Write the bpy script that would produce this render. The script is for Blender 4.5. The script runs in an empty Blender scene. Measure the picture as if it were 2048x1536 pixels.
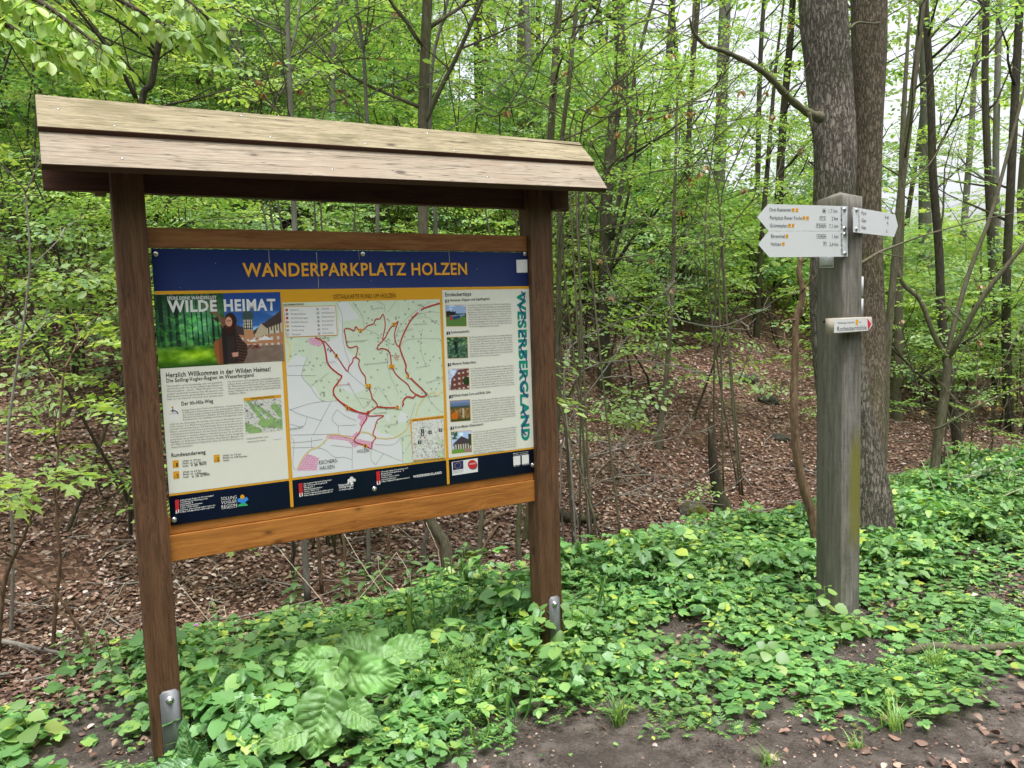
import bpy, math, random
import numpy as np
from mathutils import Vector, Matrix

# ------------------------------------------------------------------ camera, light, exposure
scene = bpy.context.scene
EYE = 1.6
FPX = 1579.77                       # focal length in pixels of the 2048 px wide photograph
MC = np.array([[9.99491718e-01, 3.18796282e-02, 0.0],
               [-2.87660629e-03, 9.01875060e-02, -9.95920649e-01],
               [-3.17495800e-02, 9.95414440e-01, 9.02333700e-02]])
cam_data = bpy.data.cameras.new('camera'); cam = bpy.data.objects.new('camera', cam_data)
scene.collection.objects.link(cam)
m4 = Matrix([list(MC[i]) + [(0, 0, EYE)[i]] for i in range(3)] + [[0, 0, 0, 1]])
cam.matrix_world = m4
cam_data.sensor_width = 36.0; cam_data.lens = FPX / 2048 * 36.0
cam_data.clip_start = 0.05; cam_data.clip_end = 1500
scene.camera = cam

SUN_EL, SUN_AZ = math.radians(74), math.radians(162)     # azimuth clockwise from +Y
world = bpy.data.worlds.new('World'); scene.world = world; world.use_nodes = True
wn = world.node_tree; wn.nodes.clear()
sky = wn.nodes.new('ShaderNodeTexSky'); sky.sky_type = 'NISHITA'; sky.sun_disc = False
sky.sun_elevation = SUN_EL; sky.sun_rotation = SUN_AZ; sky.air_density = 1.0; sky.dust_density = 5.0
hs = wn.nodes.new('ShaderNodeHueSaturation'); hs.inputs['Saturation'].default_value = 0.22
bgn = wn.nodes.new('ShaderNodeBackground'); bgn.inputs['Strength'].default_value = 0.15
wo = wn.nodes.new('ShaderNodeOutputWorld')
wn.links.new(sky.outputs[0], hs.inputs['Color']); wn.links.new(hs.outputs[0], bgn.inputs['Color'])
wn.links.new(bgn.outputs[0], wo.inputs['Surface'])
sd = bpy.data.lights.new('sun', 'SUN'); sd.energy = 1.1; sd.angle = math.radians(16); sd.color = (1.0, 0.95, 0.87)
sun = bpy.data.objects.new('sun', sd); scene.collection.objects.link(sun)
sdir = Vector((math.sin(SUN_AZ) * math.cos(SUN_EL), math.cos(SUN_AZ) * math.cos(SUN_EL), math.sin(SUN_EL)))
sun.rotation_euler = sdir.to_track_quat('Z', 'Y').to_euler(); sun.location = (-5, -5, 12)
vs = scene.view_settings
vs.view_transform = 'Standard'; vs.look = 'None'; vs.gamma = 1.0; vs.exposure = 1.25; vs.use_curve_mapping = False

# ------------------------------------------------------------------ geometry helpers
UD = np.array([0.87248555, 0.48863991, 0.0])      # along the road
ND = np.array([-0.48863991, 0.87248555, 0.0])     # away from the road
ZD = np.array([0.0, 0.0, 1.0]); EYEP = np.array([0, 0, EYE])

def W(s, t, z): return s * UD + t * ND + np.array([0, 0, z], float)
def ray(px, py): return MC @ np.array([(px - 1024) / FPX, -(py - 768) / FPX, -1.0])

class Plane:
    """vertical plane: origin o, horizontal direction d; local coords (a, z)"""
    def __init__(s, o, d):
        s.o = np.array(o, float); s.d = np.array(d, float); s.d /= np.linalg.norm(s.d)
        s.n = np.array([s.d[1], -s.d[0], 0.0])    # towards the viewer
    def loc(s, px, py):
        r = ray(px, py); k = ((s.o - EYEP) @ s.n) / (r @ s.n); p = EYEP + r * k
        return np.array([(p - s.o) @ s.d, p[2]])
    def wp(s, a, z, off=0.0): return s.o + s.d * a + np.array([0, 0, z - s.o[2]]) + s.n * off

def _h(i, j, seed):
    v = np.sin(i * 127.1 + j * 311.7 + seed * 74.7) * 43758.5453
    return v - np.floor(v)
def vnoise(x, y, seed=0):
    xi = np.floor(x); yi = np.floor(y); fx = x - xi; fy = y - yi
    fx = fx * fx * (3 - 2 * fx); fy = fy * fy * (3 - 2 * fy)
    a = _h(xi, yi, seed); b = _h(xi + 1, yi, seed); c = _h(xi, yi + 1, seed); d = _h(xi + 1, yi + 1, seed)
    return (a * (1 - fx) + b * fx) * (1 - fy) + (c * (1 - fx) + d * fx) * fy
def fbm(x, y, o=4, seed=0):
    x = np.asarray(x, float); y = np.asarray(y, float); r = 0; a = 0.5
    for k in range(o):
        r = r + a * (vnoise(x, y, seed + k * 3.1) - 0.5) * 2; x = x * 2.03 + 5.2; y = y * 2.03 + 1.7; a *= 0.5
    return r
def sstep(a, b, x):
    k = np.clip((x - a) / (b - a), 0, 1); return k * k * (3 - 2 * k)
TK = [-400, -20, -4, 2.2, 4.2, 5.2, 5.9, 9, 24, 34, 60, 400]
ZK = [-6, -0.4, -.04, 0, -.02, -.36, -.30, .95, 7.0, 8.6, 6, -20]
def hgt(x, y):
    x = np.asarray(x, float); y = np.asarray(y, float)
    s = x * UD[0] + y * UD[1]; t = x * ND[0] + y * ND[1]
    z = 0
    for o in (-.45, -.15, .15, .45): z = z + np.interp(t + o * sstep(3, 5, t), TK, ZK) * .25
    z = z * (1 - .34 * sstep(9, 18, s) * sstep(6, 9, t))
    w = sstep(4.0, 5.5, t)
    z = z + w * (.16 * fbm(x / 2.2, y / 2.2, 3, 4) + .05 * fbm(x * 1.9, y * 1.9, 3, 8))
    z = z + .018 * fbm(x * 2.3, y * 2.3, 3, 2) + .006 * fbm(x * 11, y * 11, 3, 6) * (np.abs(t) < 12)
    z = z - .018 * sstep(2.5, 2.1, t) * (t > -3) + .010 * fbm(x * 5.5, y * 5.5, 3, 12) * sstep(2.8, 2.3, t) * (np.abs(t) < 8)
    return z
def hz(x, y): return float(hgt(np.array([x]), np.array([y]))[0])
def px3(px, py, Y):
    r = ray(px, py); return EYEP + r * (Y / r[1])
def hit(px, py):
    r = ray(px, py); r = r / np.linalg.norm(r); k = 1.5
    while k < 60:
        p = EYEP + r * k
        if p[2] < hz(p[0], p[1]): return p
        k += 0.03
    return EYEP + r * 25

WM = {}
def lnk(o, parent=None, world=None):
    scene.collection.objects.link(o); world = world if world is not None else Matrix.Identity(4)
    if parent is not None:
        o.parent = parent; o.matrix_parent_inverse = WM[parent.name].inverted()
    o.matrix_basis = world; WM[o.name] = world
    return o
def tag(o, label=None, cat=None, group=None, kind=None):
    if label: o['label'] = label
    if cat: o['category'] = cat
    if group: o['group'] = group
    if kind: o['kind'] = kind
    return o
def empty(name, loc, label, cat, group=None):
    o = bpy.data.objects.new(name, None); o.empty_display_size = .1
    lnk(o, None, Matrix.Translation(Vector(loc))); return tag(o, label, cat, group)

class Geo:
    """collects numpy chunks of polygons; builds ONE mesh object"""
    def __init__(s): s.v = []; s.l = []; s.c = []; s.m = []; s.n = 0; s.cols = []
    def add(s, verts, loops, sizes, mi=0, col=None):
        verts = np.asarray(verts, float).reshape(-1, 3)
        s.v.append(verts); s.l.append(np.asarray(loops, np.int64).ravel() + s.n); sizes = np.asarray(sizes, np.int64).ravel()
        s.c.append(sizes); s.m.append(np.full(len(sizes), mi)); s.n += len(verts)
        if col is not None: s.cols.append(col)
    def poly(s, pts, mi=0): s.add(pts, range(len(pts)), [len(pts)], mi)
    def faces(s, verts, faces, mi=0):
        s.add(verts, [i for f in faces for i in f], [len(f) for f in faces], mi)
    def mesh(s, name, mats, smooth=False):
        me = bpy.data.meshes.new(name)
        if s.n == 0: return me
        V = np.concatenate(s.v); L = np.concatenate(s.l); C = np.concatenate(s.c); M_ = np.concatenate(s.m)
        me.vertices.add(len(V)); me.vertices.foreach_set('co', V.astype(np.float32).ravel())
        me.loops.add(len(L)); me.loops.foreach_set('vertex_index', L.astype(np.int32))
        me.polygons.add(len(C)); st = np.concatenate([[0], np.cumsum(C)[:-1]])
        me.polygons.foreach_set('loop_start', st.astype(np.int32)); me.polygons.foreach_set('loop_total', C.astype(np.int32))
        me.polygons.foreach_set('material_index', M_.astype(np.int32))
        if smooth: me.polygons.foreach_set('use_smooth', np.ones(len(C), bool))
        for m in (mats if isinstance(mats, (list, tuple)) else [mats]): me.materials.append(m)
        me.update(calc_edges=True)
        if s.cols:
            ca = me.color_attributes.new('Col', 'FLOAT_COLOR', 'POINT')
            cc = np.concatenate(s.cols); ca.data.foreach_set('color', cc.astype(np.float32).ravel())
        return me
    def build(s, name, mats, parent=None, world=None, smooth=False):
        me = s.mesh(name, mats, smooth); return lnk(bpy.data.objects.new(name, me), parent, world)

BOXF = [(0, 1, 3, 2), (4, 6, 7, 5), (0, 4, 5, 1), (2, 3, 7, 6), (0, 2, 6, 4), (1, 5, 7, 3)]
def box(g, c, h, mi=0):
    v = [(c[0] + sx * h[0], c[1] + sy * h[1], c[2] + sz * h[2]) for sx in (-1, 1) for sy in (-1, 1) for sz in (-1, 1)]
    g.faces(v, BOXF, mi)

def beam(name, p0, p1, depth_dir, wid, thk, mat, parent, bevel=.003, seg=2):
    """timber from p0 to p1 (centre line), thickness thk along depth_dir, width wid across; local x runs along"""
    p0 = Vector(p0); p1 = Vector(p1); x = (p1 - p0); L = x.length; x.normalize()
    y = Vector(depth_dir); y = (y - y.dot(x) * x).normalized(); z = x.cross(y)
    m = Matrix((x, y, z)).transposed().to_4x4(); m.translation = (p0 + p1) / 2
    import bmesh
    bm = bmesh.new(); bmesh.ops.create_cube(bm, size=1.0)
    for v in bm.verts: v.co = Vector((v.co.x * L, v.co.y * thk, v.co.z * wid))
    bmesh.ops.bevel(bm, geom=bm.edges[:], offset=bevel, segments=seg, profile=.6, affect='EDGES')
    me = bpy.data.meshes.new(name); bm.to_mesh(me); bm.free(); me.materials.append(mat)
    return lnk(bpy.data.objects.new(name, me), parent, m)

def tube(g, pts, rad, sides=6, mi=0, caps=True):
    P = np.asarray(pts, float); n = len(P); R = np.asarray(rad, float) * np.ones(n)
    T = np.gradient(P, axis=0); T /= (np.linalg.norm(T, axis=1)[:, None] + 1e-12)
    a = np.array([0.31, 0.17, 0.93]) if abs(T[0][2]) < .8 else np.array([1., .13, .05])
    A = np.cross(T, a); A /= (np.linalg.norm(A, axis=1)[:, None] + 1e-12); B = np.cross(T, A)
    th = np.linspace(0, 2 * math.pi, sides, endpoint=False)
    V = (P[:, None, :] + R[:, None, None] * (np.cos(th)[None, :, None] * A[:, None, :] + np.sin(th)[None, :, None] * B[:, None, :])).reshape(-1, 3)
    i = np.arange(n - 1)[:, None] * sides; j = np.arange(sides)[None, :]; j2 = (j + 1) % sides
    Q = np.stack([i + j, i + j2, i + sides + j2, i + sides + j], -1).reshape(-1)
    lo = list(Q); sz = [4] * ((n - 1) * sides)
    if caps:
        lo += list(range(sides))[::-1] + [(n - 1) * sides + k for k in range(sides)]; sz += [sides, sides]
    g.add(V, lo, sz, mi)

def smooth_line(pts, rad, k=4):
    """Catmull-Rom resample"""
    P = np.asarray(pts, float); R = np.asarray(rad, float); n = len(P)
    if n < 3: return P, R
    Q = np.vstack([2 * P[0] - P[1], P, 2 * P[-1] - P[-2]]); out = []; rr = []
    for i in range(n - 1):
        a, b, c, d = Q[i:i + 4]
        for u in np.linspace(0, 1, k, endpoint=False):
            out.append(.5 * ((2 * b) + (-a + c) * u + (2 * a - 5 * b + 4 * c - d) * u * u + (-a + 3 * b - 3 * c + d) * u ** 3))
            rr.append(R[i] * (1 - u) + R[i + 1] * u)
    out.append(P[-1]); rr.append(R[-1]); return np.array(out), np.array(rr)

def inst(g, tmpl, O, R, S, mi=0):
    """put K rotated, scaled copies of a template (verts, loops, sizes) into Geo g"""
    V, Lo, Sz = tmpl; K = len(O)
    if K == 0: return
    S = np.asarray(S, float); S = S[:, None] * np.ones(3) if S.ndim == 1 else S
    VV = np.einsum('kij,kmj->kmi', R, V[None] * S[:, None, :]) + O[:, None, :]
    LL = Lo[None] + (np.arange(K) * len(V))[:, None]
    g.add(VV.reshape(-1, 3), LL.ravel(), np.tile(Sz, K), mi)
def frames(D, Nn):
    """columns: x across, y along D, z near Nn"""
    D = D / (np.linalg.norm(D, axis=1)[:, None] + 1e-9); X = np.cross(D, Nn); X /= (np.linalg.norm(X, axis=1)[:, None] + 1e-9)
    Z = np.cross(X, D); return np.stack([X, D, Z], -1)
def mk(verts, faces):
    return (np.array(verts, float), np.array([i for f in faces for i in f]), np.array([len(f) for f in faces]))

# ------------------------------------------------------------------ materials
def S2L(c): return tuple(((v / 255 + .055) / 1.055) ** 2.4 if v > 10 else v / 255 / 12.92 for v in c) + (1,)
def newmat(name):
    m = bpy.data.materials.new(name); m.use_nodes = True; m.node_tree.nodes.clear(); return m, m.node_tree
def nd(nt, typ, ins=None, **at):
    n = nt.nodes.new(typ)
    for k, v in at.items(): setattr(n, k, v)
    for k, v in (ins or {}).items():
        if isinstance(v, bpy.types.NodeSocket): nt.links.new(v, n.inputs[k])
        else: n.inputs[k].default_value = v
    return n
def ramp(nt, fac, stops, interp='LINEAR'):
    n = nt.nodes.new('ShaderNodeValToRGB'); n.color_ramp.interpolation = interp
    while len(n.color_ramp.elements) < len(stops): n.color_ramp.elements.new(.5)
    for e, (p, c) in zip(n.color_ramp.elements, stops): e.position = p; e.color = c if len(c) == 4 else tuple(c) + (1,)
    nt.links.new(fac, n.inputs[0]); return n.outputs[0]
def mixc(nt, f, a, b, mode='MIX'):
    n = nt.nodes.new('ShaderNodeMix'); n.data_type = 'RGBA'; n.blend_type = mode
    for k, v in ((0, f), (6, a), (7, b)):
        if isinstance(v, bpy.types.NodeSocket): nt.links.new(v, n.inputs[k])
        else: n.inputs[k].default_value = v
    return n.outputs[2]
def mth(nt, op, a, b=0.0, c=0.0):
    n = nt.nodes.new('ShaderNodeMath'); n.operation = op
    for k, v in ((0, a), (1, b), (2, c)):
        if isinstance(v, bpy.types.NodeSocket): nt.links.new(v, n.inputs[k])
        else: n.inputs[k].default_value = v
    return n.outputs[0]
def out(nt, sh):
    o = nt.nodes.new('ShaderNodeOutputMaterial'); nt.links.new(sh, o.inputs['Surface'])
def bsdf(nt, col, rough=.7, spec=.3, bump=None, bs=.3, dist=.01, metal=0.0):
    p = nd(nt, 'ShaderNodeBsdfPrincipled', {'Base Color': col, 'Roughness': rough, 'Specular IOR Level': spec, 'Metallic': metal})
    if bump is not None:
        b = nd(nt, 'ShaderNodeBump', {'Height': bump, 'Strength': bs, 'Distance': dist}); nt.links.new(b.outputs[0], p.inputs['Normal'])
    return p.outputs[0]
def coord(nt, scale=(1, 1, 1), which='Object'):
    t = nt.nodes.new('ShaderNodeTexCoord'); return nd(nt, 'ShaderNodeMapping', {'Vector': t.outputs[which], 'Scale': scale}).outputs[0]
def noise(nt, v, sc, det=4, rough=.6, dist=0.0):
    return nd(nt, 'ShaderNodeTexNoise', {'Vector': v, 'Scale': sc, 'Detail': det, 'Roughness': rough, 'Distortion': dist}).outputs[0]

def flat(name, rgb, rough=.55, spec=.3, metal=0.0, var=.06):
    m, nt = newmat(name); c = coord(nt); f = noise(nt, c, 35, 3)
    a = S2L(rgb); col = mixc(nt, f, tuple(v * (1 - var) for v in a[:3]) + (1,), tuple(min(1, v * (1 + var)) for v in a[:3]) + (1,))
    out(nt, bsdf(nt, col, rough, spec, metal=metal)); return m

def wood(name, dark, mid, light, scale=1.0, rough=.6, knots=True, crack=0.0, patch=None, spec=.25, sat=1.0):
    """timber with the grain along local x"""
    m, nt = newmat(name)
    c = coord(nt, (1.3 * scale, 38 * scale, 38 * scale)); cw = coord(nt, (1, 1, 1))
    warp = noise(nt, coord(nt, (1.5, 7, 7)), 1.0, 2)
    cv = nd(nt, 'ShaderNodeVectorMath', {0: c, 1: nd(nt, 'ShaderNodeCombineXYZ', {'Y': mth(nt, 'MULTIPLY', warp, 5.0), 'Z': mth(nt, 'MULTIPLY', warp, 4.0)}).outputs[0]}, operation='ADD').outputs[0]
    g1 = noise(nt, cv, 1.0, 5, .65); g2 = noise(nt, cv, 4.0, 6, .8)
    f = mth(nt, 'ADD', mth(nt, 'MULTIPLY', g1, .55), mth(nt, 'MULTIPLY', g2, .5))
    col = ramp(nt, f, [(.40, dark), (.53, mid), (.66, light)])
    big = noise(nt, coord(nt, (.9, 3, 3)), 2.0, 3)
    col = mixc(nt, ramp(nt, big, [(.35, (0, 0, 0)), (.7, (1, 1, 1))]), col, mixc(nt, .5, col, light))
    if knots:
        v = nd(nt, 'ShaderNodeTexVoronoi', {'Vector': coord(nt, (4.2, 9.0, 9.0)), 'Scale': 1.0}, voronoi_dimensions='3D')
        kf = ramp(nt, v.outputs['Distance'], [(.07, (1, 1, 1)), (.10, (.35, .35, .35)), (.16, (0, 0, 0))])
        col = mixc(nt, mth(nt, 'MULTIPLY', kf, .75), col, tuple(q * .35 for q in dark[:3]) + (1,))
    if patch is not None:
        pn = noise(nt, coord(nt, (2.2, 9, 9)), 1.4, 6, .72)
        col = mixc(nt, mth(nt, 'MULTIPLY', ramp(nt, pn, [(.5, (0, 0, 0)), (.6, (1, 1, 1))]), .7), col, patch)
    if crack:
        cr = noise(nt, coord(nt, (.8, 30, 30)), 2.0, 2, .5)
        cf = ramp(nt, cr, [(.485, (0, 0, 0)), (.5, (1, 1, 1)), (.515, (0, 0, 0))])
        col = mixc(nt, mth(nt, 'MULTIPLY', cf, crack), col, (.02, .014, .01, 1))
    out(nt, bsdf(nt, col, rough, spec, bump=f, bs=.35, dist=.004)); return m

M = {}
M['post'] = wood('brown_stained_wood', (.032, .015, .008, 1), (.082, .040, .021, 1), (.14, .075, .041, 1), scale=1.3, crack=.6, rough=.55)
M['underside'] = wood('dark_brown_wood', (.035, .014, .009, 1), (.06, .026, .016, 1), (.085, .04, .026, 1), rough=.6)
M['rail'] = wood('orange_brown_wood', (.17, .06, .014, 1), (.31, .118, .026, 1), (.42, .18, .045, 1), rough=.45)
M['toprail'] = wood('red_brown_wood', (.13, .046, .017, 1), (.22, .088, .033, 1), (.31, .14, .058, 1), rough=.45)
M['roof'] = wood('weathered_board', (.12, .098, .056, 1), (.245, .205, .128, 1), (.37, .32, .215, 1), scale=2.6, rough=.8, crack=.8, patch=(.16, .14, .075, 1))
M['roof2'] = wood('weathered_pinkish_board', (.13, .105, .075, 1), (.26, .215, .16, 1), (.38, .33, .265, 1), scale=2.6, rough=.8, crack=.8, patch=(.29, .225, .17, 1))

def grey_post():
    m, nt = newmat('grey_weathered_post')
    c = coord(nt, (45, 45, 5)); f = noise(nt, c, 1, 6, .75)
    saw = noise(nt, coord(nt, (7, 7, 110)), 1, 5, .75); big = noise(nt, coord(nt, (5, 5, 1.6)), 1, 4, .6)
    col = ramp(nt, mth(nt, 'ADD', mth(nt, 'MULTIPLY', f, .85), mth(nt, 'MULTIPLY', saw, .15)),
               [(.36, (.08, .075, .07)), (.5, (.18, .17, .158)), (.66, (.29, .28, .262))])
    col = mixc(nt, ramp(nt, big, [(.4, (0, 0, 0)), (.62, (.75, .75, .75))]), col, mixc(nt, .6, col, (.085, .08, .05, 1)))
    g = nt.nodes.new('ShaderNodeNewGeometry'); sp = nd(nt, 'ShaderNodeSeparateXYZ', {'Vector': nt.nodes.new('ShaderNodeTexCoord').outputs['Object']})
    z = sp.outputs['Z']; x = sp.outputs['X']
    # algae on the edge side of the road face, between knee and hip height
    zz = mth(nt, 'MULTIPLY', ramp(nt, z, [(.34, (0, 0, 0)), (.46, (1, 1, 1)), (.85, (1, 1, 1)), (1.0, (0, 0, 0))]),
             ramp(nt, mth(nt, 'ADD', x, mth(nt, 'MULTIPLY', mth(nt, 'SUBTRACT', big, .5), .12)), [(.04, (0, 0, 0)), (.085, (1, 1, 1))]))
    col = mixc(nt, mth(nt, 'MULTIPLY', zz, .8), col, (.17, .165, .025, 1))
    nn = nd(nt, 'ShaderNodeSeparateXYZ', {'Vector': nt.nodes.new('ShaderNodeTexCoord').outputs['Normal']}).outputs['X']   # left face, algae-tinted, also painted darker to stand for its weaker light
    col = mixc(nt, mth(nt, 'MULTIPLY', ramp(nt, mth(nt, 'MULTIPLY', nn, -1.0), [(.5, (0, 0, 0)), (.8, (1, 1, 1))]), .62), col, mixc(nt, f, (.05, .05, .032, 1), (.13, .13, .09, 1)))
    out(nt, bsdf(nt, col, .8, .2, bump=mth(nt, 'ADD', f, mth(nt, 'MULTIPLY', saw, .4)), bs=.4, dist=.003)); return m
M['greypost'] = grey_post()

def bark(name, dark, mid, light, sx=1.0, plates=True, moss=0.0, bs=.8, dist=.02):
    m, nt = newmat(name)
    c = coord(nt, (13 * sx, 13 * sx, 3.4 * sx))
    n1 = noise(nt, c, 3.0, 6, .7, .4); n2 = noise(nt, coord(nt, (2, 2, 1)), 2.0, 3)
    if plates:
        cd = nd(nt, 'ShaderNodeVectorMath', {0: c, 1: nd(nt, 'ShaderNodeTexNoise', {'Vector': c, 'Scale': 2.6, 'Detail': 6.0, 'Roughness': .7}).outputs['Color']}, operation='ADD').outputs[0]
        v = nd(nt, 'ShaderNodeTexVoronoi', {'Vector': cd, 'Scale': 3.2}, feature='DISTANCE_TO_EDGE').outputs[0]
        e = ramp(nt, v, [(.0, (0, 0, 0)), (.16, (1, 1, 1))]); h = mth(nt, 'ADD', mth(nt, 'MULTIPLY', e, .6), mth(nt, 'MULTIPLY', n1, .6))
    else: h = n1
    col = ramp(nt, h, [(.22, dark), (.46, mid), (.95, light)] if plates else [(.3, dark), (.5, mid), (.7, light)])
    col = mixc(nt, ramp(nt, n2, [(.35, (0, 0, 0)), (.65, (.5, .5, .5))]), col, tuple(q * .55 for q in mid[:3]) + (1,))
    if moss:
        mn = noise(nt, coord(nt, (1.2, 1.2, .8)), 2.4, 5, .65)
        col = mixc(nt, mth(nt, 'MULTIPLY', ramp(nt, mn, [(.5, (0, 0, 0)), (.62, (1, 1, 1))]), moss), col, (.075, .10, .02, 1))
    out(nt, bsdf(nt, col, .85, .15, bump=h, bs=bs, dist=dist)); return m
M['barkA'] = bark('rough_grey_bark', (.025, .022, .019, 1), (.15, .132, .108, 1), (.30, .27, .228, 1), 1.1, moss=.3, dist=.05)
M['barkB'] = bark('furrowed_brown_bark', (.03, .024, .018, 1), (.14, .112, .080, 1), (.24, .20, .15, 1), 1.5, plates=True, moss=.35)
M['bark_grey'] = bark('smooth_grey_bark', (.11, .105, .09, 1), (.17, .165, .14, 1), (.23, .225, .195, 1), .7, plates=False, moss=.25, bs=.2)
M['bark_olive'] = bark('olive_bark', (.06, .055, .035, 1), (.13, .118, .08, 1), (.20, .185, .135, 1), 1.5, plates=False, moss=.4, bs=.3)
M['bark_dark'] = bark('dark_bark', (.022, .019, .014, 1), (.058, .050, .036, 1), (.11, .10, .075, 1), 1.5, plates=False, moss=.35, bs=.4)
M['twig'] = bark('twig_bark', (.025, .02, .014, 1), (.06, .05, .035, 1), (.12, .10, .075, 1), 2, plates=False, bs=.1)
M['twig_grey'] = bark('pale_twig_bark', (.14, .125, .105, 1), (.24, .22, .19, 1), (.36, .33, .29, 1), 2, plates=False, bs=.1)
M['dead'] = bark('dead_brown_wood', (.06, .035, .02, 1), (.17, .11, .07, 1), (.30, .22, .15, 1), 1.5, plates=False, bs=.5)
M['straw'] = flat('dry_straw', (205, 190, 170), .8, .1, var=.2)

def leafmat(name, stops, trans=.45, tcol=(1.25, 1.2, .7), rough=.5, clump=.8, veins=False, gloss=.05):
    m, nt = newmat(name)
    g = nt.nodes.new('ShaderNodeNewGeometry')
    col = ramp(nt, g.outputs['Random Per Island'], stops)
    n = noise(nt, coord(nt, (1, 1, 1)), clump, 3)
    hsv = nd(nt, 'ShaderNodeHueSaturation', {'Color': col, 'Value': nd(nt, 'ShaderNodeMapRange', {'Value': n, 1: .3, 2: .7, 3: .68, 4: 1.3}).outputs[0],
             'Hue': nd(nt, 'ShaderNodeMapRange', {'Value': noise(nt, coord(nt), clump * .6, 2), 1: .3, 2: .7, 3: .488, 4: .512}).outputs[0]})
    col = hsv.outputs[0]
    b = None
    if veins:
        vn = noise(nt, coord(nt), 60, 3, .6); bn = nd(nt, 'ShaderNodeBump', {'Height': vn, 'Strength': .5, 'Distance': .004}); b = bn.outputs[0]
        col = mixc(nt, mth(nt, 'MULTIPLY', vn, .35), col, mixc(nt, .5, col, (.25, .32, .12, 1)))
    d = nd(nt, 'ShaderNodeBsdfDiffuse', {'Color': col}); tc = mixc(nt, 1.0, col, tuple(tcol) + (1,), 'MULTIPLY')
    t = nd(nt, 'ShaderNodeBsdfTranslucent', {'Color': tc}); gl = nd(nt, 'ShaderNodeBsdfGlossy', {'Color': (.9, .95, 1, 1), 'Roughness': rough})
    if b is not None: nt.links.new(b, d.inputs['Normal']); nt.links.new(b, gl.inputs['Normal'])
    mx = nd(nt, 'ShaderNodeMixShader', {0: trans, 1: d.outputs[0], 2: t.outputs[0]})
    mx2 = nd(nt, 'ShaderNodeMixShader', {0: gloss, 1: mx.outputs[0], 2: gl.outputs[0]})
    out(nt, mx2.outputs[0]); return m
G = lambda r, g, b: (r, g, b, 1)
M['leaf'] = leafmat('spring_leaf', [(0, G(.15, .29, .07)), (.4, G(.21, .38, .09)), (.75, G(.28, .46, .115)), (1, G(.40, .53, .15))], .52)
M['leaf_yellow'] = leafmat('yellow_green_leaf', [(0, G(.24, .39, .08)), (.6, G(.33, .50, .11)), (1, G(.46, .57, .16))], .55)
M['leaf_deep'] = leafmat('deep_green_leaf', [(0, G(.09, .21, .065)), (.5, G(.145, .30, .095)), (1, G(.21, .38, .12))], .5)
M['leaf_cover'] = leafmat('ground_elder_leaf', [(0, G(.07, .18, .055)), (.35, G(.12, .29, .085)), (.7, G(.18, .38, .12)), (.9, G(.27, .47, .12)), (1, G(.45, .55, .08))], .34, (1.2, 1.2, .6), .42, 2.2, veins=True, gloss=.035)
M['leaf_big'] = leafmat('burdock_leaf', [(0, G(.105, .235, .06)), (1, G(.15, .30, .075))], .06, (1.2, 1.2, .5), .5, 5, veins=False, gloss=.04)
M['leaf_dock'] = leafmat('dock_leaf', [(0, G(.06, .19, .06)), (1, G(.09, .25, .075))], .2, (1.2, 1.2, .5), .4, 6, veins=True, gloss=.07)
M['leaf_young'] = leafmat('young_reddish_leaf', [(0, G(.25, .14, .06)), (.5, G(.38, .26, .12)), (1, G(.42, .36, .14))], .4, (1.1, .9, .6))
M['litter'] = leafmat('dead_leaf', [(0, G(.045, .025, .018)), (.3, G(.135, .075, .052)), (.65, G(.25, .15, .108)), (.88, G(.37, .265, .205)), (1, G(.58, .50, .45))], .08, (1, .8, .6), .6, 1.2, gloss=.03)
M['stem'] = flat('green_stem', (95, 125, 60), .6, .3, var=.2)
M['petal'] = flat('yellow_petal', (240, 205, 30), .6); M['pink'] = flat('pink_petal', (190, 90, 190), .6)
M['steel'] = flat('galvanised_steel', (118, 120, 124), .55, .4, metal=.5, var=.2)
M['bolt'] = flat('bolt_steel', (190, 190, 190), .25, .5, metal=.9)

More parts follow.
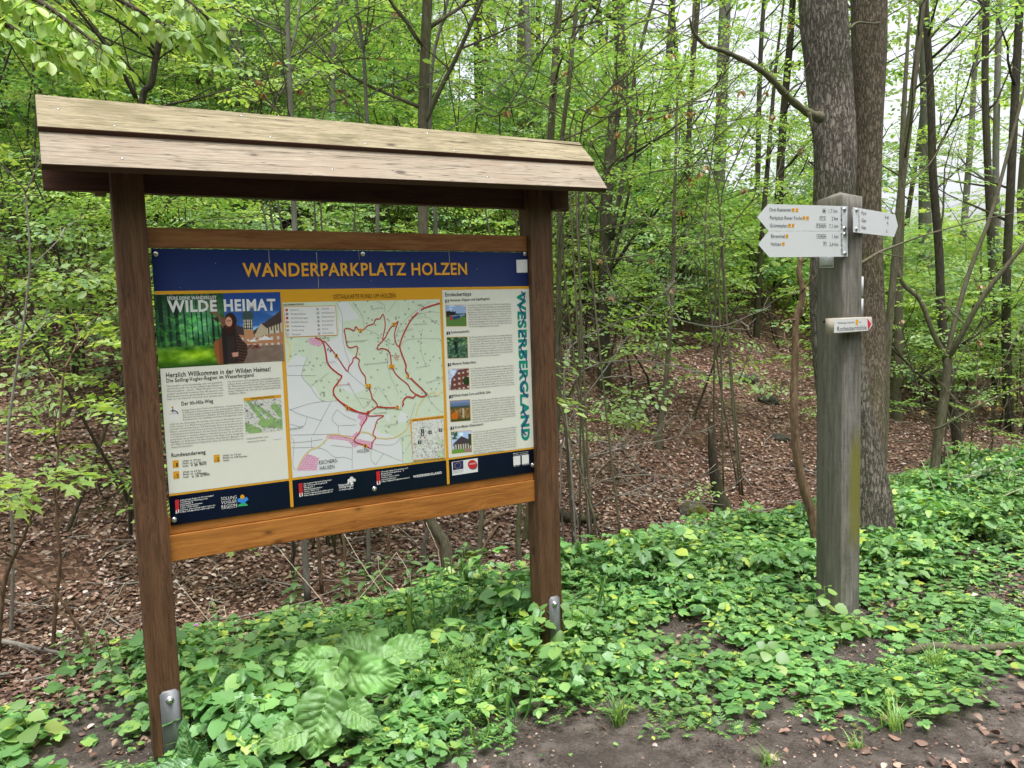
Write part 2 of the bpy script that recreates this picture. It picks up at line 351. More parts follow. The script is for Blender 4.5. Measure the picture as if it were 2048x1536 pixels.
def ground_mat():
    m, nt = newmat('forest_ground')
    tc = nt.nodes.new('ShaderNodeTexCoord'); P = tc.outputs['Object']
    t = nd(nt, 'ShaderNodeVectorMath', {0: P, 1: tuple(ND)}, operation='DOT_PRODUCT').outputs['Value']
    wob = noise(nt, P, 1.1, 4, .6)
    tt = mth(nt, 'ADD', t, mth(nt, 'MULTIPLY', mth(nt, 'SUBTRACT', wob, .5), .9))
    cd = nd(nt, 'ShaderNodeVectorMath', {0: P, 1: nd(nt, 'ShaderNodeVectorMath', {0: nd(nt, 'ShaderNodeTexNoise', {'Vector': P, 'Scale': 14.0}).outputs['Color'], 1: (.06, .06, .06)}, operation='MULTIPLY').outputs[0]}, operation='ADD').outputs[0]
    v = nd(nt, 'ShaderNodeTexVoronoi', {'Vector': cd, 'Scale': 26.0}, voronoi_dimensions='3D')
    rnd = nd(nt, 'ShaderNodeSeparateColor', {'Color': v.outputs['Color']}).outputs[0]
    lit = ramp(nt, rnd, [(0, (.045, .023, .015)), (.4, (.13, .068, .043)), (.75, (.22, .125, .082)), (.95, (.33, .22, .16)), (1, (.45, .36, .30))])
    ve = nd(nt, 'ShaderNodeTexVoronoi', {'Vector': cd, 'Scale': 26.0}, feature='DISTANCE_TO_EDGE').outputs[0]
    lit = mixc(nt, ramp(nt, ve, [(0, (1, 1, 1)), (.12, (0, 0, 0))]), lit, (.025, .015, .01, 1))
    soil_n = noise(nt, P, 9, 8, .72); soil = ramp(nt, soil_n, [(.32, (.036, .028, .023)), (.5, (.115, .094, .082)), (.66, (.25, .215, .195))])
    gr = noise(nt, P, 90, 5, .75); soil = mixc(nt, ramp(nt, gr, [(.48, (0, 0, 0)), (.66, (.8, .8, .8))]), soil, (.21, .18, .16, 1)); soil = mixc(nt, ramp(nt, gr, [(.3, (.8, .8, .8)), (.42, (0, 0, 0))]), soil, (.02, .015, .012, 1))
    damp = noise(nt, P, 2.2, 3); soil = mixc(nt, ramp(nt, damp, [(.45, (0, 0, 0)), (.6, (.6, .6, .6))]), soil, (.06, .048, .041, 1))
    mossn = noise(nt, P, 1.3, 5, .65)
    lit = mixc(nt, mth(nt, 'MULTIPLY', ramp(nt, mossn, [(.58, (0, 0, 0)), (.68, (1, 1, 1))]), .6), lit, (.06, .075, .02, 1))
    f = ramp(nt, mth(nt, 'MULTIPLY', tt, .1), [(.37, (0, 0, 0)), (.43, (1, 1, 1))])
    col = mixc(nt, f, soil, lit)
    h = mth(nt, 'ADD', mth(nt, 'MULTIPLY', soil_n, 1.0), mth(nt, 'MULTIPLY', rnd, .5)); h = mth(nt, 'ADD', h, mth(nt, 'MULTIPLY', gr, .45))
    out(nt, bsdf(nt, col, .8, .25, bump=h, bs=.9, dist=.05)); return m

def printed(name):
    m, nt = newmat(name); a = nd(nt, 'ShaderNodeAttribute', attribute_name='Col')
    out(nt, bsdf(nt, a.outputs['Color'], .4, .35)); return m

# ------------------------------------------------------------------ the ground, one sheet
def build_ground():
    n = 430; k = np.linspace(-1, 1, n); q = np.sinh(6.2 * k) / math.sinh(6.2) * 380
    S_, T_ = np.meshgrid(q + 2.2, q + 4.2, indexing='ij')
    X = S_ * UD[0] + T_ * ND[0]; Y = S_ * UD[1] + T_ * ND[1]; Z = hgt(X, Y)
    V = np.stack([X, Y, Z], -1).reshape(-1, 3)
    i = (np.arange(n - 1)[:, None] * n + np.arange(n - 1)[None]).ravel()
    Q = np.stack([i, i + n, i + n + 1, i + 1], -1).ravel()
    g = Geo(); g.add(V, Q, np.full(len(i), 4)); o = g.build('ground', ground_mat(), smooth=True); tag(o, kind='structure')
    return o
build_ground()
rng = np.random.default_rng(7); random.seed(7)

# ------------------------------------------------------------------ lettering and printed pictures
def text_geo(g, pl, body, p0, p1, cap, off=.002, bold=0.0, mi=0, capl=None, res=2, local=False):
    """text fitted between photo pixels p0 and p1 (baseline), cap = cap height in pixels"""
    c = bpy.data.curves.new('lettering', 'FONT'); c.body = body; c.resolution_u = res; c.offset = bold; c.space_character = 1.03 + bold * 2.6; c.fill_mode = 'FRONT'
    o = bpy.data.objects.new('lettering', c); me = bpy.data.meshes.new_from_object(o)
    n = len(me.vertices)
    if n == 0: return
    co = np.zeros(n * 3); me.vertices.foreach_get('co', co); co = co.reshape(-1, 3)[:, :2]
    fs = [tuple(p.vertices) for p in me.polygons]
    x0, x1 = co[:, 0].min(), co[:, 0].max()
    a0 = pl.loc(*p0) if not local else np.array(p0, float); a1 = pl.loc(*p1) if not local else np.array(p1, float)
    if capl is None:
        a2 = pl.loc(p0[0], p0[1] - cap); capl = np.linalg.norm(a2 - a0)
    d = a1 - a0; L = np.linalg.norm(d); d /= L; up = np.array([-d[1], d[0]])
    xs = (co[:, 0] - x0) / (x1 - x0) * L; ys = co[:, 1] / .682 * capl
    q = a0[None] + xs[:, None] * d + ys[:, None] * up
    V = pl.o[None] + q[:, :1] * pl.d[None] + (q[:, 1:] - pl.o[2]) * ZD[None] + pl.n[None] * off
    g.faces(V, fs, mi); bpy.data.objects.remove(o); bpy.data.curves.remove(c); bpy.data.meshes.remove(me)
def pl_poly(g, pl, pts, off, mi=0): g.poly([pl.wp(*pl.loc(*p), off) for p in pts], mi)
def rect(x0, y0, x1, y1): return [(x0, y0), (x1, y0), (x1, y1), (x0, y1)]
def pl_rect_l(g, pl, a0, z0, a1, z1, off, mi=0):
    g.poly([pl.wp(a0, z0, off), pl.wp(a1, z0, off), pl.wp(a1, z1, off), pl.wp(a0, z1, off)], mi)
def ribbon(g, pl, pts, wid, off, mi=0, sm=0):
    q = np.array([pl.loc(*p) for p in pts])
    if sm:
        q3, _ = smooth_line(np.c_[q, np.zeros(len(q))], np.zeros(len(q)), sm); q = q3[:, :2]
    T = np.gradient(q, axis=0); T /= np.linalg.norm(T, axis=1)[:, None] + 1e-9; N_ = np.c_[-T[:, 1], T[:, 0]] * wid / 2
    A = q + N_; B = q - N_
    V = [pl.wp(a, z, off) for a, z in A] + [pl.wp(a, z, off) for a, z in B]; n = len(q)
    g.faces(V, [(i, i + 1, n + i + 1, n + i) for i in range(n - 1)], mi)
def picture(name, pl, corners, nx, ny, paint, parent, off=.0016, matname='printed_picture'):
    """grid of small painted cells between four photo-pixel corners (TL, TR, BR, BL)"""
    c = [pl.loc(*p) for p in corners]
    X, Y = np.meshgrid((np.arange(nx + 1)) / nx, (np.arange(ny + 1)) / ny)
    q = (c[0][None, None] * ((1 - X) * (1 - Y))[..., None] + c[1] * (X * (1 - Y))[..., None] + c[2] * (X * Y)[..., None] + c[3] * ((1 - X) * Y)[..., None]).reshape(-1, 2)
    V = pl.o[None] + q[:, :1] * pl.d[None] + (q[:, 1:] - pl.o[2]) * ZD[None] + pl.n[None] * off
    rgb = paint(X, Y).reshape(-1, 3); lin = np.where(rgb > .04, ((rgb + .055) / 1.055) ** 2.4, rgb / 12.92) * .85
    i = (np.arange(ny)[:, None] * (nx + 1) + np.arange(nx)[None]).ravel(); Q = np.stack([i, i + nx + 1, i + nx + 2, i + 1], -1).ravel()
    g = Geo(); g.add(V, Q, np.full(len(i), 4), 0, np.c_[lin, np.ones(len(lin))])
    return g.build(name, MP, parent)
MP = printed('printed_picture')
def inpoly(X, Y, poly):
    r = np.zeros(X.shape, bool); n = len(poly)
    for i in range(n):
        x1, y1 = poly[i]; x2, y2 = poly[(i + 1) % n]
        if y1 == y2: continue
        c = ((y1 > Y) != (y2 > Y)) & (X < (x2 - x1) * (Y - y1) / (y2 - y1) + x1); r ^= c
    return r
def C(*a): return np.array(a, float) / 255

# ------------------------------------------------------------------ the information board
BT = 3.083                                         # front of the printed panel, distance from the road axis
PB = Plane(W(0, BT, 0), UD)                        # panel plane: local a = s
board = empty('information_board', W(1.05, 3.1, 0), 'wide brown wooden hiking information board with small plank roof and blue printed map panel', 'information board')
M['plate'] = M['steel']

def foot_bracket(post, s0, s1, zt, ztop_cut=.012):
    g = Geo(); f = 3.053
    cut = ztop_cut
    prof = [(s0, -.08), (s1, -.08), (s1, zt - cut), (s1 - cut, zt), (s0 + cut, zt), (s0, zt - cut)]
    a = [W(s, f - .0065, z) for s, z in prof]; b = [W(s, f + .001, z) for s, z in prof]; n = len(prof)
    g.faces(a + b, [tuple(range(n)), tuple(range(n, 2 * n))[::-1]] + [(i, i + n, (i + 1) % n + n, (i + 1) % n) for i in range(n)])
    g.build('foot_bracket', M['steel'], post)
    h = Geo(); c = W((s0 + s1) / 2, f - .0065, zt - .036)
    for r, d0, d1, sd in ((.0145, 0, .002, 20), (.0095, .002, .011, 6)):
        tube(h, [c - ND * d0, c - ND * d1], [r, r], sd)
    h.build('bolt', M['bolt'], post)

for s0, s1, b0, b1, bz in ((.167, .272, .2, .266, .266), (1.829, 1.944, 1.868, 1.926, .272)):
    p = beam('post', W((s0 + s1) / 2, 3.103, .02), W((s0 + s1) / 2, 3.103, 2.2), -ND, s1 - s0, .1, M['post'], board, .006)
    foot_bracket(p, b0, b1, bz)
# rails
rl0, rl1 = .273, 1.828
r = beam('top_rail', W(rl0, 3.105, 1.905), W(rl1, 3.105, 1.905), -ND, .07, .036, M['toprail'], board)
r = beam('panel_rail', W(rl0, 3.106, .862), W(rl1, 3.106, .862), -ND, .066, .034, M['rail'], board)
r = beam('bottom_rail', W(rl0, 3.096, .779), W(rl1, 3.096, .779), -ND, .098, .03, M['rail'], board)
# head beam under the roof and the rafters that carry it
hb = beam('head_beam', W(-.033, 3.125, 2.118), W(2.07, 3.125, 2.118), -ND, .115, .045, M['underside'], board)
def gusset(s, th, full=True):
    prof = [(2.96, 2.175), (3.10, 2.325), (3.24, 2.175), (3.22, 2.055), (2.985, 2.055)] if full else [(3.03, 2.245), (3.10, 2.325), (3.34, 2.075), (3.27, 2.07), (3.155, 2.07), (3.155, 2.2), (3.03, 2.2)]
    g = Geo(); n = len(prof); a = [W(s - th, t, z) for t, z in prof]; b = [W(s + th, t, z) for t, z in prof]
    g.faces(a + b, [tuple(range(n)), tuple(range(n, 2 * n))[::-1]] + [(i, i + n, (i + 1) % n + n, (i + 1) % n) for i in range(n)])
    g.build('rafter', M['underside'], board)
gusset(1.965, .018); gusset(.145, .018, False)
# roof boards: weatherboards front and back; the upper one laps over the lower one
def roof_board(name, sL, sR, tz0L, tz0R, tz1L, tz1R, th, mat, side):
    """top face from upper edge tz0 to lower edge tz1 (t, z) at both ends"""
    c = 3.10
    def T(t): return t if side > 0 else 2 * c - t
    x = Vector(W(sR, T(tz1R[0]), tz1R[1]) - W(sL, T(tz1L[0]), tz1L[1])).normalized()
    up = Vector(W(0, T(tz0L[0]), tz0L[1]) - W(0, T(tz1L[0]), tz1L[1])).normalized()
    n = Vector(W(0, -1 if side > 0 else 1, 1)).normalized() * th
    co = [Vector(W(s, T(t), z)) for s, (t, z) in ((sL, tz0L), (sR, tz0R), (sR, tz1R), (sL, tz1L))]
    org = sum(co, Vector()) / 4; m = Matrix((x, (-n).normalized(), x.cross(-n).normalized())).transposed().to_4x4(); m.translation = org
    inv = m.inverted(); vv = [inv @ p for p in co] + [inv @ (p - n) for p in co]
    import bmesh
    bm = bmesh.new(); bv = [bm.verts.new(v) for v in vv]
    for f in [(0, 1, 2, 3), (7, 6, 5, 4), (0, 4, 5, 1), (1, 5, 6, 2), (2, 6, 7, 3), (3, 7, 4, 0)]: bm.faces.new([bv[i] for i in f])
    bmesh.ops.recalc_face_normals(bm, faces=bm.faces[:]); bmesh.ops.bevel(bm, geom=bm.edges[:], offset=.0018, segments=1, affect='EDGES')
    me = bpy.data.meshes.new(name); bm.to_mesh(me); bm.free(); me.materials.append(mat); me.materials.append(M['underside'])
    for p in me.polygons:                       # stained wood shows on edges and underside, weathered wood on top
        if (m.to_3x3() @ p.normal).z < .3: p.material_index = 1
    o = lnk(bpy.data.objects.new(name, me), board, m)
    return o, n.normalized()
RU, nu = roof_board('roof_board', -.033, 2.135, (3.10, 2.364), (3.10, 2.379), (2.975, 2.2335), (2.975, 2.268), .024, M['roof'], 1)
RL, nl = roof_board('roof_board', -.030, 2.137, (3.02, 2.256), (3.02, 2.292), (2.885, 2.1008), (2.885, 2.1370), .024, M['roof2'], 1)
RB, _ = roof_board('roof_board', -.033, 2.135, (3.098, 2.362), (3.098, 2.377), (2.975, 2.2335), (2.975, 2.268), .024, M['roof'], -1)
RB2, _ = roof_board('roof_board', -.030, 2.137, (3.02, 2.256), (3.02, 2.292), (2.885, 2.1008), (2.885, 2.1370), .024, M['roof2'], -1)
def roof_screw(par, s, f, up_):
    if up_: a = np.array([3.10, 2.364 + .015 * (s + .03) / 2.17]); b = np.array([2.975, 2.2335 + .0345 * (s + .03) / 2.17])
    else: a = np.array([3.02, 2.256 + .036 * (s + .03) / 2.17]); b = np.array([2.885, 2.1008 + .0362 * (s + .03) / 2.17])
    q = a * (1 - f) + b * f; c = W(s, q[0], q[1]); nn = np.array(nu); g = Geo()
    tube(g, [c - nn * .004, c + nn * .0016], [.0058, .005], 12); tube(g, [c + nn * .0016, c + nn * .0006], [.002, .001], 6, caps=False)
    g.build('screw', M['bolt'], par)
for s, f, u_ in ((.03, .42, 1), (.19, .82, 1), (.62, .12, 1), (.70, .85, 1), (1.00, .25, 1), (1.06, .86, 1), (1.36, .2, 1), (1.44, .9, 1), (.20, .78, 0), (.9, .8, 0), (1.55, .8, 0)):
    roof_screw(RU if u_ else RL, s, f, u_)

# ---- the panel
g = Geo(); box(g, (0, 0, 0), (.7735, .005, .5))
mw = Matrix(((UD[0], ND[0], 0), (UD[1], ND[1], 0), (0, 0, 1))).to_4x4(); mw.translation = Vector(W(.282 + .7745, BT + .005, 1.3654))
def paper(name, rgb, rough=.38, var=.03): return flat(name, rgb, rough, .4, var=var)
M['navy'] = flat('navy_print', (29, 44, 90), .5, .2, var=.03); M['yellow'] = paper('yellow_print', (200, 148, 38)); M['cream'] = paper('cream_print', (206, 208, 199))
M['white'] = paper('white_print', (206, 208, 210)); M['black'] = paper('black_print', (28, 27, 32)); M['grey'] = paper('grey_print', (92, 92, 92))
M['greyl'] = paper('light_grey_print', (135, 138, 138)); M['redp'] = paper('red_print', (178, 38, 44)); M['brownp'] = paper('brown_print', (90, 55, 10))
M['teal'] = paper('teal_print', (0, 128, 112)); M['purple'] = paper('purple_print', (52, 46, 128)); M['gold'] = paper('gold_print', (216, 156, 50)); M['red'] = paper('route_red', (172, 48, 44))
M['mapyellow'] = paper('road_yellow', (226, 205, 120)); M['blue'] = paper('logo_blue', (50, 130, 210)); M['green'] = paper('logo_green', (50, 160, 100)); M['pinkp'] = paper('town_pink', (226, 176, 204))
panel = lnk(bpy.data.objects.new('display_panel', g.mesh('display_panel', [M['navy']])), board, mw)
# fields
g = Geo()
def R4(g, c, off, mi=0): pl_poly(g, PB, c, off, mi)
A0, Z0, A1, Z1 = .2825, .8659, 1.8305, 1.8649     # panel edges in plane coordinates
def LA(px, py): return PB.loc(px, py)
zt = LA(305, 584)[1]; zt2 = LA(1056, 571)[1]; ztop = (zt + zt2) / 2              # top of the yellow line
zb = LA(334, 990)[1]; zb2 = LA(1067, 893)[1]; zbot = (zb + zb2) / 2
am1 = LA(566, 700)[0]; am2 = LA(886, 700)[0]                                        # yellow mullions
pl_rect_l(g, PB, A0 + .001, zbot - .008, A1 - .001, ztop, .0008, 0)
for a in (am1, am2): pl_rect_l(g, PB, a - .006, Z0 + .002, a + .006, zbot - .008, .0008, 0)
pl_rect_l(g, PB, A0 + .001, zbot, am1 - .007, ztop - .012, .0014, 1); pl_rect_l(g, PB, am2 + .006, zbot, A1 - .001, ztop - .012, .0014, 1)
g.build('printed_field', [M['yellow'], M['cream']], panel)
# headline
g = Geo(); text_geo(g, PB, 'WANDERPARKPLATZ HOLZEN', (486, 553), (934, 549), 26, .002, .022, res=4)
g.build('headline', M['gold'], panel)
tb = Geo()      # all black/grey print: 0 black 1 grey 2 white 3 brown 4 red 5 lightgrey 6 navy
TM = [M['black'], M['grey'], M['white'], M['brownp'], M['redp'], M['greyl'], M['navy'], M['yellow']]
T = lambda s, p0, p1, cap, mi=0, bold=0.0, off=.0024, res=2: text_geo(tb, PB, s, p0, p1, cap, off, bold, mi, res=res)
T('DETAILKARTE RUND UM HOLZEN', (667, 598), (791, 595), 9, 3)
T('Herzlich Willkommen in der Wilden Heimat!', (332, 755), (541, 742), 9.5, 0, .015)
T('Die Solling-Vogler-Region im Weserbergland', (333, 765), (507, 753), 7.5, 0, .01)
T('Der Ith-Hils-Weg', (363, 811), (426, 805), 7.5, 0, .015)
T('Rundwanderweg', (343, 914), (411, 907), 7.5, 0, .015)
T('Entdeckertipps', (890, 593), (942, 591), 7.5, 0, .01)
def block(lines, tl, tr, bl, cap, mi=1, last=1.0):
    n = len(lines); tl, tr, bl = np.array(tl, float), np.array(tr, float), np.array(bl, float)
    for i, s in enumerate(lines):
        p0 = tl + (bl - tl) * i / max(n - 1, 1); sh = (1 - .0 * i)
        p1 = p0 + (tr - tl) * (last if i == n - 1 else 1)
        T(s, tuple(p0), tuple(p1), cap, mi, .004, .0024, 1)
block(['Ursprünglich und bodenständig, wild und gemütlich,', 'schroff und sanft, das ist die Solling-Vogler-Region im', 'Weserbergland – unsere „Wilde Heimat“! In einzig-', 'artiger Landschaft kommen hier Abenteurer und', 'Erholungssuchende gleichermaßen auf ihre Kosten.', 'Nah vor der Haustür und doch weit draußen kön-'], (333, 774), (445, 766), (335, 800), 3.3, 1)
block(['nen besondere und einzigartige Landschaften sowie', 'seltene Arten entdeckt werden. Eine perfekte Kulisse', 'für Wanderfreunde: Naturnahe Wege durch blühende', 'Wiesen und weite Felder wechseln sich mit ursprüng-', 'lichen Wäldern ab, die sich zu atemberaubenden', 'Ausblicken öffnen.'], (455, 765), (560, 757), (457, 789), 3.3, 1, .33)
block(['Entlang felsreicher Türme und Kuhlöcher, Seenlandschaften', 'und Blautönen Felsformationen sowie gemeinsamen Höhen ist', 'der bestens ausgeschilderte Qualitätsweg auch für erfahrene', 'Wanderer ein besonderes Erlebnis. Auf dem 80 Kilometer langen', 'Rundweg kann die vielfältige und abwechslungsreiche Land-'], (364, 822), (485, 811), (366, 841), 3.2, 1)
block(['schaft mit den Höhenzügen Ith und Hils sowie weiteren Erhebungen hautnah', 'erlebt werden. Der Wanderweg zeichnet sich durch eine besonders schöne', 'naturnahe Streckenführung aus. Auf Kammwegen führt er zu beeindruckenden', 'Klippen, naturhistorischen Besonderheiten mit weiten Ausblicken ins Land', 'und faszinierenden Einblicken in die Geschichte dieser Region. Der gesam-', 'te Verlauf kann in einzelnen Etappen erwandert werden, die an Wander-', 'parkplätzen mit großen Infotafeln starten. Jede Etappe bietet einzigartige', 'Highlights am Wegesrand. Ob Naturdenkmal, Aussichtsturm, Museum oder', 'das UNESCO-Weltkulturerbe Fagus-Werk. Allein der Ith-Hils-Weg bietet un-', 'vergessliche Erlebnisse.'], (339, 850), (485, 837), (342, 896), 3.2, 1, .3)
T('Umfassende Infos unter', (493, 879), (537, 874), 3, 1); T('www.ith-hils-weg.de', (494, 885), (532, 881), 3, 1)
for k, (x, y, tx, ln) in enumerate([(345, 921, 365, ['Länge: ca. 9,9 km', 'Dauer: ca. 3,15 Stunden', 'leicht']), (427, 910, 446, ['Länge: ca. 9,6 km', 'Dauer: ca. 3,00 Stunden', 'leicht']), (346, 943, 366, ['Länge: ca. 6,9 km', 'Dauer: ca. 1,45Stunden', 'leicht'])]):
    R4(tb, [(x, y), (x + 12, y - 1.3), (x + 13, y + 13.5), (x + .8, y + 15)], .002, 7)
    T(str(k + 1), (x + 7.2, y + 12), (x + 11.2, y + 11.5), 7, 3, .02); T('Nr.', (x + 1.6, y + 12.4), (x + 5, y + 12), 2.6, 3)
    for j, s in enumerate(ln): T(s, (tx, y + 2 + j * 5.2), (tx + [36, 48, 12][j], y + 2 + j * 5.2 - [2.6, 3.6, .8][j]), 3.4, 0, .012)
M['ink'] = M['black']
T('= 3h 9min', (382, 933), (413, 929), 5, 0, .02); T('= 1h 27min', (384, 956), (419, 950), 5.5, 0, .02)
# tips column
tips = [('1', 'Ithwiesen, Klippen und Segelflugplatz', 604, 80, ['Das Naturschutzgebiet Ithwiesen ist Teil eines der größten zu-', 'sammenhängenden Grünlandgebiete im niedersächsischen', 'Berg- und Hügelland. Besonders wertvoll sind die blütenreichen', 'Bergwiesen und andere wenig gedüngte Flächen mit seltenen', 'Pflanzenarten. Vom Rastplatz können die „Teufelsküche“ und', 'die faszinierenden Felsen der Klippen gut erreicht werden.', 'Ganz in der Nähe befindet sich auf den Ithwiesen gelegene', 'beliebte Segelflugplatz. Die Luftsportvereinigung Ithwiesen', 'betreibt hier eine Flugschule. Info-Tel. (0 55 34) 15 80 oder', '0 55 84 / 20 52 (Flugbetrieb am Wochenende)']),
        ('2', 'Rothesteinhöhle', 668, 36, ['Die Rothesteinhöhle liegt in 305 m Höhe im nördlichen Ende des', 'Ith und ist denkmalgerecht besonders interessant. Ein schmaler', 'Felsspalt bildet den Eingang zu einem unten ca. 38 m langen', 'Gang. Hirsche und Menschen untersuchte 1883 erstmals diese Höhle', 'und stieß auf Gefäßscherben, Knochen und Geräte aus Bronze.', 'Die Fundstücke wurden wissenschaftlich der Bronzezeit zugeord-', 'net. Auch Beschreibungen von Menschenopfern und Kulthand-', 'lungen gelten als zutreffend. Zum Schutz der überwinternden', 'Fledermäuse ist die Höhle von Oktober bis April geschlossen.']),
        ('3', 'Museum Raabe-Haus', 731, 47, ['Das Geburtshaus von Wilhelm Raabe (1831-1910) in der Raabe-', 'straße 5 in Eschershausen beherbergt heute ein Museum über', 'den Dichter. In acht Ausstellungsräumen werden sein Leben', 'und seine Werke dargestellt, ferner mit typischen Zeichnun-', 'gen zu Raabe. Inventarien: Die jeweiligen Themenbereiche', 'werden durch hier Erstinformationen zu den einzel-', 'nen Ausstellungsobjekten vertieft. Die Ausstellungsstücke', 'stammen aus dem Besitz des Museums und auch aus Leihga-', 'ben der Braunschweigischen Landschaft Info-Tel. 0 55 34 / 39 48']),
        ('4', 'Wilhelm-Raabe-Turm und Bloße Zelle', 795, 76, ['Auf dem Wilsenberg steht in 471 Metern Höhe der Name dem', 'berühmten Dichter benannte 15 m hohe Wilhelm-Raabe-Turm.', 'Von hier bietet sich bei klarem Wetter ein großartiger Aus-', 'blick in das Hügelland und das Weser- und Leinebergland. Ei-', 'nige Meter weiter liegt die mit 480 m höchste Erhebung des', 'Hils, die Bloße Zelle. Zu den Zeiten der Erzeugung im Höhen-', 'wäldern wurde bereits im 19. Jahrhundert der Buchenwald der', 'umliegenden Wälder zur Herstellung von Holzkohle geschlagen', 'und hier war eine riesige Waldblöße. Heute ist die Bloße Zelle', 'wieder mit jungem Wald bedeckt.']),
        ('5', 'Erich-Mäder-Glasmuseum', 858, 56, ['Im Hils wird seit mehr als 500 Jahren Glas hergestellt. 1744 ließ', 'Herzog Carl I. von Braunschweig-Wolfenbüttel durch Oberjäger-', 'meister von Langen, dem Gründer der Porzellanmanufak-', 'tur Fürstenberg, die „Fürstliche Spiegelhütte auf dem Grünen', 'Plan“ errichten. Nachfolger ist heute die SCHOTT AG, die Spezi-', 'algläser herstellt. Das Erich-Mäder-Glasmuseum informiert über', 'die bewegte Glasgeschichte. Öffnungszeiten: März bis Oktober', 'sonntags 14 bis 17 Uhr; Führungen außerhalb der Öffnungszeiten', 'ganzjährig für Gruppen auf Anfrage.', 'Info-Tel. 0 51 87 / 300 9 30 · www.glasmuseum-gruenenplan.de'])]
for i, (num, head, y, w, lines) in enumerate(tips):
    x = 890 + i * 2.6
    R4(tb, [(x, y - 4.5), (x + 7, y - 4.8), (x + 7, y + 1), (x + 2.4, y + 1.2), (x + .3, y + 3)], .002, 0)
    T(num, (x + 2.8, y + .4), (x + 5, y + .3), 4.2, 2, .03, .0028)
    T(head, (x + (9.5 if i != 3 else 7), y - 1), (x + (9.5 if i != 3 else 7) + w, y - 1 - w * (.045 + .02 * i)), 5, 0, .01)
    sk = .035 + .022 * i
    block(lines, (x + 45.5, y + 8), (x + 45.5 + 86, y + 8 - 86 * sk), (x + 47, y + 8 + (len(lines) - 1) * 4.75), 3.0, 1, .7 if i != 2 else 1)
# footer
for x, y, w, ln in [(352, 1000, 74, ['Solling-Vogler-Region im Weserbergland', 'Touristikzentrum & Buchungszentrale', 'Lindenstraße 8', '37603 Holzminden-Neuhaus', 'Telefon: 05536 96097-0', 'Internet: www.solling-vogler-region.de', 'E-Mail: info@solling-vogler-region.de']),
                    (599, 967, 62, ['Zweckverband Naturpark Solling-Vogler', 'im Weserbergland', 'Wildpark 1', '37603 Holzminden-Neuhaus', 'Telefon: 05536 1313', 'Internet: www.naturpark-solling-vogler.de', 'E-Mail: info@naturpark-solling-vogler.de']),
                    (754, 943, 60, ['Weserbergland Tourismus e.V.', 'Deisterallee 1', '31785 Hameln', 'Telefon: 05151 93000', 'Internet: www.weserbergland-tourismus.de', 'E-Mail: info@weserbergland-tourismus.de'])]:
    R4(tb, [(x - 2, y), (x + 5.5, y - 1.2), (x + 6.5, y + 25), (x - .5, y + 27)], .0016, 4)
    R4(tb, [(x - .9, y + 19.5), (x + 6.2, y + 18.3), (x + 6.5, y + 25), (x - .5, y + 27)], .002, 2)
    T('i', (x + 1.2, y + 24.3), (x + 4.6, y + 23.8), 9, 4, .04, .0026)
    ww = [.9, .75, .35, .6, .5, .95, .93]
    for j, s in enumerate(ln): T(s, (x + 8 + j * .15, y + 2 + j * 3.9), (x + 8 + w * ww[j], y + 2 + j * 3.9 - w * ww[j] * .15), 2.8, 2, .02, .0024, 1)
for j, s in enumerate(['SOLLING', 'VOGLER', 'REGION']): T(s, (442 + j * .5, 1000.5 + j * 8), (473 + j * .5, 996.5 + j * 8), 6.2, 2, .0)
T('IM WESERBERGLAND', (443.5, 1018.5), (474, 1014.5), 1.6, 2)
for j, (s, x0, x1) in enumerate([('Naturpark', 677, 699), ('Solling-Vogler', 677.5, 707), ('im Weserbergland', 678, 706)]): T(s, (x0, 972.5 + j * 4.4), (x1, 972.5 + j * 4.4 - (x1 - x0) * .15), [4.2, 4.2, 2.6][j], 2, .02)
T('WESERBERGLAND', (826, 955.5), (883, 947), 4.6, 2, .03)
T('Hier geht’s zur kostenlosen', (1026, 908), (1056, 903.5), 2.2, 2); T('Outdooractive App Weserbergland', (1026, 911.5), (1055, 907), 2.2, 2)
T('App Store', (1027, 933.5), (1038, 932), 2.2, 2); T('Google play', (1044, 930.5), (1058, 928.5), 2.2, 2)
# EU flag plaque
R4(tb, [(903, 924), (955, 916), (955.5, 943.5), (904.5, 951)], .0016, 2); R4(tb, [(905, 924.5), (926, 921), (926.5, 937), (905.5, 940.5)], .002, 6)
for k in range(12):
    a = k * math.pi / 6; cx, cy = 915.3 + 6 * math.cos(a), 930.8 - .9 * math.cos(a) + 5.6 * math.sin(a)
    R4(tb, [(cx - .8, cy), (cx, cy - .9), (cx + .8, cy), (cx, cy + .9)], .0026, 7)
for dx, dy, rr, mi in ((1.2, 2, 9.2, 1), (0, 0, 9.2, 4)): R4(tb, [(944.3 + dx + rr * math.cos(k * .314), 928.6 + dy + rr * .95 * math.sin(k * .314)) for k in range(20)], .0019 + (mi == 4) * .0004, mi)
T('LEADER', (938, 929.5), (951, 927.5), 2.8, 2, .02, .0028); T('Europäische Union', (906, 943.8), (926, 940.6), 1.8, 1); T('Europäischer Fonds für', (906, 946.6), (926, 943.4), 1.8, 1)
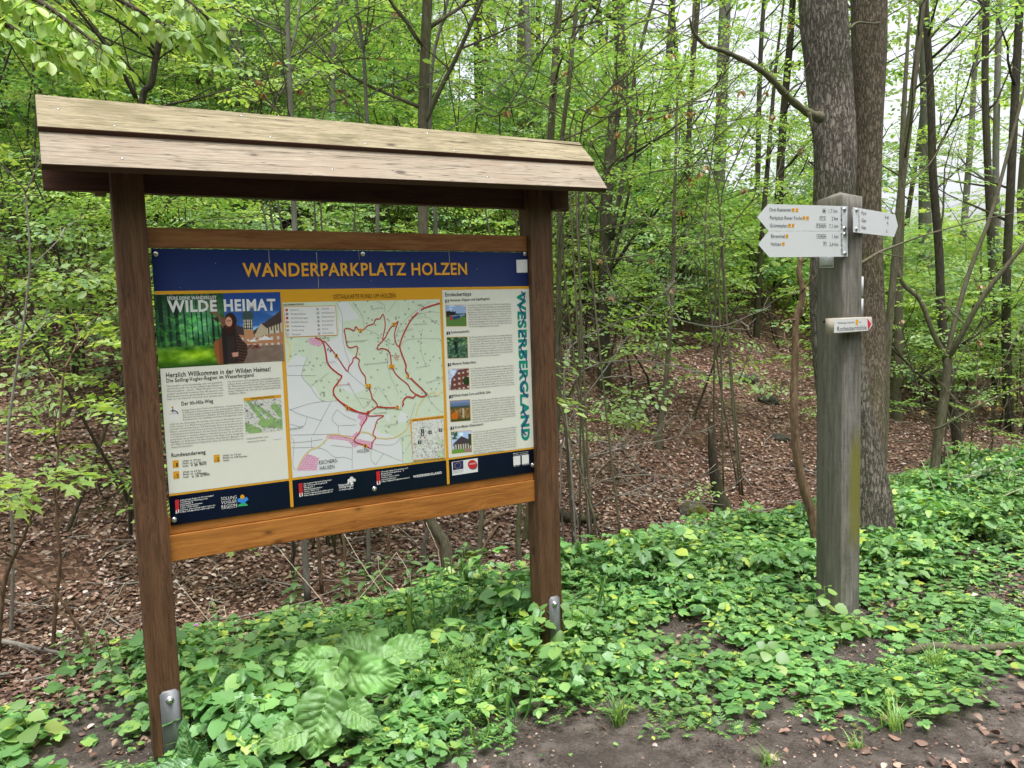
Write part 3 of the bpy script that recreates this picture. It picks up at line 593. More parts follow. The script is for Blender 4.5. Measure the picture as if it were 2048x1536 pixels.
# legend box
R4(tb, [(566, 613), (671, 611), (675, 671), (572, 675)], .0022, 7); R4(tb, [(567.5, 614.3), (670, 612.2), (673.6, 669.6), (573, 673.5)], .0026, 2)
T('ZEICHENERKLÄRUNG', (566, 611.5), (607, 609.8), 3.4, 3, .02)
lf = ['Standort', 'Wanderparkplatz', 'Ziel Wanderregion', 'Notfalltreffpunkt', 'Rundwanderweg', 'Ith-Hils-Weg', 'Rastplatz']; rf = ['Aussicht', 'Aussichtsturm', 'Kulturdenkmal', 'Naturdenkmal', 'Schutzhütte', 'Museum', 'Gastronomie']
for j in range(7):
    y = 620 + j * 8.1; x = 573 + j * .45
    w = len(lf[j]) * 2.05; T(lf[j], (x + 7 + j * .2, y + 1.5), (x + 7 + w, y + 1.1), 3.2, 5, .01, .003)
    w = len(rf[j]) * 2.0; T(rf[j], (x + 69, y - 1), (x + 69 + w, y - 1.5), 3.2, 5, .01, .003)
    R4(tb, rect(x - 2.4, y - 2.3, x + 2.4, y + 2.4), .003, [4, 6, 4, 4, 7, 5, 1][j]); R4(tb, rect(x + 59.5, y - 4.2, x + 64.5, y + .6), .003, 5); R4(tb, rect(x + 60, y - 3.7, x + 64, y + .1), .0033, 2)
    R4(tb, rect(x + 61, y - 2.8, x + 63, y - .8), .0036, 0)
    if j in (1, 3): R4(tb, rect(x - .8, y - 1.3, x + .8, y + 1.4), .0034, 2)
    if j == 6: R4(tb, rect(x - 1.8, y - 1.7, x + 1.8, y + 1.8), .0034, 2)
# hiking-trail emblem of the Ith-Hils-Weg, white pamphlet square
R4(tb, [(337, 815), (356, 812), (357, 841), (339, 843)], .0018, 2)
R4(tb, [(344.5 + 2.2 * math.cos(k * .63), 814.5 + 2 * math.sin(k * .63)) for k in range(10)], .0022, 7)
ribbon(tb, PB, [(345, 817), (346, 822), (345.5, 825)], .004, .0022, 1); ribbon(tb, PB, [(341, 822), (348, 821), (354, 824), (356, 828)], .004, .0023, 1, 3)
T('ITH-HILS-WEG', (338, 829), (354, 827), 1.8, 1)
# QR stickers stay plain white cards without their code
for c in ([(1032, 520), (1054, 519), (1054.5, 545), (1033, 545.5)], [(1026, 913), (1040, 911), (1040.5, 929), (1026.5, 931)], [(1043, 910.5), (1057, 908.5), (1057.5, 926.5), (1043.5, 928.5)], [(547, 867), (561, 865), (561.5, 877), (547.5, 879)]): R4(tb, c, .0022, 2)
tb.build('printed_text', TM, panel)
# coloured logos
lg = Geo()
R4(lg, [(484.5 + 4.5 * math.cos(k * .4), 993.5 + 4.5 * math.sin(k * .4)) for k in range(16)], .0022, 0)
ribbon(lg, PB, [(475, 1001), (480, 1000), (486, 1003), (492, 998), (495, 996)], .014, .0024, 1, 4)
R4(lg, [(475, 1013), (478, 1008), (484, 1006), (491, 1006), (495, 1009), (495.5, 1011)], .0022, 2)
for (x, y, r_) in ((698, 961, 3.5), (703, 957, 4), (708, 960, 3.2), (696, 966, 2)): R4(lg, [(x + r_ * math.cos(k * .5), y + r_ * math.sin(k * .5)) for k in range(12)], .0022 + r_ * .0001, 3)
ribbon(lg, PB, [(703, 960), (702, 964), (704.5, 969)], .012, .0024, 3)
lg.build('printed_logo', [M['yellow'], M['blue'], M['green'], M['white']], panel)
# vertical lettering with the river running through it
vg = Geo()
a_top, a_bot = PB.loc(1034, 583), PB.loc(1040.5, 882)
text_geo(vg, PB, 'WESERBERGLAND', tuple(a_top), tuple((a_top[0], a_bot[1])), None, .0022, .048, 0, capl=.040, res=3, local=True)
xs = np.linspace(0, 1, 60); zz = a_top[1] + (a_bot[1] - a_top[1]) * xs
rv = a_top[0] + .020 + .014 * np.sin(xs * 46) + .004 * np.sin(xs * 19)
q = np.c_[rv, zz]; Tn = np.gradient(q, axis=0); Tn /= np.linalg.norm(Tn, axis=1)[:, None]; Nn = np.c_[-Tn[:, 1], Tn[:, 0]] * .0032
for i in range(59):
    if (i // 3) % 5 == 4: continue
    vg.poly([PB.wp(*(q[i] + Nn[i]), .003), PB.wp(*(q[i + 1] + Nn[i + 1]), .003), PB.wp(*(q[i + 1] - Nn[i + 1]), .003), PB.wp(*(q[i] - Nn[i]), .003)], 1)
vg.build('vertical_lettering', [M['teal'], M['purple']], panel)

# ---- map
c3 = lambda x, y: (560 + x * .18231, 570 + y * .18229)
c4 = lambda x, y: (560 + x * .16924, 760 + y * .16927)
mTL = PB.loc(569, 673); mTR = PB.loc(880, 599); a0m, a1m = am1 + .008, am2 - .007; z1m = PB.loc(760, 601)[1]; z0m = zbot + .001
fa = [c3(*p) for p in [(740, 190), (850, 330), (860, 370), (680, 400), (700, 620), (760, 750), (830, 790), (860, 900), (935, 1060), (930, 1140), (800, 1200), (650, 1120), (680, 1000), (560, 920), (510, 830), (480, 640), (640, 560), (640, 190)]]
fb = [c3(*p) for p in [(70, 850), (190, 765), (290, 800), (235, 985), (330, 1110), (380, 1120), (450, 1260), (630, 1270), (850, 1390), (950, 1410), (1140, 1435), (1080, 1480)]] + [c4(*p) for p in [(1120, 560), (1160, 600), (1190, 630), (1330, 655), (1410, 700), (1440, 800), (1450, 980), (100, 1180), (90, 600)]]
fc = [c4(*p) for p in [(1240, 420), (1300, 395), (1290, 500), (1250, 470)]]; fd = [c4(*p) for p in [(1420, 370), (1500, 400), (1490, 490), (1390, 500)]]
towns = [[c4(*p) for p in q] for q in ([(925, 400), (1020, 405), (1050, 440), (1010, 500), (960, 560), (935, 530), (950, 470), (915, 450)], [(550, 650), (620, 645), (850, 660), (900, 615), (950, 630), (900, 690), (1110, 735), (1080, 800), (930, 770), (880, 800), (800, 720), (690, 705), (545, 690)], [(320, 870), (460, 920), (430, 1070), (200, 1070), (260, 950)])] + [[c3(*p) for p in [(300, 580), (390, 585), (470, 640), (430, 680), (330, 650)]]]
def pix_to_norm(pts): return [((PB.loc(*p)[0] - a0m) / (a1m - a0m), (z1m - PB.loc(*p)[1]) / (z1m - z0m)) for p in pts]
def paint_map(X, Y):
    r = np.ones(X.shape + (3,)) * C(203, 219, 199); r += (fbm(X * 60, Y * 70, 2, 3) * .02)[..., None]
    for p in (fa, fb, fc, fd): r[inpoly(X, Y, pix_to_norm(p))] = C(217, 222, 226)
    for k, p in enumerate(towns):
        m = inpoly(X, Y, pix_to_norm(p)); r[m] = C(228, 186, 208)
        gg = m & (((X * 95 + Y * 20) % 1 < .3) | ((Y * 80 - X * 15) % 1 < .3)); r[gg] = C(196, 140, 172)
    tk = (_h(np.floor(X * 90), np.floor(Y * 100), 3) > .97) & (r[..., 1] > r[..., 0] + .03); r[tk] = C(150, 165, 148)
    return r
def rect_pic(name, a0, z0, a1, z1, nx, ny, paint, off):
    X, Y = np.meshgrid(np.arange(nx + 1) / nx, np.arange(ny + 1) / ny); rgb = np.clip(paint(X, Y), 0, 1).reshape(-1, 3)
    lin = np.where(rgb > .04, ((rgb + .055) / 1.055) ** 2.4, rgb / 12.92)
    a = (a0 + (a1 - a0) * X).ravel(); z = (z1 + (z0 - z1) * Y).ravel()
    V = PB.o[None] + a[:, None] * UD[None] + z[:, None] * ZD[None] + PB.n[None] * off
    lin = lin * .85
    i = (np.arange(ny)[:, None] * (nx + 1) + np.arange(nx)[None]).ravel(); Q = np.stack([i, i + nx + 1, i + nx + 2, i + 1], -1).ravel()
    g = Geo(); g.add(V, Q, np.full(len(i), 4), 0, np.c_[lin, np.ones(len(lin))]); return g.build(name, MP, panel)
rect_pic('map_print', a0m, z0m, a1m, z1m, 250, 290, paint_map, .0016)
ml = Geo()  # 0 grey 1 red 2 yellow road 3 gold tag 4 brown 5 white 6 navy 7 light grey
MLM = [M['greyl'], M['red'], M['mapyellow'], M['gold'], M['brownp'], M['white'], M['navy'], M['black']]
for L, m in [([(620, 200), (680, 340), (690, 620), (760, 860)], 3), ([(300, 790), (235, 985), (330, 1110), (450, 1265), (630, 1270)], 3), ([(85, 890), (320, 880)], 3), ([(80, 990), (400, 995)], 3), ([(340, 1108), (540, 960)], 3),
             ([(730, 940), (850, 1050), (1000, 1180), (1000, 1270)], 3), ([(100, 1360), (220, 1420), (460, 1490)], 3), ([(110, 1370), (330, 1300), (500, 1275)], 3), ([(930, 480), (1060, 540), (1160, 620), (1240, 655)], 3), ([(1315, 665), (1420, 595), (1755, 590)], 3),
             ([(800, 190), (900, 340), (920, 460)], 3), ([(1060, 180), (1140, 220), (1150, 300)], 3), ([(1270, 180), (1180, 300)], 3), ([(1650, 180), (1440, 320), (1300, 480), (1250, 640)], 3), ([(1750, 300), (1600, 300), (1430, 370)], 3), ([(1750, 440), (1600, 350), (1500, 370)], 3),
             ([(1080, 1115), (1220, 1320)], 3), ([(1080, 1115), (960, 1330)], 3), ([(740, 1065), (900, 1330), (940, 1330), (980, 1260), (860, 1240)], 3), ([(1610, 1220), (1700, 1340), (1780, 1400)], 3), ([(1560, 480), (1540, 680), (1600, 900)], 3), ([(1200, 600), (1180, 900), (1300, 1200)], 3)]:
    ribbon(ml, PB, [c3(*p) for p in L], .0016, .002, 0, 3)
for L in ([(120, 520), (270, 550), (320, 430)], [(390, 650), (600, 260)], [(130, 650), (600, 640)], [(130, 740), (300, 730), (500, 700)], [(135, 800), (480, 805), (640, 910), (750, 910), (850, 945)], [(600, 770), (850, 800)], [(670, 350), (610, 460), (680, 540), (690, 630)], [(670, 350), (780, 430), (900, 480)], [(855, 700), (850, 1050)],
          [(1075, 810), (1075, 940), (1130, 1000)], [(1075, 810), (1440, 960)], [(1220, 870), (1130, 1000)], [(1120, 760), (1330, 765), (1440, 680), (1560, 650)], [(1600, 270), (1540, 460), (1510, 560)], [(1480, 840), (1560, 700)], [(130, 680), (165, 740), (150, 1000), (180, 1060)], [(680, 540), (900, 530)], [(370, 680), (370, 810)], [(1450, 980), (1440, 700)]):
    ribbon(ml, PB, [c4(*p) for p in L], .0016, .002, 0, 3)
for L in ([(200, 1060), (260, 930), (350, 830), (450, 790), (540, 710), (600, 645), (700, 645), (870, 690), (940, 620), (1050, 625), (1130, 680), (1330, 685), (1450, 620), (1510, 560), (1500, 530), (1540, 490)], [(1600, 430), (1640, 300), (1720, 190)], [(1740, 180), (1820, 140), (1850, 190), (1925, 130)]):
    ribbon(ml, PB, [c4(*p) for p in L], .0048, .0022, 0, 3); ribbon(ml, PB, [c4(*p) for p in L], .0032, .0024, 2, 3)
ribbon(ml, PB, [c3(*p) for p in [(60, 600), (110, 680), (85, 850)]], .004, .0024, 2, 3)
red3 = [[(385, 575), (465, 620), (500, 740), (515, 840), (560, 910), (640, 975), (675, 1005), (620, 1085), (585, 1140), (590, 1200), (640, 1265), (720, 1320), (850, 1390), (950, 1410)],
        [(465, 618), (500, 630), (620, 780), (730, 940), (755, 890), (795, 840), (800, 800), (825, 790), (845, 730), (840, 670), (775, 688), (735, 665), (715, 560), (705, 490), (745, 475), (815, 498), (825, 455), (870, 500), (910, 490), (960, 445), (1025, 425), (1045, 375), (1095, 370), (1130, 320), (1152, 440), (1130, 560), (1125, 600)],
        [(825, 790), (870, 820), (860, 870), (885, 940), (935, 1010), (940, 1080), (985, 1150), (1010, 1240), (1060, 1300), (1055, 1335), (970, 1395), (950, 1410)],
        [(1295, 395), (1245, 440), (1200, 480), (1150, 580), (1070, 670), (1080, 710), (1110, 695), (1180, 715), (1210, 770), (1222, 880), (1280, 990), (1400, 1090), (1430, 1150), (1490, 1200)],
        [(1295, 395), (1255, 520), (1260, 600), (1285, 665), (1315, 665)], [(640, 1265), (740, 1350), (800, 1380), (900, 1400)],
        [(1750, 200), (1600, 245), (1530, 285), (1440, 375), (1370, 500), (1315, 640), (1320, 720), (1380, 880), (1375, 940), (1430, 1020), (1600, 1190), (1545, 1222), (1490, 1200), (1460, 1235), (1390, 1225), (1345, 1275), (1350, 1310), (1300, 1340), (1180, 1345), (1055, 1332)]]
for k, L in enumerate(red3): ribbon(ml, PB, [c3(*p) for p in L], .0058 if k in (0, 6) else .0042, .0028 + k * .0001, 1, 3)
for L in ([(1035, 400), (1060, 425), (1225, 420), (1150, 470), (1120, 560), (1095, 640), (1130, 680), (1085, 740), (1078, 808), (1000, 770), (935, 750), (872, 710), (940, 610), (965, 540), (1015, 460), (1025, 400)],): ribbon(ml, PB, [c4(*p) for p in L], .0042, .0027, 1, 3)
R4(ml, [(736 + 3.2 * math.cos(k * .5), 824.5 + 3.2 * math.sin(k * .5)) for k in range(12)], .0036, 1)
for x, y, w, s in [(880, 498, 36, '2'), (1243, 432, 34, '3'), (615, 773, 34, '1'), (1222, 893, 60, '2,3'), (1402, 1000, 34, '3'), (968, 1105, 60, '1,2'), (736, 1347, 34, '1'), (1284, 1340, 36, '2')] + [((1002 * .16924) / .18231, (760 - 570 + 775 * .16927) / .18229, 38, '1')]:
    p = c3(x, y); w2 = w * .18231 / 2; R4(ml, rect(p[0] - w2, p[1] - 3.6, p[0] + w2, p[1] + 3.8), .0038, 3)
    text_geo(ml, PB, s, (p[0] - w2 * .5, p[1] + 2.6), (p[0] + w2 * .6, p[1] + 2.4), 5, .0042, .02, 4)
for x, y in ((1524, 287), (1434, 1000), (1316, 1338)): p = c3(x, y); R4(ml, rect(p[0] - 3, p[1] - 3.6, p[0] + 3, p[1] + 3.4), .0038, 5); ribbon(ml, PB, [(p[0], p[1] - 2), (p[0], p[1] + 1), (p[0] + 2, p[1] + 2)], .002, .0042, 0)
p = c3(1602, 1192); R4(ml, rect(p[0] - 2.2, p[1] - 2.4, p[0] + 2.2, p[1] + 2.4), .0038, 6); text_geo(ml, PB, 'P', (p[0] - 1, p[1] + 1.6), (p[0] + 1.2, p[1] + 1.6), 3.2, .0042, 0, 5)
def MT(s, p0, p1, cap, mi=0, bold=0.0): text_geo(ml, PB, s, p0, p1, cap, .0032, bold, mi)
MT('HOLZEN', c4(912, 860), c4(1053, 845), 6, 7); MT('ESCHERS-', c4(460, 995), c4(685, 968), 7.2, 7); MT('HAUSEN', c4(470, 1062), c4(640, 1040), 7.2, 7); MT('Holzen-Ith', c3(428, 590), c3(538, 586), 3, 7)
MT('Bonhagen', c3(735, 630), c3(965, 610), 3.2); MT('Sperenblek', c3(920, 878), c3(1195, 850), 3.2); MT('Borberg', c3(1005, 270), c3(1125, 255), 3); MT('Rotenstein', c3(460, 860), c3(605, 845), 3); MT('Rothesteinhöhle', c3(625, 1105), c3(770, 1092), 2.8, 1)
MT('Wilhelm-', c3(1245, 785), c3(1315, 780), 2.4, 1, .02); MT('Raabe-', c3(1250, 805), c3(1305, 800), 2.4, 1, .02); MT('Turm', c3(1262, 826), c3(1305, 822), 2.4, 1, .02); MT('Große Zelle', c3(1290, 515), c3(1460, 490), 3); MT('Hüttenholz', c3(1455, 440), c3(1610, 430), 2.8)
MT('Roter Fuchs', c3(1625, 1230), c3(1712, 1222), 2.6, 7); MT('Holdersdorf', c4(120, 590), c4(270, 565), 4, 7); MT('Greitberg', c4(1235, 548), c4(1380, 522), 2.8); MT('Tannenberg', c3(1485, 915), c3(1640, 885), 2.8); MT('Pannenberg', c3(1030, 1418), c3(1165, 1402), 2.6, 7); MT('Hilsbornskoll', c3(1605, 1080), c3(1780, 1020), 2.8)
MT('H', c3(512, 715), c3(550, 738), 5.2, 7)
# inset overview map on the main map
R4(ml, [(819.5, 838), (888.5, 830), (889.3, 915.5), (825.5, 921.5)], .0036, 3)
ml.build('map_lines', MLM, panel)
def paint_small(X, Y):
    r = np.ones(X.shape + (3,)) * C(214, 218, 214); n1 = np.abs(fbm(X * 9, Y * 9, 3, 11)); n2 = np.abs(fbm(X * 14 + 5, Y * 14, 2, 21)); g_ = fbm(X * 3.4, Y * 3.4, 3, 31)
    r[g_ > .18] = C(192, 212, 186); r[n1 < .035] = C(150, 152, 156); r[n2 < .03] = C(120, 116, 122); return r
def paint_hills(X, Y):
    r = np.ones(X.shape + (3,)) * C(205, 208, 204); n2 = fbm(X * 22, Y * 22, 2, 5)
    for x0, y0, x1, y1, w in ((.1, .05, .55, .75, .06), (.3, .2, .72, .6, .05), (.0, .8, .3, .95, .12), (.5, .75, 1, .8, .14), (.8, .3, 1, .55, .09)):
        d = np.array([x1 - x0, y1 - y0]); L = (d ** 2).sum(); k = np.clip(((X - x0) * d[0] + (Y - y0) * d[1]) / L, 0, 1)
        r[np.hypot(X - x0 - k * d[0], Y - y0 - k * d[1]) < w * (1 + .5 * n2)] = C(140, 178, 112)
    n1 = np.abs(fbm(X * 10, Y * 10, 3, 14)); r[n1 < .05] = C(120, 122, 122); r[(n2 > .42)] = C(105, 108, 105); return r
picture('inset_map_print', PB, [(822.5, 843.5), (886.5, 836.5), (887.5, 914.5), (825.5, 919.5)], 90, 90, paint_small, panel, .004)
picture('route_map_print', PB, [(487.5, 799), (562, 790.5), (565.5, 860.5), (491, 868)], 90, 90, paint_hills, panel, .0018)
sg = Geo()
R4(sg, [(487, 796), (561.5, 789), (562, 795), (487.5, 802)], .0022, 0); text_geo(sg, PB, 'Übersichtskarte Ith-Hils-Weg', (501, 798.5), (548, 794.3), 3.2, .0026, .02, 1)
text_geo(sg, PB, 'ÜBERSICHTSKARTE MIT ENTDECKERTIPPS', (823.5, 842), (886, 835), 3, .0045, .02, 1)
for x, y, s in ((841, 858, '2'), (841, 865, '1'), (856, 861, '4'), (877, 857, '5'), (835, 881, '3')): R4(sg, rect(x, y, x + 6.5, y + 6.5), .0045, 2); text_geo(sg, PB, s, (x + 2, y + 5.4), (x + 4.6, y + 5.2), 4, .0049, .02, 3)
R4(sg, [(848.5 + 1.7 * math.cos(k * .6), 875 + 1.7 * math.sin(k * .6)) for k in range(10)], .0045, 4)
sg.build('inset_lettering', [M['yellow'], M['brownp'], M['black'], M['white'], M['redp']], panel)

# ---- printed photographs
def paint_hero(X, Y):
    n = fbm(X * 16, Y * 16, 4, 3); r = np.zeros(X.shape + (3,))
    fo = C(40, 84, 52) + np.zeros(r.shape); br = np.exp(-((X - .33) ** 2 / .02 + (Y - .38) ** 2 / .06)); fo = fo + br[..., None] * C(60, 95, 70) + n[..., None] * .16
    for x, w in ((.04, .035), (.1, .02), (.155, .03), (.215, .012), (.27, .01), (.31, .008), (.345, .012), (.385, .009), (.43, .018), (.47, .01)): fo[(np.abs(X - x - .01 * Y) < w / 2) & (Y < .72)] = C(20, 44, 36)
    lf = (fbm(X * 30, Y * 26, 3, 9) > .12) & (Y > .3); fo[lf] = fo[lf] + C(25, 50, 10)
    gr = sstep(.68, .78, Y + n * .05)[..., None]; fo = fo * (1 - gr) + (C(92, 140, 30) + n[..., None] * .25 + np.exp(-((X - .3) ** 2 / .02 + (Y - .84) ** 2 / .004))[..., None] * C(70, 70, 10)) * gr
    gd = sstep(.9, 1, Y)[..., None]; fo = fo * (1 - gd) + C(40, 80, 22) * gd
    sk = C(32, 66, 140) * (1 - Y[..., None]) + C(80, 150, 215) * (Y[..., None]) + np.clip(fbm(X * 5, Y * 9, 3, 41), 0, 1)[..., None] * .9 * sstep(.15, .5, Y)[..., None]
    b = sk.copy(); roofm = inpoly(X, Y, [(.58, .42), (.7, .50), (.74, .56), (1, .26), (1, .52), (.86, .56), (.72, .66), (.58, .6)]); b[roofm] = C(70, 58, 56)
    wall = inpoly(X, Y, [(.58, .56), (.72, .62), (.86, .52), (1, .44), (1, .8), (.58, .8)]); b[wall] = C(176, 128, 92)
    half = wall & (X > .77) & (Y < .64 - (X - .77) * .3); b[half] = C(196, 186, 160); b[half & ((X * 42) % 1 < .32)] = C(60, 48, 48)
    wn_ = wall & ((X * 20) % 1 < .35) & ((Y * 11) % 1 < .5) & (Y > .55); b[wn_] = C(196, 200, 205)
    gab = inpoly(X, Y, [(.78, .56), (.82, .44), (.87, .52), (.87, .6), (.78, .64)]); b[gab] = C(190, 176, 150)
    tw = (X > .68) & (X < .755) & (Y > .33) & (Y < .66); b[tw] = C(182, 136, 100); b[tw & (Y < .53)] = C(205, 200, 180); b[tw & (Y < .53) & (((X * 60) % 1 < .35) | ((Y * 22) % 1 < .3))] = C(45, 45, 50)
    dm = ((X - .718) / .045) ** 2 + ((Y - .33) / .09) ** 2 < 1; b[dm & (Y < .38)] = C(60, 80, 80)
    um = inpoly(X, Y, [(.7, .69), (.75, .66), (.8, .70)]) | inpoly(X, Y, [(.78, .68), (.85, .62), (.92, .68)]); b[um] = C(225, 225, 225)
    fl = Y > .76; b[fl] = C(126, 108, 98) + n[fl][:, None] * .08; tb_ = (X > .68) & (X < .83) & (Y > .74) & (Y < .8) & (fbm(X * 50, Y * 50, 2, 8) > 0); b[tb_] = C(110, 50, 46)
    r = np.where((X < .53)[..., None], fo, b)
    # antlered figure, half deer half bearded hiker
    body = inpoly(X, Y, [(.455, .99), (.43, .82), (.43, .68), (.5, .6), (.5, .45), (.53, .43), (.6, .43), (.625, .56), (.66, .66), (.7, .74), (.7, .86), (.66, .99)])
    r[body & (X < .52)] = C(118, 70, 44); r[body & (X < .47) & (Y > .66)] = C(142, 88, 54); r[body & (X >= .50)] = C(38, 32, 36); r[body & (X > .535) & (X < .6) & (Y > .6)] = C(52, 42, 42); st = body & (X > .61) & ((Y * 24 - X * 8) % 1 < .35); r[st] = C(96, 62, 44)
    hair = ((X - .578 - .006 * n) / .046) ** 2 + ((Y - .385) / .115) ** 2 < 1; r[hair] = C(50, 30, 24); beard = ((X - .562) / .034) ** 2 + ((Y - .50) / .085) ** 2 < 1; r[beard] = C(54, 30, 24); face = ((X - .562) / .026) ** 2 + ((Y - .40) / .07) ** 2 < 1; r[face] = C(205, 152, 130); r[face & (np.abs(Y - .388) < .01) & ((np.abs(X - .552) < .006) | (np.abs(X - .572) < .006))] = C(70, 42, 36); r[face & (np.abs(X - .562) < .004) & (np.abs(Y - .42) < .02)] = C(176, 120, 100); r[(np.abs(X - .56) < .012) & (np.abs(Y - .465) < .008)] = C(170, 80, 74)
    dr = inpoly(X, Y, [(.49, .35), (.535, .33), (.535, .5), (.52, .5), (.5, .45)]); r[dr] = C(120, 84, 66); nose = inpoly(X, Y, [(.515, .46), (.535, .45), (.53, .51), (.517, .5)]); r[nose] = C(24, 20, 20)
    ear = inpoly(X, Y, [(.435, .33), (.48, .34), (.49, .4), (.46, .39)]); r[ear] = C(60, 44, 36); hd = inpoly(X, Y, [(.57, .84), (.62, .83), (.62, .89), (.575, .9)]); r[hd] = C(196, 146, 130)
    for P_ in ([(.5, .34), (.45, .28), (.42, .26)], [(.5, .34), (.44, .2), (.36, .08), (.36, .0)], [(.47, .27), (.47, .18), (.42, .04)], [(.4, .15), (.37, .17)]):
        for (x0, y0), (x1, y1) in zip(P_[:-1], P_[1:]):
            d = np.array([x1 - x0, y1 - y0]); L = (d ** 2).sum(); k = np.clip(((X - x0) * d[0] + (Y - y0) * d[1]) / L, 0, 1); r[np.hypot(X - x0 - k * d[0], (Y - y0 - k * d[1]) * .7) < .009] = C(120, 96, 70)
    return np.clip(r, 0, 1)
picture('hero_photo_print', PB, [(307, 589.5), (560, 584), (568.5, 722), (317.5, 737.5)], 210, 130, paint_hero, panel)
hg = Geo(); text_geo(hg, PB, 'WILDE', (336, 624), (434, 622), 22, .003, .035, 0, res=2); text_geo(hg, PB, 'HEIMAT', (448, 622), (551, 620), 22, .003, .035, 0, res=2)
text_geo(hg, PB, 'SPÜRE DEINE WANDERLUST', (334, 600), (433, 598), 6.5, .003, .02, 0); hg.build('photo_lettering', M['white'], panel)
def th(k):
    def f(X, Y):
        n = fbm(X * 12, Y * 12, 4, 50 + k); r = np.zeros(X.shape + (3,))
        sky_ = C(150, 175, 215) + np.clip(fbm(X * 4, Y * 6, 3, 60 + k), 0, 1)[..., None] * .5
        if k == 0:
            r = sky_.copy(); r[Y > .4] = C(40, 48, 46); r[(Y > .3 + .08 * n) & (X < .5) & (Y < .45)] = C(34, 38, 38); r[Y > .55 + .03 * n] = C(88, 128, 66); r[inpoly(X, Y, [(.18, .5), (.95, .42), (.95, .5), (.3, .68)])] = C(120, 150, 180); r[(X > .2) & (X < .3) & (Y > .5) & (Y < .72)] = C(170, 50, 46); r[inpoly(X, Y, [(.3, .55), (.7, .48), (.7, .62), (.35, .7)])] = C(40, 66, 110)
        elif k == 1:
            r[:] = C(70, 104, 84); r += n[..., None] * .35; r[(n > .2) & (Y < .35)] = C(140, 190, 110); r[(np.abs(X - .42 - .1 * n) < .07) & (Y > .2) & (Y < .8)] = C(22, 36, 30)
        elif k == 2:
            r = sky_.copy(); r[inpoly(X, Y, [(.1, .5), (.45, .05), (1, 0), (1, 1), (.05, 1)])] = C(112, 66, 58); w = inpoly(X, Y, [(.1, .5), (.45, .05), (1, 0), (1, 1), (.05, 1)]) & ((X * 4.4) % 1 < .4) & ((Y * 4 + X * .6) % 1 < .35); r[w] = C(200, 190, 186); r[((X - .88) / .2) ** 2 + ((Y - .6) / .2) ** 2 < 1] = C(38, 62, 30)
        elif k == 3:
            r[:] = C(120, 140, 180); r[Y > .12] = C(96, 120, 160); r[Y > .25] = C(72, 84, 74); m = Y > .38 + .05 * n; r[m] = C(124, 96, 52) + n[m][:, None] * .3; r[(X - .2) ** 2 / .03 + (Y - .75) ** 2 / .04 < 1] = C(190, 104, 30); r[(np.abs(X - .65) < .05) & (Y > .4) & (Y < .85)] = C(180, 176, 160); r[Y > .9] = C(60, 80, 36)
        else:
            r = sky_.copy() + .1; r[inpoly(X, Y, [(.08, .55), (.5, .22), (.95, .45), (.95, .62), (.05, .66)])] = C(72, 62, 68); r[(Y > .6) & (Y < .85) & (X > .1)] = C(196, 190, 180); r[(Y > .6) & (Y < .85) & (X > .1) & ((X * 8) % 1 < .45)] = C(62, 56, 56); r[(X < .3) & (Y < .35) & (n > -.1)] = C(64, 96, 52); r[(X > .85) & (Y > .15) & (Y < .7)] = C(50, 72, 46); r[Y > .82] = C(104, 158, 64); r[(Y > .84) & (X > .62)] = C(150, 128, 120)
        return np.clip(r, 0, 1)
    return f
fg = Geo()
for k, (x0, y0, x1, y1) in enumerate([(891, 610.5, 931, 652), (893.5, 674.5, 934, 716), (897, 738, 937, 779), (899.5, 801, 939, 842), (902, 863, 941.5, 905)]):
    sk = 40 * (.02 + .022 * k); c = [(x0, y0 + sk * .3), (x1, y0 - sk * .5), (x1 + 1.4, y1 - sk * .5), (x0 + 1.8, y1 + sk * .4)]
    cc = [(c[0][0] - .8, c[0][1] - .9), (c[1][0] + .8, c[1][1] - .9), (c[2][0] + .9, c[2][1] + .9), (c[3][0] - .8, c[3][1] + .9)]
    R4(fg, cc, .0016, 0); picture('photo_print', PB, c, 44, 44, th(k), panel, .0022)
fg.build('photo_border', M['yellow'], panel)
# runs of pale dirt on the headline band
dg = Geo()
for x, y0, y1, w in ((537, 499, 528, 1.6), (633, 505, 576, 1.4), (717, 500, 520, 1), (897, 500, 526, 1.6)):
    p0, p1 = PB.loc(x, y0), PB.loc(x + (y1 - y0) * .06, y1); n = 9; zs = np.linspace(p0[1], p1[1], n); aa = np.linspace(p0[0], p1[0], n) + rng.normal(0, .0006, n); ww = w * .0009 * (.5 + rng.random(n))
    V = [PB.wp(a - w_, z, .0027) for a, z, w_ in zip(aa, zs, ww)] + [PB.wp(a + w_, z, .0027) for a, z, w_ in zip(aa, zs, ww)]; dg.faces(V, [(i, i + 1, n + i + 1, n + i) for i in range(n - 1)])
for _ in range(26):
    a, z = rng.uniform(A0 + .03, A1 - .03), rng.uniform(Z0 + .02, Z1 - .02); r_ = rng.uniform(.0006, .002)
    if ztop > z > zbot: continue
    dg.poly([PB.wp(a + r_ * math.cos(k), z + r_ * 1.5 * math.sin(k), .0029) for k in (0, 1.2, 2.4, 3.7, 5)])
dg.build('dirt_streak', M['greyl'], panel)
for x, y in ((311, 508), (725.5, 508), (1049.5, 508), (348, 1039.5), (748.5, 977.5), (1065, 930)):
    a, z = PB.loc(x, y); c = PB.wp(a, z, 0); n_ = PB.n; g = Geo()
    pr = np.array([[.0, .0102], [.0018, .0104], [.004, .0092], [.0055, .0062], [.0058, .003], [.0045, .0024], [.0045, .0]]); tube(g, [c + n_ * p for p in pr[:, 0]], pr[:, 1], 20, caps=False)
    g.build('screw', M['bolt'], panel, smooth=True)

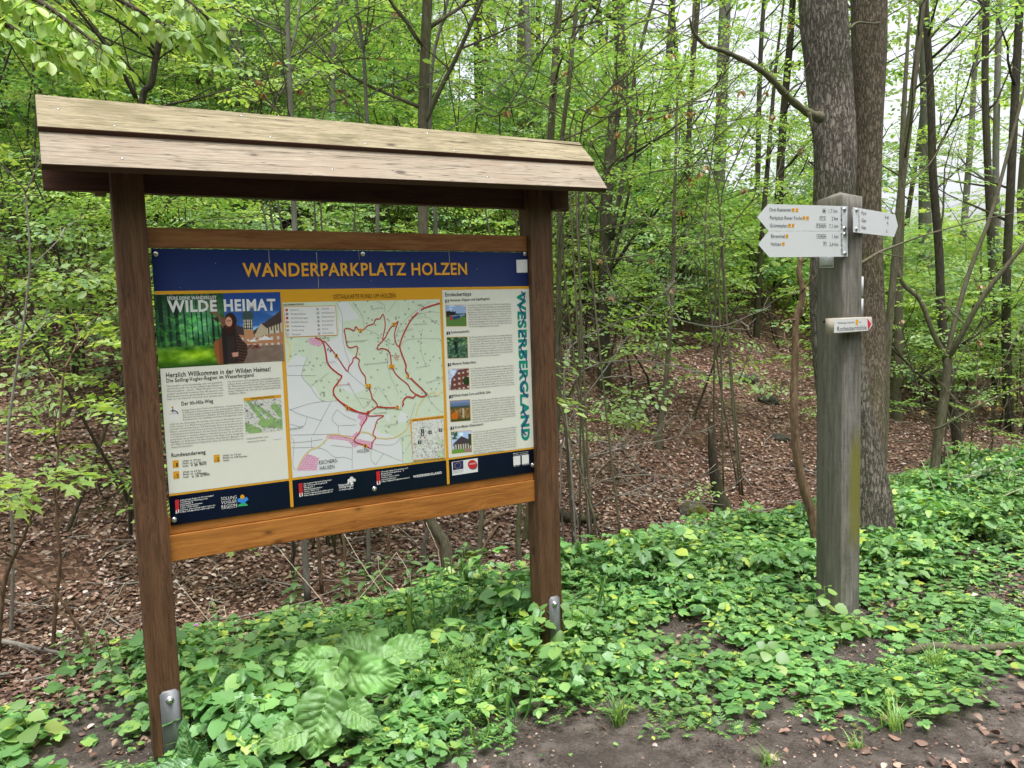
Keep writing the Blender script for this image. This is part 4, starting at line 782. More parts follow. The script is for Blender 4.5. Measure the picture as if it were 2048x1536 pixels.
# ------------------------------------------------------------------ the signpost with its arms
PC = W(3.286, 2.5656, 0)                                  # front corner of the post
D1 = np.array([math.sin(math.radians(67)), math.cos(math.radians(67)), 0]); D2 = np.array([-D1[1], D1[0], 0])   # road face, hidden face
sp = empty('signpost', PC, 'square grey weathered wooden post with white hiking direction arms and a pyramid top', 'signpost')
WR, WL = .128, .168                                       # widths of the two visible faces
def post_mesh():
    zt = px = None
    pl = Plane(PC, D1); z1 = pl.loc(1680, 391.5)[1]; za = z1 + .032
    mwp = Matrix(((D1[0], D2[0], 0), (D1[1], D2[1], 0), (0, 0, 1))).to_4x4(); mwp.translation = Vector(PC)
    g = Geo(); ch = .004; nz = 40; z = np.linspace(-.1, z1, nz)
    pr = np.array([(ch, 0), (WR - ch, 0), (WR, ch), (WR, WL - ch), (WR - ch, WL), (ch, WL), (0, WL - ch), (0, ch)]); n = len(pr)
    V = np.concatenate([np.c_[pr, np.full(n, q)] for q in z]); fs = [(k * n + i, k * n + (i + 1) % n, (k + 1) * n + (i + 1) % n, (k + 1) * n + i) for k in range(nz - 1) for i in range(n)]
    V = np.vstack([V, [[WR / 2, WL / 2, za]]]); b = (nz - 1) * n; fs += [(b + i, b + (i + 1) % n, len(V) - 1) for i in range(n)]
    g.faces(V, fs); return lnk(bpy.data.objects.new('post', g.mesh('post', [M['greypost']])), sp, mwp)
post_mesh()
M['alu'] = flat('white_enamel_plate', (200, 204, 208), .3, .5, var=.015); M['aluedge'] = flat('bare_plate_edge', (120, 125, 125), .4, .5, metal=.5)
M['ink'] = flat('dark_ink', (48, 48, 50), .5); M['tag'] = flat('yellow_trail_tag', (214, 158, 50), .5); M['redtag'] = flat('red_arrow_print', (196, 50, 70), .5)
M['plyedge'] = flat('painted_wood_block', (168, 160, 146), .7)
def arm(pl, outline, th, off, mats=('alu', 'aluedge'), name='arrow_sign'):
    g = Geo(); q = [pl.loc(*p) for p in outline]; n = len(q)
    a = [pl.wp(x, z, off) for x, z in q]; b = [pl.wp(x, z, off - th) for x, z in q]
    g.faces(a + b, [tuple(range(n)), tuple(range(n, 2 * n))[::-1]]); g.faces(a + b, [(i, i + n, (i + 1) % n + n, (i + 1) % n) for i in range(n)], 1)
    return g.build(name, [M[m] for m in mats], sp)
def bolts(par, pl, pts, off, r=.011):
    for x, y in pts:
        a, z = pl.loc(x, y); c = pl.wp(a, z, off); g = Geo(); k = pl.n
        pr = [(0, r), (.002, r), (.005, r * .8), (.0068, r * .4)]; tube(g, [c + k * p for p, _ in pr], [q for _, q in pr], 18)
        g.build('bolt', M['bolt'], par, smooth=True)
        h = Geo(); tube(h, [c + k * .0069 - pl.d * r * .35, c + k * .0069 + pl.d * r * .35], [.0012] * 2, 4)
PA = Plane(PC - np.array([D1[1], -D1[0], 0]) * -.012, D1)   # plane 12 mm in front of the road face
PMS = [M['ink'], M['tag'], M['white'], M['redtag']]
z = lambda x, y, s=4.9563: (1500 + x / s, 370 + y / s)
def rows(par, pl, rws, off):
    g = Geo()
    for s, p0, p1, cap, tags, icons, dist, d0, d1, dcap in rws:
        text_geo(g, pl, s, z(*p0), z(*p1), cap / 4.9563, off + .0008, .0, 0, res=3)
        for (x, y) in tags:
            pl_poly(g, pl, [z(x - 13, y - 18), z(x + 14, y - 18), z(x + 14, y + 18), z(x - 13, y + 18)], off + .0008, 1)
            ribbon(g, pl, [z(x - 8, y + 6), z(x, y - 6), z(x + 9, y - 4)], .002, off + .0012, 0)
        for (x, y, k) in icons:
            c = [z(x - 15, y - 19), z(x + 15, y - 19), z(x + 15, y + 19), z(x - 15, y + 19), z(x - 15, y - 19)]
            ribbon(g, pl, c, .0016, off + .0008, 0)
            if k == 'P': text_geo(g, pl, 'P', z(x - 7, y + 12), z(x + 7, y + 12), 5, off + .0008, 0, 0)
            elif k == 'i': text_geo(g, pl, 'i', z(x - 3, y + 12), z(x + 3, y + 12), 5, off + .0008, .02, 0)
            elif k == 'h': pl_poly(g, pl, [z(x - 10, y - 2), z(x, y - 12), z(x + 10, y - 2), z(x + 10, y + 10), z(x - 10, y + 10)], off + .0008, 0)
            else: ribbon(g, pl, [z(x - 9, y + 8), z(x, y - 8), z(x + 9, y + 8)], .003, off + .0008, 0); ribbon(g, pl, [z(x - 8, y), z(x + 8, y)], .002, off + .0010, 0)
        text_geo(g, pl, dist, z(*d0), z(*d1), dcap / 4.9563, off + .0008, .0, 0, res=3)
    g.build('lettering', PMS, par)
    return g
U1 = arm(PA, [z(180, 188), z(966, 210), z(966, 455), z(183, 455), z(70, 318)], .0025, 0)
rows(U1, PA, [('Drei Kastanien', (194, 262), (405, 262), 36, [(428, 248), (465, 248)], [(735, 256, 'h')], '1,7 km', (781, 275), (866, 275), 36),
              ('Parkplatz Roter Fuchs', (197, 342), (512, 345), 36, [(533, 327), (569, 328)], [(706, 330, 'P'), (736, 331, 'i')], '2 km', (808, 350), (871, 350), 36),
              ('Grünenplan', (199, 420), (367, 420), 36, [(390, 402), (425, 403)], [(671, 403, 'P'), (704, 404, 'x'), (737, 404, 'x')], '7,1 km', (784, 424), (873, 425), 36)], 0)
bolts(U1, PA, [z(935, 243), z(937, 432)], 0)
L1 = arm(PA, [z(183, 458), z(968, 458), z(969, 710), z(190, 716), z(80, 588)], .0025, .0006)
rows(L1, PA, [('Ehrenmal', (206, 525), (342, 525), 36, [(364, 508)], [(675, 509, 'i'), (706, 510, 'x'), (738, 510, 'x')], '1 km', (812, 528), (873, 528), 36),
              ('Holzen', (206, 603), (306, 603), 36, [(328, 586)], [(740, 585, 'P')], '2,4 km', (786, 606), (873, 606), 36)], .0006)
bolts(L1, PA, [z(937, 490), z(939, 680)], .0006)
def side_note(par, pl, p0, p1, off):
    g = Geo(); a = pl.loc(*p0); b = pl.loc(*p1)
    text_geo(g, pl, 'www.solling-vogler-region.de', tuple(a), tuple(b), None, off + .0008, .02, 0, capl=.010, local=True); g.build('lettering', PMS, par)
side_note(U1, PA, z(898, 220), z(903, 445), 0); side_note(L1, PA, z(899, 475), z(905, 696), .0006)
# right arm, bent away from the road
DR = np.array([math.sin(math.radians(46)), math.cos(math.radians(46)), 0])
r_ = ray(1711, 440); k_ = ((PC + D1 * (WR - .012) - EYEP) @ np.array([D1[1], -D1[0], 0])) / (r_ @ np.array([D1[1], -D1[0], 0])); O2 = EYEP + r_ * k_; O2[2] = 0
DRn = np.array([DR[1], -DR[0], 0]); PR = Plane(O2 + DRn * .028, DR)
R1 = arm(PR, [z(1022, 218), z(1438, 290), z(1467, 405), z(1428, 515), z(1022, 467)], .0025, 0)
rows(R1, PR, [('Park', (1105, 293), (1153, 301), 34, [], [], 'Hl', (1340, 335), (1372, 341), 30),
              ('Glas', (1105, 364), (1150, 371), 34, [], [], 'A', (1352, 392), (1372, 395), 30),
              ('Holz', (1105, 435), (1148, 442), 34, [], [], 'L', (1352, 470), (1368, 473), 30)], 0)
bolts(R1, PR, [z(1054, 250), z(1053, 437)], 0); side_note(R1, PR, z(1074, 240), z(1078, 455), 0)
g = Geo(); mm = Matrix(((DR[0], -DRn[0], 0), (DR[1], -DRn[1], 0), (0, 0, 1))).to_4x4(); box(g, (0, 0, 0), (.016, .006, .05)); mm.translation = Vector(PR.wp(*PR.loc(1711, 440), -.0095)); g.build('arm_bracket', M['steel'], sp, mm)
# small plate low on the left face, under the arms
n2 = -D1                                                   # outward normal of the left face
PLf = Plane(PC, -D2); PLf.n = -D1
def PLloc(px, py):
    r = ray(px, py); k = ((PC - EYEP) @ D1) / (r @ D1); p = EYEP + r * k; return (p - PC) @ D2, p[2]
def left_poly(g, pts, off, mi=0, th=0):
    g.poly([PC + D2 * a + ZD * b - D1 * off for a, b in (PLloc(*p) for p in pts)], mi)
g = Geo(); q = [PLloc(*z(*p)) for p in ((694, 640), (836, 640), (836, 822), (694, 824))]
a = [PC + D2 * x + ZD * y - D1 * .004 for x, y in q]; b = [PC + D2 * x + ZD * y - D1 * .001 for x, y in q]
g.faces(a + b, [(0, 1, 2, 3), (7, 6, 5, 4)] + [(i, i + 4, (i + 1) % 4 + 4, (i + 1) % 4) for i in range(4)])
left_poly(g, [z(*p) for p in ((705, 800), (828, 798), (828, 806), (705, 808))], .0046, 1); left_poly(g, [z(*p) for p in ((757, 706), (776, 706), (768, 722))], .0046, 1)
g.build('small_plate', [M['alu'], M['ink']], sp)
g = Geo()
for k, (x0, x1) in enumerate(((700, 735), (760, 780))): left_poly(g, [z(*p) for p in ((x0 + 20, 1350), (x0 + 60, 1340 + 20 * k), (x0 + 70, 1352 + 30 * k), (x0 + 30, 1370))], .001, 0)
g.build('knot_hole', M['black'], sp)
# cave sign on its own wooden block
PK = Plane(PC - np.array([-D1[1], D1[0], 0]) * .048, D1)
g = Geo(); q = [PK.loc(*z(*p)) for p in ((822, 1322), (1205, 1306), (1216, 1380), (1180, 1452), (824, 1476))]; n = len(q)
a = [PK.wp(x, y, 0) for x, y in q]; b = [PK.wp(x, y, -.046 + .0) for x, y in q]
g.faces(a + b, [tuple(range(n)), tuple(range(n, 2 * n))[::-1]] + [(i, i + n, (i + 1) % n + n, (i + 1) % n) for i in range(n)])
CS = g.build('cave_sign', M['plyedge'], sp)
g = Geo(); pl_poly(g, PK, [z(*p) for p in ((832, 1330), (1165, 1316), (1213, 1384), (1172, 1443), (832, 1466))], .0008, 2); pl_poly(g, PK, [z(*p) for p in ((1160, 1322), (1202, 1378), (1168, 1440))], .0014, 3)
text_geo(g, PK, 'Rothesteinhöhle', z(864, 1449), z(1153, 1432), 9, .0014, .0, 0, res=3); text_geo(g, PK, 'Wanderweg, 1,6 km über', z(866, 1376), z(1036, 1368), 3.2, .0014, .01, 0)
pl_poly(g, PK, [z(*p) for p in ((1046, 1335), (1070, 1333), (1070, 1385), (1046, 1387))], .0014, 1); text_geo(g, PK, 'zur', z(1080, 1366), z(1102, 1365), 3.2, .0014, .01, 0)
g.build('lettering', PMS, CS)
# two plates on the hidden right-hand face, seen on edge
for y0, y1, w in ((905, 1098, .05), (1128, 1306, .05)):
    pz0 = PA.loc(*z(1066, y0))[1]; pz1 = PA.loc(*z(1066, y1))[1]; g = Geo()
    o = PC + D1 * (WR + .012) + D2 * (.02); a = [o + D2 * u_ + D1 * v_ + ZD * w_ for u_ in (0, .1) for v_ in (-.012, .018) for w_ in (pz1, pz0)]
    g.faces(a, BOXF); g.build('marker_plate', M['alu'], sp)

# ------------------------------------------------------------------ leaves, sprays, trees
rng = np.random.default_rng(11)
OV = mk([(0, 0, 0), (-.25, .28, .05), (-.25, .66, .05), (0, 1, -.05), (.25, .66, .05), (.25, .28, .05)], [(0, 3, 2, 1), (0, 5, 4, 3)])
DI = mk([(0, 0, 0), (-.30, .45, .07), (0, 1, 0), (.30, .45, .07)], [(0, 3, 2, 1)])
def maple_t():
    a = [(0, 0), (.10, .06), (.42, -.02), (.34, .20), (.58, .42), (.32, .44), (.20, .62), (0, 1.0)]
    L = [(x, y, .10 * abs(x)) for x, y in a]; Rr = [(-x, y, .10 * abs(x)) for x, y in a[1:-1]]
    v = L + Rr[::-1]; n = len(v); return mk(v, [tuple(range(0, 8)), tuple([0] + list(range(7, n)))])
MA = maple_t()

def spray_t(r, n_side=6, leaf=.135, tmpl=OV, twigs=True, droop=.10, per=5):
    """flat fan of alternate leaves, length 1 along +y"""
    gl = Geo(); gt = Geo(); O = []; D = []; Nn = []; S = []
    ax = lambda u: np.array([.05 * math.sin(u * 5 + r.random() * .5), u, -droop * u * u])
    if twigs: tube(gt, [ax(u) for u in (0, .35, .7, 1)], [.006, .0045, .003, .0015], 3, caps=False)
    for k in range(n_side):
        u0 = .12 + .75 * k / n_side + r.uniform(-.03, .03); sd = 1 if k % 2 else -1; ang = math.radians(r.uniform(38, 62)); L = (.62 - .42 * u0) * r.uniform(.8, 1.15)
        p0 = ax(u0); d = np.array([sd * math.sin(ang), math.cos(ang), r.uniform(-.12, .1)])
        if twigs: tube(gt, [p0, p0 + d * L * .5, p0 + d * L], [.003, .0022, .001], 3, caps=False)
        for j in range(per):
            q = p0 + d * L * (.2 + .8 * (j + .5 * r.random()) / per); s2 = 1 if j % 2 else -1; a2 = math.atan2(d[0], d[1]) + s2 * math.radians(r.uniform(30, 65)) * (j < per - 1)
            O.append(q); D.append([math.sin(a2), math.cos(a2), r.uniform(-.55, .1)]); Nn.append([r.normal(0, .3), r.normal(0, .3), 1]); S.append(leaf * r.uniform(.7, 1.2))
    for j in range(5):
        u = .45 + .55 * j / 4; a2 = (1 if j % 2 else -1) * math.radians(r.uniform(20, 60)); O.append(ax(u)); D.append([math.sin(a2), math.cos(a2), r.uniform(-.5, 0)]); Nn.append([r.normal(0, .3), r.normal(0, .3), 1]); S.append(leaf * r.uniform(.8, 1.2))
    inst(gl, tmpl, np.array(O), frames(np.array(D), np.array(Nn)), np.array(S))
    cv = lambda g: (np.concatenate(g.v), np.concatenate(g.l), np.concatenate(g.c)) if g.n else None
    return cv(gl), cv(gt)
SP_NEAR = [spray_t(rng, 7, .100, OV, True, .12, 5) for _ in range(6)]
SP_FINE = [spray_t(rng, 7, .10, OV, True, .15, 6) for _ in range(4)]
SP_FAR = [spray_t(rng, 6, .135, DI, False, .1, 4) for _ in range(6)]
SP_MAP = [spray_t(rng, 4, .26, MA, True, .25, 2) for _ in range(4)]
def put_sprays(gl, gt, kinds, O, D, S, r, tilt=.25):
    O = np.array(O); D = np.array(D); S = np.array(S); K = len(O)
    if K == 0: return
    Nn = np.c_[r.normal(0, tilt, K), r.normal(0, tilt, K), np.ones(K)]; R = frames(D, Nn); idx = r.integers(0, len(kinds), K)
    for i, (lf, tw) in enumerate(kinds):
        m = idx == i
        inst(gl, lf, O[m], R[m], S[m], 0)
        if tw is not None and gt is not None: inst(gt, tw, O[m], R[m], S[m], 0)

def wiggle(p0, d, L, r, n=6, up=.25, wob=.12):
    P = [np.array(p0, float)]; d = np.array(d, float); d /= np.linalg.norm(d)
    for k in range(n):
        d = d + np.array([r.normal(0, wob), r.normal(0, wob), r.normal(0, wob * .6) + up / n]); d /= np.linalg.norm(d); P.append(P[-1] + d * L / n)
    return np.array(P)
def at_frac(P, R, f):
    k = f * (len(P) - 1); i = min(int(k), len(P) - 2); u = k - i; return P[i] * (1 - u) + P[i + 1] * u, R[i] * (1 - u) + R[i + 1] * u, (P[i + 1] - P[i]) / (np.linalg.norm(P[i + 1] - P[i]) + 1e-9)
def grow(gb, gl, gt, P, R, r, nb=8, f0=.3, f1=1.0, Lr=(1, 2), elev=(15, 55), kinds=SP_NEAR, ssz=(.45, .7), dens=3.0, sub=3, leafy=1.0, rb=None, up=.25, az=None):
    O, D, S = [], [], []
    for k in range(nb):
        f = f0 + (f1 - f0) * (k + r.random()) / max(nb, 1); p, rr, tg = at_frac(P, R, min(f, .995))
        a = r.uniform(0, 2 * math.pi) if az is None else r.normal(az[0], az[1]); e = math.radians(r.uniform(*elev)); L = r.uniform(*Lr) * (1.15 - .5 * f)
        d = np.array([math.cos(a) * math.cos(e), math.sin(a) * math.cos(e), math.sin(e)])
        B = wiggle(p, d, L, r, 7, up); r0 = (rb if rb else max(min(rr * .45, .03), .005)) * r.uniform(.7, 1.1)
        RB = np.linspace(r0, .0025, len(B)); tube(gb, B, RB, 5)
        lines = [(B, .35)]
        for j in range(sub):
            q, r2, t2 = at_frac(B, RB, r.uniform(.25, .9)); sd = np.cross(t2, [0, 0, 1]) * (1 if j % 2 else -1); d2 = t2 * .7 + sd * r.uniform(.4, .9) + np.array([0, 0, r.uniform(-.1, .25)])
            C2 = wiggle(q, d2, L * r.uniform(.3, .55), r, 4, up * .5); tube(gb, C2, np.linspace(r2 * .6, .002, len(C2)), 4); lines.append((C2, .15))
        for (Q, q0) in lines:
            Lq = np.linalg.norm(np.diff(Q, axis=0), axis=1).sum(); m = r.poisson(Lq * dens * leafy)
            for _ in range(m):
                q, _r, t2 = at_frac(Q, np.zeros(len(Q)), r.uniform(q0, 1)); sd = np.cross(t2, [0, 0, 1]) * r.choice([-1, 1]); dd = t2 * r.uniform(.3, 1) + sd * r.uniform(.2, .9); dd[2] = dd[2] * .4 + r.uniform(-.15, .12)
                O.append(q); D.append(dd); S.append(r.uniform(*ssz))
    if leafy > 0: put_sprays(gl, gt, kinds, O, D, S, r)

def trunk_tube(g, P, R, sides=10, k=4, rough=.0, seed=0):
    P2, R2 = smooth_line(P, R, k); n0 = g.n; tube(g, P2, R2, sides)
    return P2, R2

def tree(name, label, cat, pts, Y, w, bark='bark_olive', base=None, limbs=(), nb=8, f0=.0, Lr=(.8, 1.8), leaf='leaf', kinds=SP_NEAR, dens=2.5, top=2.5, seed=1, sides=9, elev=(15, 50), leafy=1.0, ssz=(.4, .65), group=None, az=None, sub=3, dY=0.0, up=.25):
    """pts: photo pixels from top to bottom of the visible trunk at distance Y; w = (top, bottom) width in pixels"""
    r = np.random.default_rng(seed); n = len(pts)
    P = [px3(x, y, Y + dY * (1 - i / max(n - 1, 1))) for i, (x, y) in enumerate(pts)]
    R = [(w[0] + (w[1] - w[0]) * i / max(n - 1, 1)) / 2 / FPX * Y for i in range(n)]
    lo = P[-1]; gz = hz(lo[0], lo[1])
    if lo[2] - gz > .15:
        dirn = (P[-1] - P[-2]) / np.linalg.norm(P[-1] - P[-2]); h = lo[2] - gz; q = lo + np.array([dirn[0] * h * .4, dirn[1] * h * .2, -h]); q[2] = hz(q[0], q[1]); P.append(lo * .5 + q * .5 + np.array([r.normal(0, .02), 0, 0])); P.append(q); R += [R[-1] * 1.04, R[-1] * 1.15]
    P[-1] = P[-1] + np.array([0, 0, -.12]); R[-1] *= 1.18
    if top > 0:
        d = (P[0] - P[1]); d /= np.linalg.norm(d); P = [P[0] + d * top + np.array([r.normal(0, .15), r.normal(0, .15), 0]), P[0] + d * top * .5] + P; R = [R[0] * .3, R[0] * .72] + R
    root = empty(name, P[-1], label, cat, group)
    gb = Geo(); P2, R2 = trunk_tube(gb, P, R, sides)
    gb.build('trunk', M[bark], root, smooth=True)
    Pr, Rr = P2[::-1], R2[::-1]
    gbr, gl, gt = Geo(), Geo(), Geo()
    for L in limbs:
        lp, lw = L[0], L[1]; yy = L[2] if len(L) > 2 else 0.0; m = len(lp)
        Q = [px3(x, y, Y + yy * i / (m - 1)) for i, (x, y) in enumerate(lp)]; q = np.linspace(lw[0], lw[1], m) / 2 / FPX * Y
        Q2, q2 = smooth_line(Q, q, 4); tube(gbr, Q2, q2, 6)
        grow(gbr, gl, gt, Q2, q2, r, max(1, nb // 3), .15, 1, (Lr[0] * .5, Lr[1] * .5), elev, kinds, ssz, dens, 2, leafy, None, up, az)
    grow(gbr, gl, gt, Pr, Rr, r, nb, f0, 1, Lr, elev, kinds, ssz, dens, sub, leafy, None, up, az)
    if gbr.n or gt.n:
        gb2 = gbr
        if gt.n: gb2.add(np.concatenate(gt.v), np.concatenate(gt.l), np.concatenate(gt.c), 1)
        gb2.build('branches', [M[bark], M['twig']], root, smooth=True)
    if gl.n: gl.build('crown', M[leaf], root)
    return root

# ---- the two-stemmed tree behind the signpost
def big_tree():
    root = empty('large_tree', W(4.55, 3.5, 0), 'large two-stemmed tree with rough grey bark and a bare curved branch behind the signpost', 'tree')
    def stem(nm, px, Ys, ws, sides, mat, seed, amp):
        P = [px3(x, y, Y) for (x, y), Y in zip(px, Ys)]; R = [w_ / 2 / FPX * Y for w_, Y in zip(ws, Ys)]
        P2, R2 = smooth_line(P, R, 30); g = Geo(); tube(g, P2, R2, sides, caps=True); V = g.v[0].reshape(len(P2), sides, 3) if True else None
        cen = P2[:, None, :]; d = V - cen; ang = np.linspace(0, 2 * math.pi, sides, endpoint=False)[None] + np.zeros((len(P2), 1)); hh = np.cumsum(np.r_[0, np.linalg.norm(np.diff(P2, axis=0), axis=1)])[:, None] + np.zeros((1, sides))
        cx, cy = np.cos(ang), np.sin(ang)
        n1 = fbm(ang * 3.2 * 3 + fbm(hh * 6, ang * 2, 2, 9), hh * 6.0, 3, seed) ; rid = 1 - np.abs(fbm(cx * 5 + seed, cy * 5 + hh * 1.2, 3, seed + 2)) * 2
        disp = 1 + amp * (rid * .6 + n1 * .5) + .05 * fbm(cx * 1.2, hh * 1.0 + cy, 2, seed + 5); fl = 1 + .35 * np.exp(-hh[::-1] / .22) * (1 + .5 * np.cos(ang * 4 + seed))
        V2 = cen + d * disp[..., None] * fl[..., None]; g.v[0] = V2.reshape(-1, 3); return g.build(nm, mat, root, smooth=True)
    stem('trunk', [(1618, -420), (1642, -60), (1648, 40), (1660, 180), (1670, 290), (1668, 400), (1664, 520), (1668, 640), (1682, 760), (1703, 870), (1722, 980), (1731, 1085), (1734, 1130)],
         [5.35] * 4 + [5.3] * 9, [78, 82, 84, 80, 76, 76, 80, 88, 96, 98, 104, 118, 128], 110, M['barkA'], 3, .07)
    stem('trunk', [(1735, -420), (1737, -60), (1738, 100), (1736, 250), (1735, 400), (1738, 550), (1741, 700), (1735, 850), (1728, 1000), (1726, 1100)],
         [5.75] * 6 + [5.7, 5.6, 5.5, 5.4], [66, 66, 64, 54, 50, 54, 58, 66, 70, 74], 70, M['barkB'], 8, .03)
    g = Geo(); L = [(1642, 236), (1614, 224), (1578, 196), (1545, 160), (1512, 134), (1470, 112), (1440, 100), (1410, 90), (1388, 66), (1379, 36)]
    Q, q = smooth_line([px3(x, y, 5.2 - i * .06) for i, (x, y) in enumerate(L)], np.array([22, 15, 13, 12, 10, 9, 8, 7, 6, 3]) / 2 / FPX * 5.2, 5); tube(g, Q, q * (1 + .12 * np.sin(np.arange(len(q)) * 1.7)), 9)
    for L, w0 in (([(1572, 190), (1590, 172), (1612, 160), (1608, 146), (1618, 125)], 5), ([(1470, 112), (1455, 128), (1442, 126)], 4), ([(1618, 225), (1622, 245), (1622, 262)], 9), ([(1382, 50), (1390, 36)], 3)):
        Q, q = smooth_line([px3(x, y, 5.0) for x, y in L], np.linspace(w0, 1.5, len(L)) / 2 / FPX * 5, 4); tube(g, Q, q, 6)
    g.build('dead_branch', M['bark_olive'], root, smooth=True)
    g = Geo(); gl = Geo()
    for L, w0 in (([(1700, 57), (1715, 45), (1752, 47), (1770, 35), (1820, 5), (1850, -20)], 5), ([(1716, 530), (1758, 505), (1790, 492), (1850, 470), (1960, 440), (2060, 420)], 7), ([(1758, 505), (1790, 512), (1815, 515)], 3)):
        Q, q = smooth_line([px3(x, y, 5.4 + .1 * i) for i, (x, y) in enumerate(L)], np.linspace(w0, 2, len(L)) / 2 / FPX * 5.4, 4); tube(g, Q, q, 6)
    g.build('side_twig', M['bark_olive'], root, smooth=True)
big_tree()

T1 = dict(leaf='leaf')
tree('beech_tree', 'smooth grey beech trunk rising behind the left half of the board roof', 'tree', [(466, -60), (478, 120), (486, 300), (493, 440), (500, 520)], 13, (34, 46), 'bark_grey', nb=9, Lr=(1.5, 3.2), dens=2.2, seed=21, top=5, dY=.8)
tree('young_tree', 'slim pale young tree crossing the roof left of its middle', 'tree', [(574, -40), (577, 100), (581, 200), (588, 420), (598, 700), (608, 1060), (614, 1168)], 5.0, (9, 13), 'bark_grey', nb=9, f0=.45, Lr=(.6, 1.5), leafy=.5, seed=22, limbs=[([(577, 110), (592, 60), (600, 10), (604, -40)], (6, 3), .2), ([(578, 160), (560, 190), (540, 225)], (4, 2), .1)])
tree('young_tree', 'thin young stem passing behind the roof left of the main sapling', 'tree', [(708, -30), (728, 120), (735, 250), (755, 410), (748, 700), (738, 950), (736, 1128)], 5.5, (7, 9), 'bark_grey', nb=8, f0=.45, Lr=(.6, 1.4), leafy=.5, seed=23, limbs=[([(724, 110), (708, 60), (690, 0), (680, -40)], (5, 3), .2), ([(728, 100), (745, 40), (752, -20)], (5, 3), -.1)])
tree('hornbeam_tree', 'dark forked sapling with a crooked foot standing behind the middle of the board', 'tree', [(856, -30), (850, 120), (846, 260), (846, 430), (850, 700), (853, 1000), (868, 1055), (890, 1090), (897, 1135)], 5.6, (19, 25), 'bark_olive', nb=6, f0=.5, Lr=(.8, 1.8), leafy=.5, seed=24, limbs=[([(848, 250), (880, 180), (915, 110), (950, 30), (985, -50)], (11, 6), -.3), ([(915, 100), (965, 80), (1010, 60), (1060, 40)], (5, 2), -.2)], sides=12)
tree('young_tree', 'pale slender stem growing close beside the forked sapling above the roof', 'tree', [(905, -40), (888, 30), (866, 120), (860, 250), (870, 420), (876, 700), (862, 1010), (848, 1088)], 5.9, (6, 9), 'bark_grey', nb=7, f0=.5, Lr=(.6, 1.4), leafy=.4, seed=25)
tree('tall_tree', 'straight dark trunk against the bright sky gap above the roof', 'tree', [(960, -40), (956, 60), (956, 130), (960, 300)], 21, (15, 18), 'bark_dark', nb=6, Lr=(1.5, 3), kinds=SP_FAR, dens=1.5, ssz=(.8, 1.2), seed=26, top=5)
tree('tall_tree', 'grey trunk right of the sky gap above the roof', 'tree', [(1050, -40), (1056, 100), (1063, 270), (1069, 430)], 13, (13, 16), 'bark_grey', nb=8, Lr=(1.2, 2.6), seed=27, top=4)
tree('young_tree', 'olive green young trunk rising above the right third of the roof', 'tree', [(1120, -40), (1112, 100), (1101, 280), (1098, 430), (1090, 700), (1062, 1000), (1050, 1080), (1046, 1100)], 6.5, (14, 17), 'bark_olive', nb=8, f0=.5, Lr=(.9, 2.), leafy=.4, seed=28)
tree('young_tree', 'thin straight stem standing just right of the right board post', 'tree', [(1158, -40), (1140, 140), (1123, 290), (1120, 400), (1118, 560), (1112, 800), (1110, 1085)], 6.2, (8, 12), 'bark_olive', nb=6, f0=.5, Lr=(.8, 1.7), leafy=.4, seed=29)
tree('tall_tree', 'thick dark trunk right of the roof end with its foot on the leaf slope', 'tree', [(1232, -40), (1240, 120), (1222, 290), (1212, 420), (1208, 620), (1206, 800), (1200, 900)], 10, (22, 26), 'bark_dark', nb=10, Lr=(1.2, 2.6), seed=30, top=5, dY=.4, limbs=[([(1222, 480), (1250, 330), (1262, 200), (1290, 60), (1320, -40)], (10, 6), .3), ([(1215, 560), (1240, 460), (1268, 330), (1275, 180)], (8, 4), -.3)])
tree('tall_tree', 'dark twiggy trunk between the roof and the big tree', 'tree', [(1400, -40), (1385, 140), (1378, 260), (1370, 420), (1362, 600)], 13, (9, 12), 'bark_dark', nb=8, Lr=(1, 2.4), seed=31, top=4)
tree('tall_tree', 'pale grey distant trunk standing in the sky gap left of the big tree', 'tree', [(1452, -40), (1446, 120), (1441, 300), (1438, 360)], 21, (22, 24), 'bark_grey', nb=5, Lr=(1.5, 3), kinds=SP_FAR, dens=1.4, ssz=(.8, 1.2), seed=32, top=6)
tree('young_tree', 'short dark stem on the brown leaf slope right of the board', 'tree', [(1352, 300), (1348, 430), (1346, 560), (1332, 760), (1320, 860), (1316, 900)], 8.6, (6, 13), 'bark_olive', nb=8, f0=.3, Lr=(.7, 1.5), seed=33, top=1)
tree('tall_tree', 'thin dark trunk deep in the green left of the direction arms', 'tree', [(1538, 300), (1524, 470), (1516, 600), (1512, 700)], 13, (9, 13), 'bark_dark', nb=7, Lr=(.9, 2), seed=34)
tree('leaning_tree', 'slim leaning tree just right of the big tree with a pale sky behind', 'tree', [(1850, -40), (1832, 130), (1812, 300), (1800, 400), (1788, 540), (1775, 700), (1768, 900)], 6.6, (11, 15), 'bark_olive', nb=7, f0=.45, Lr=(.7, 1.7), leafy=.35, seed=35)
tree('tall_tree', 'dark bent trunk right of the leaning tree and behind the forked one', 'tree', [(1846, -40), (1854, 60), (1862, 200), (1866, 350), (1878, 500), (1884, 640), (1905, 800), (1925, 950)], 9, (12, 19), 'bark_dark', nb=8, Lr=(1, 2.2), leafy=.8, seed=36, top=4)
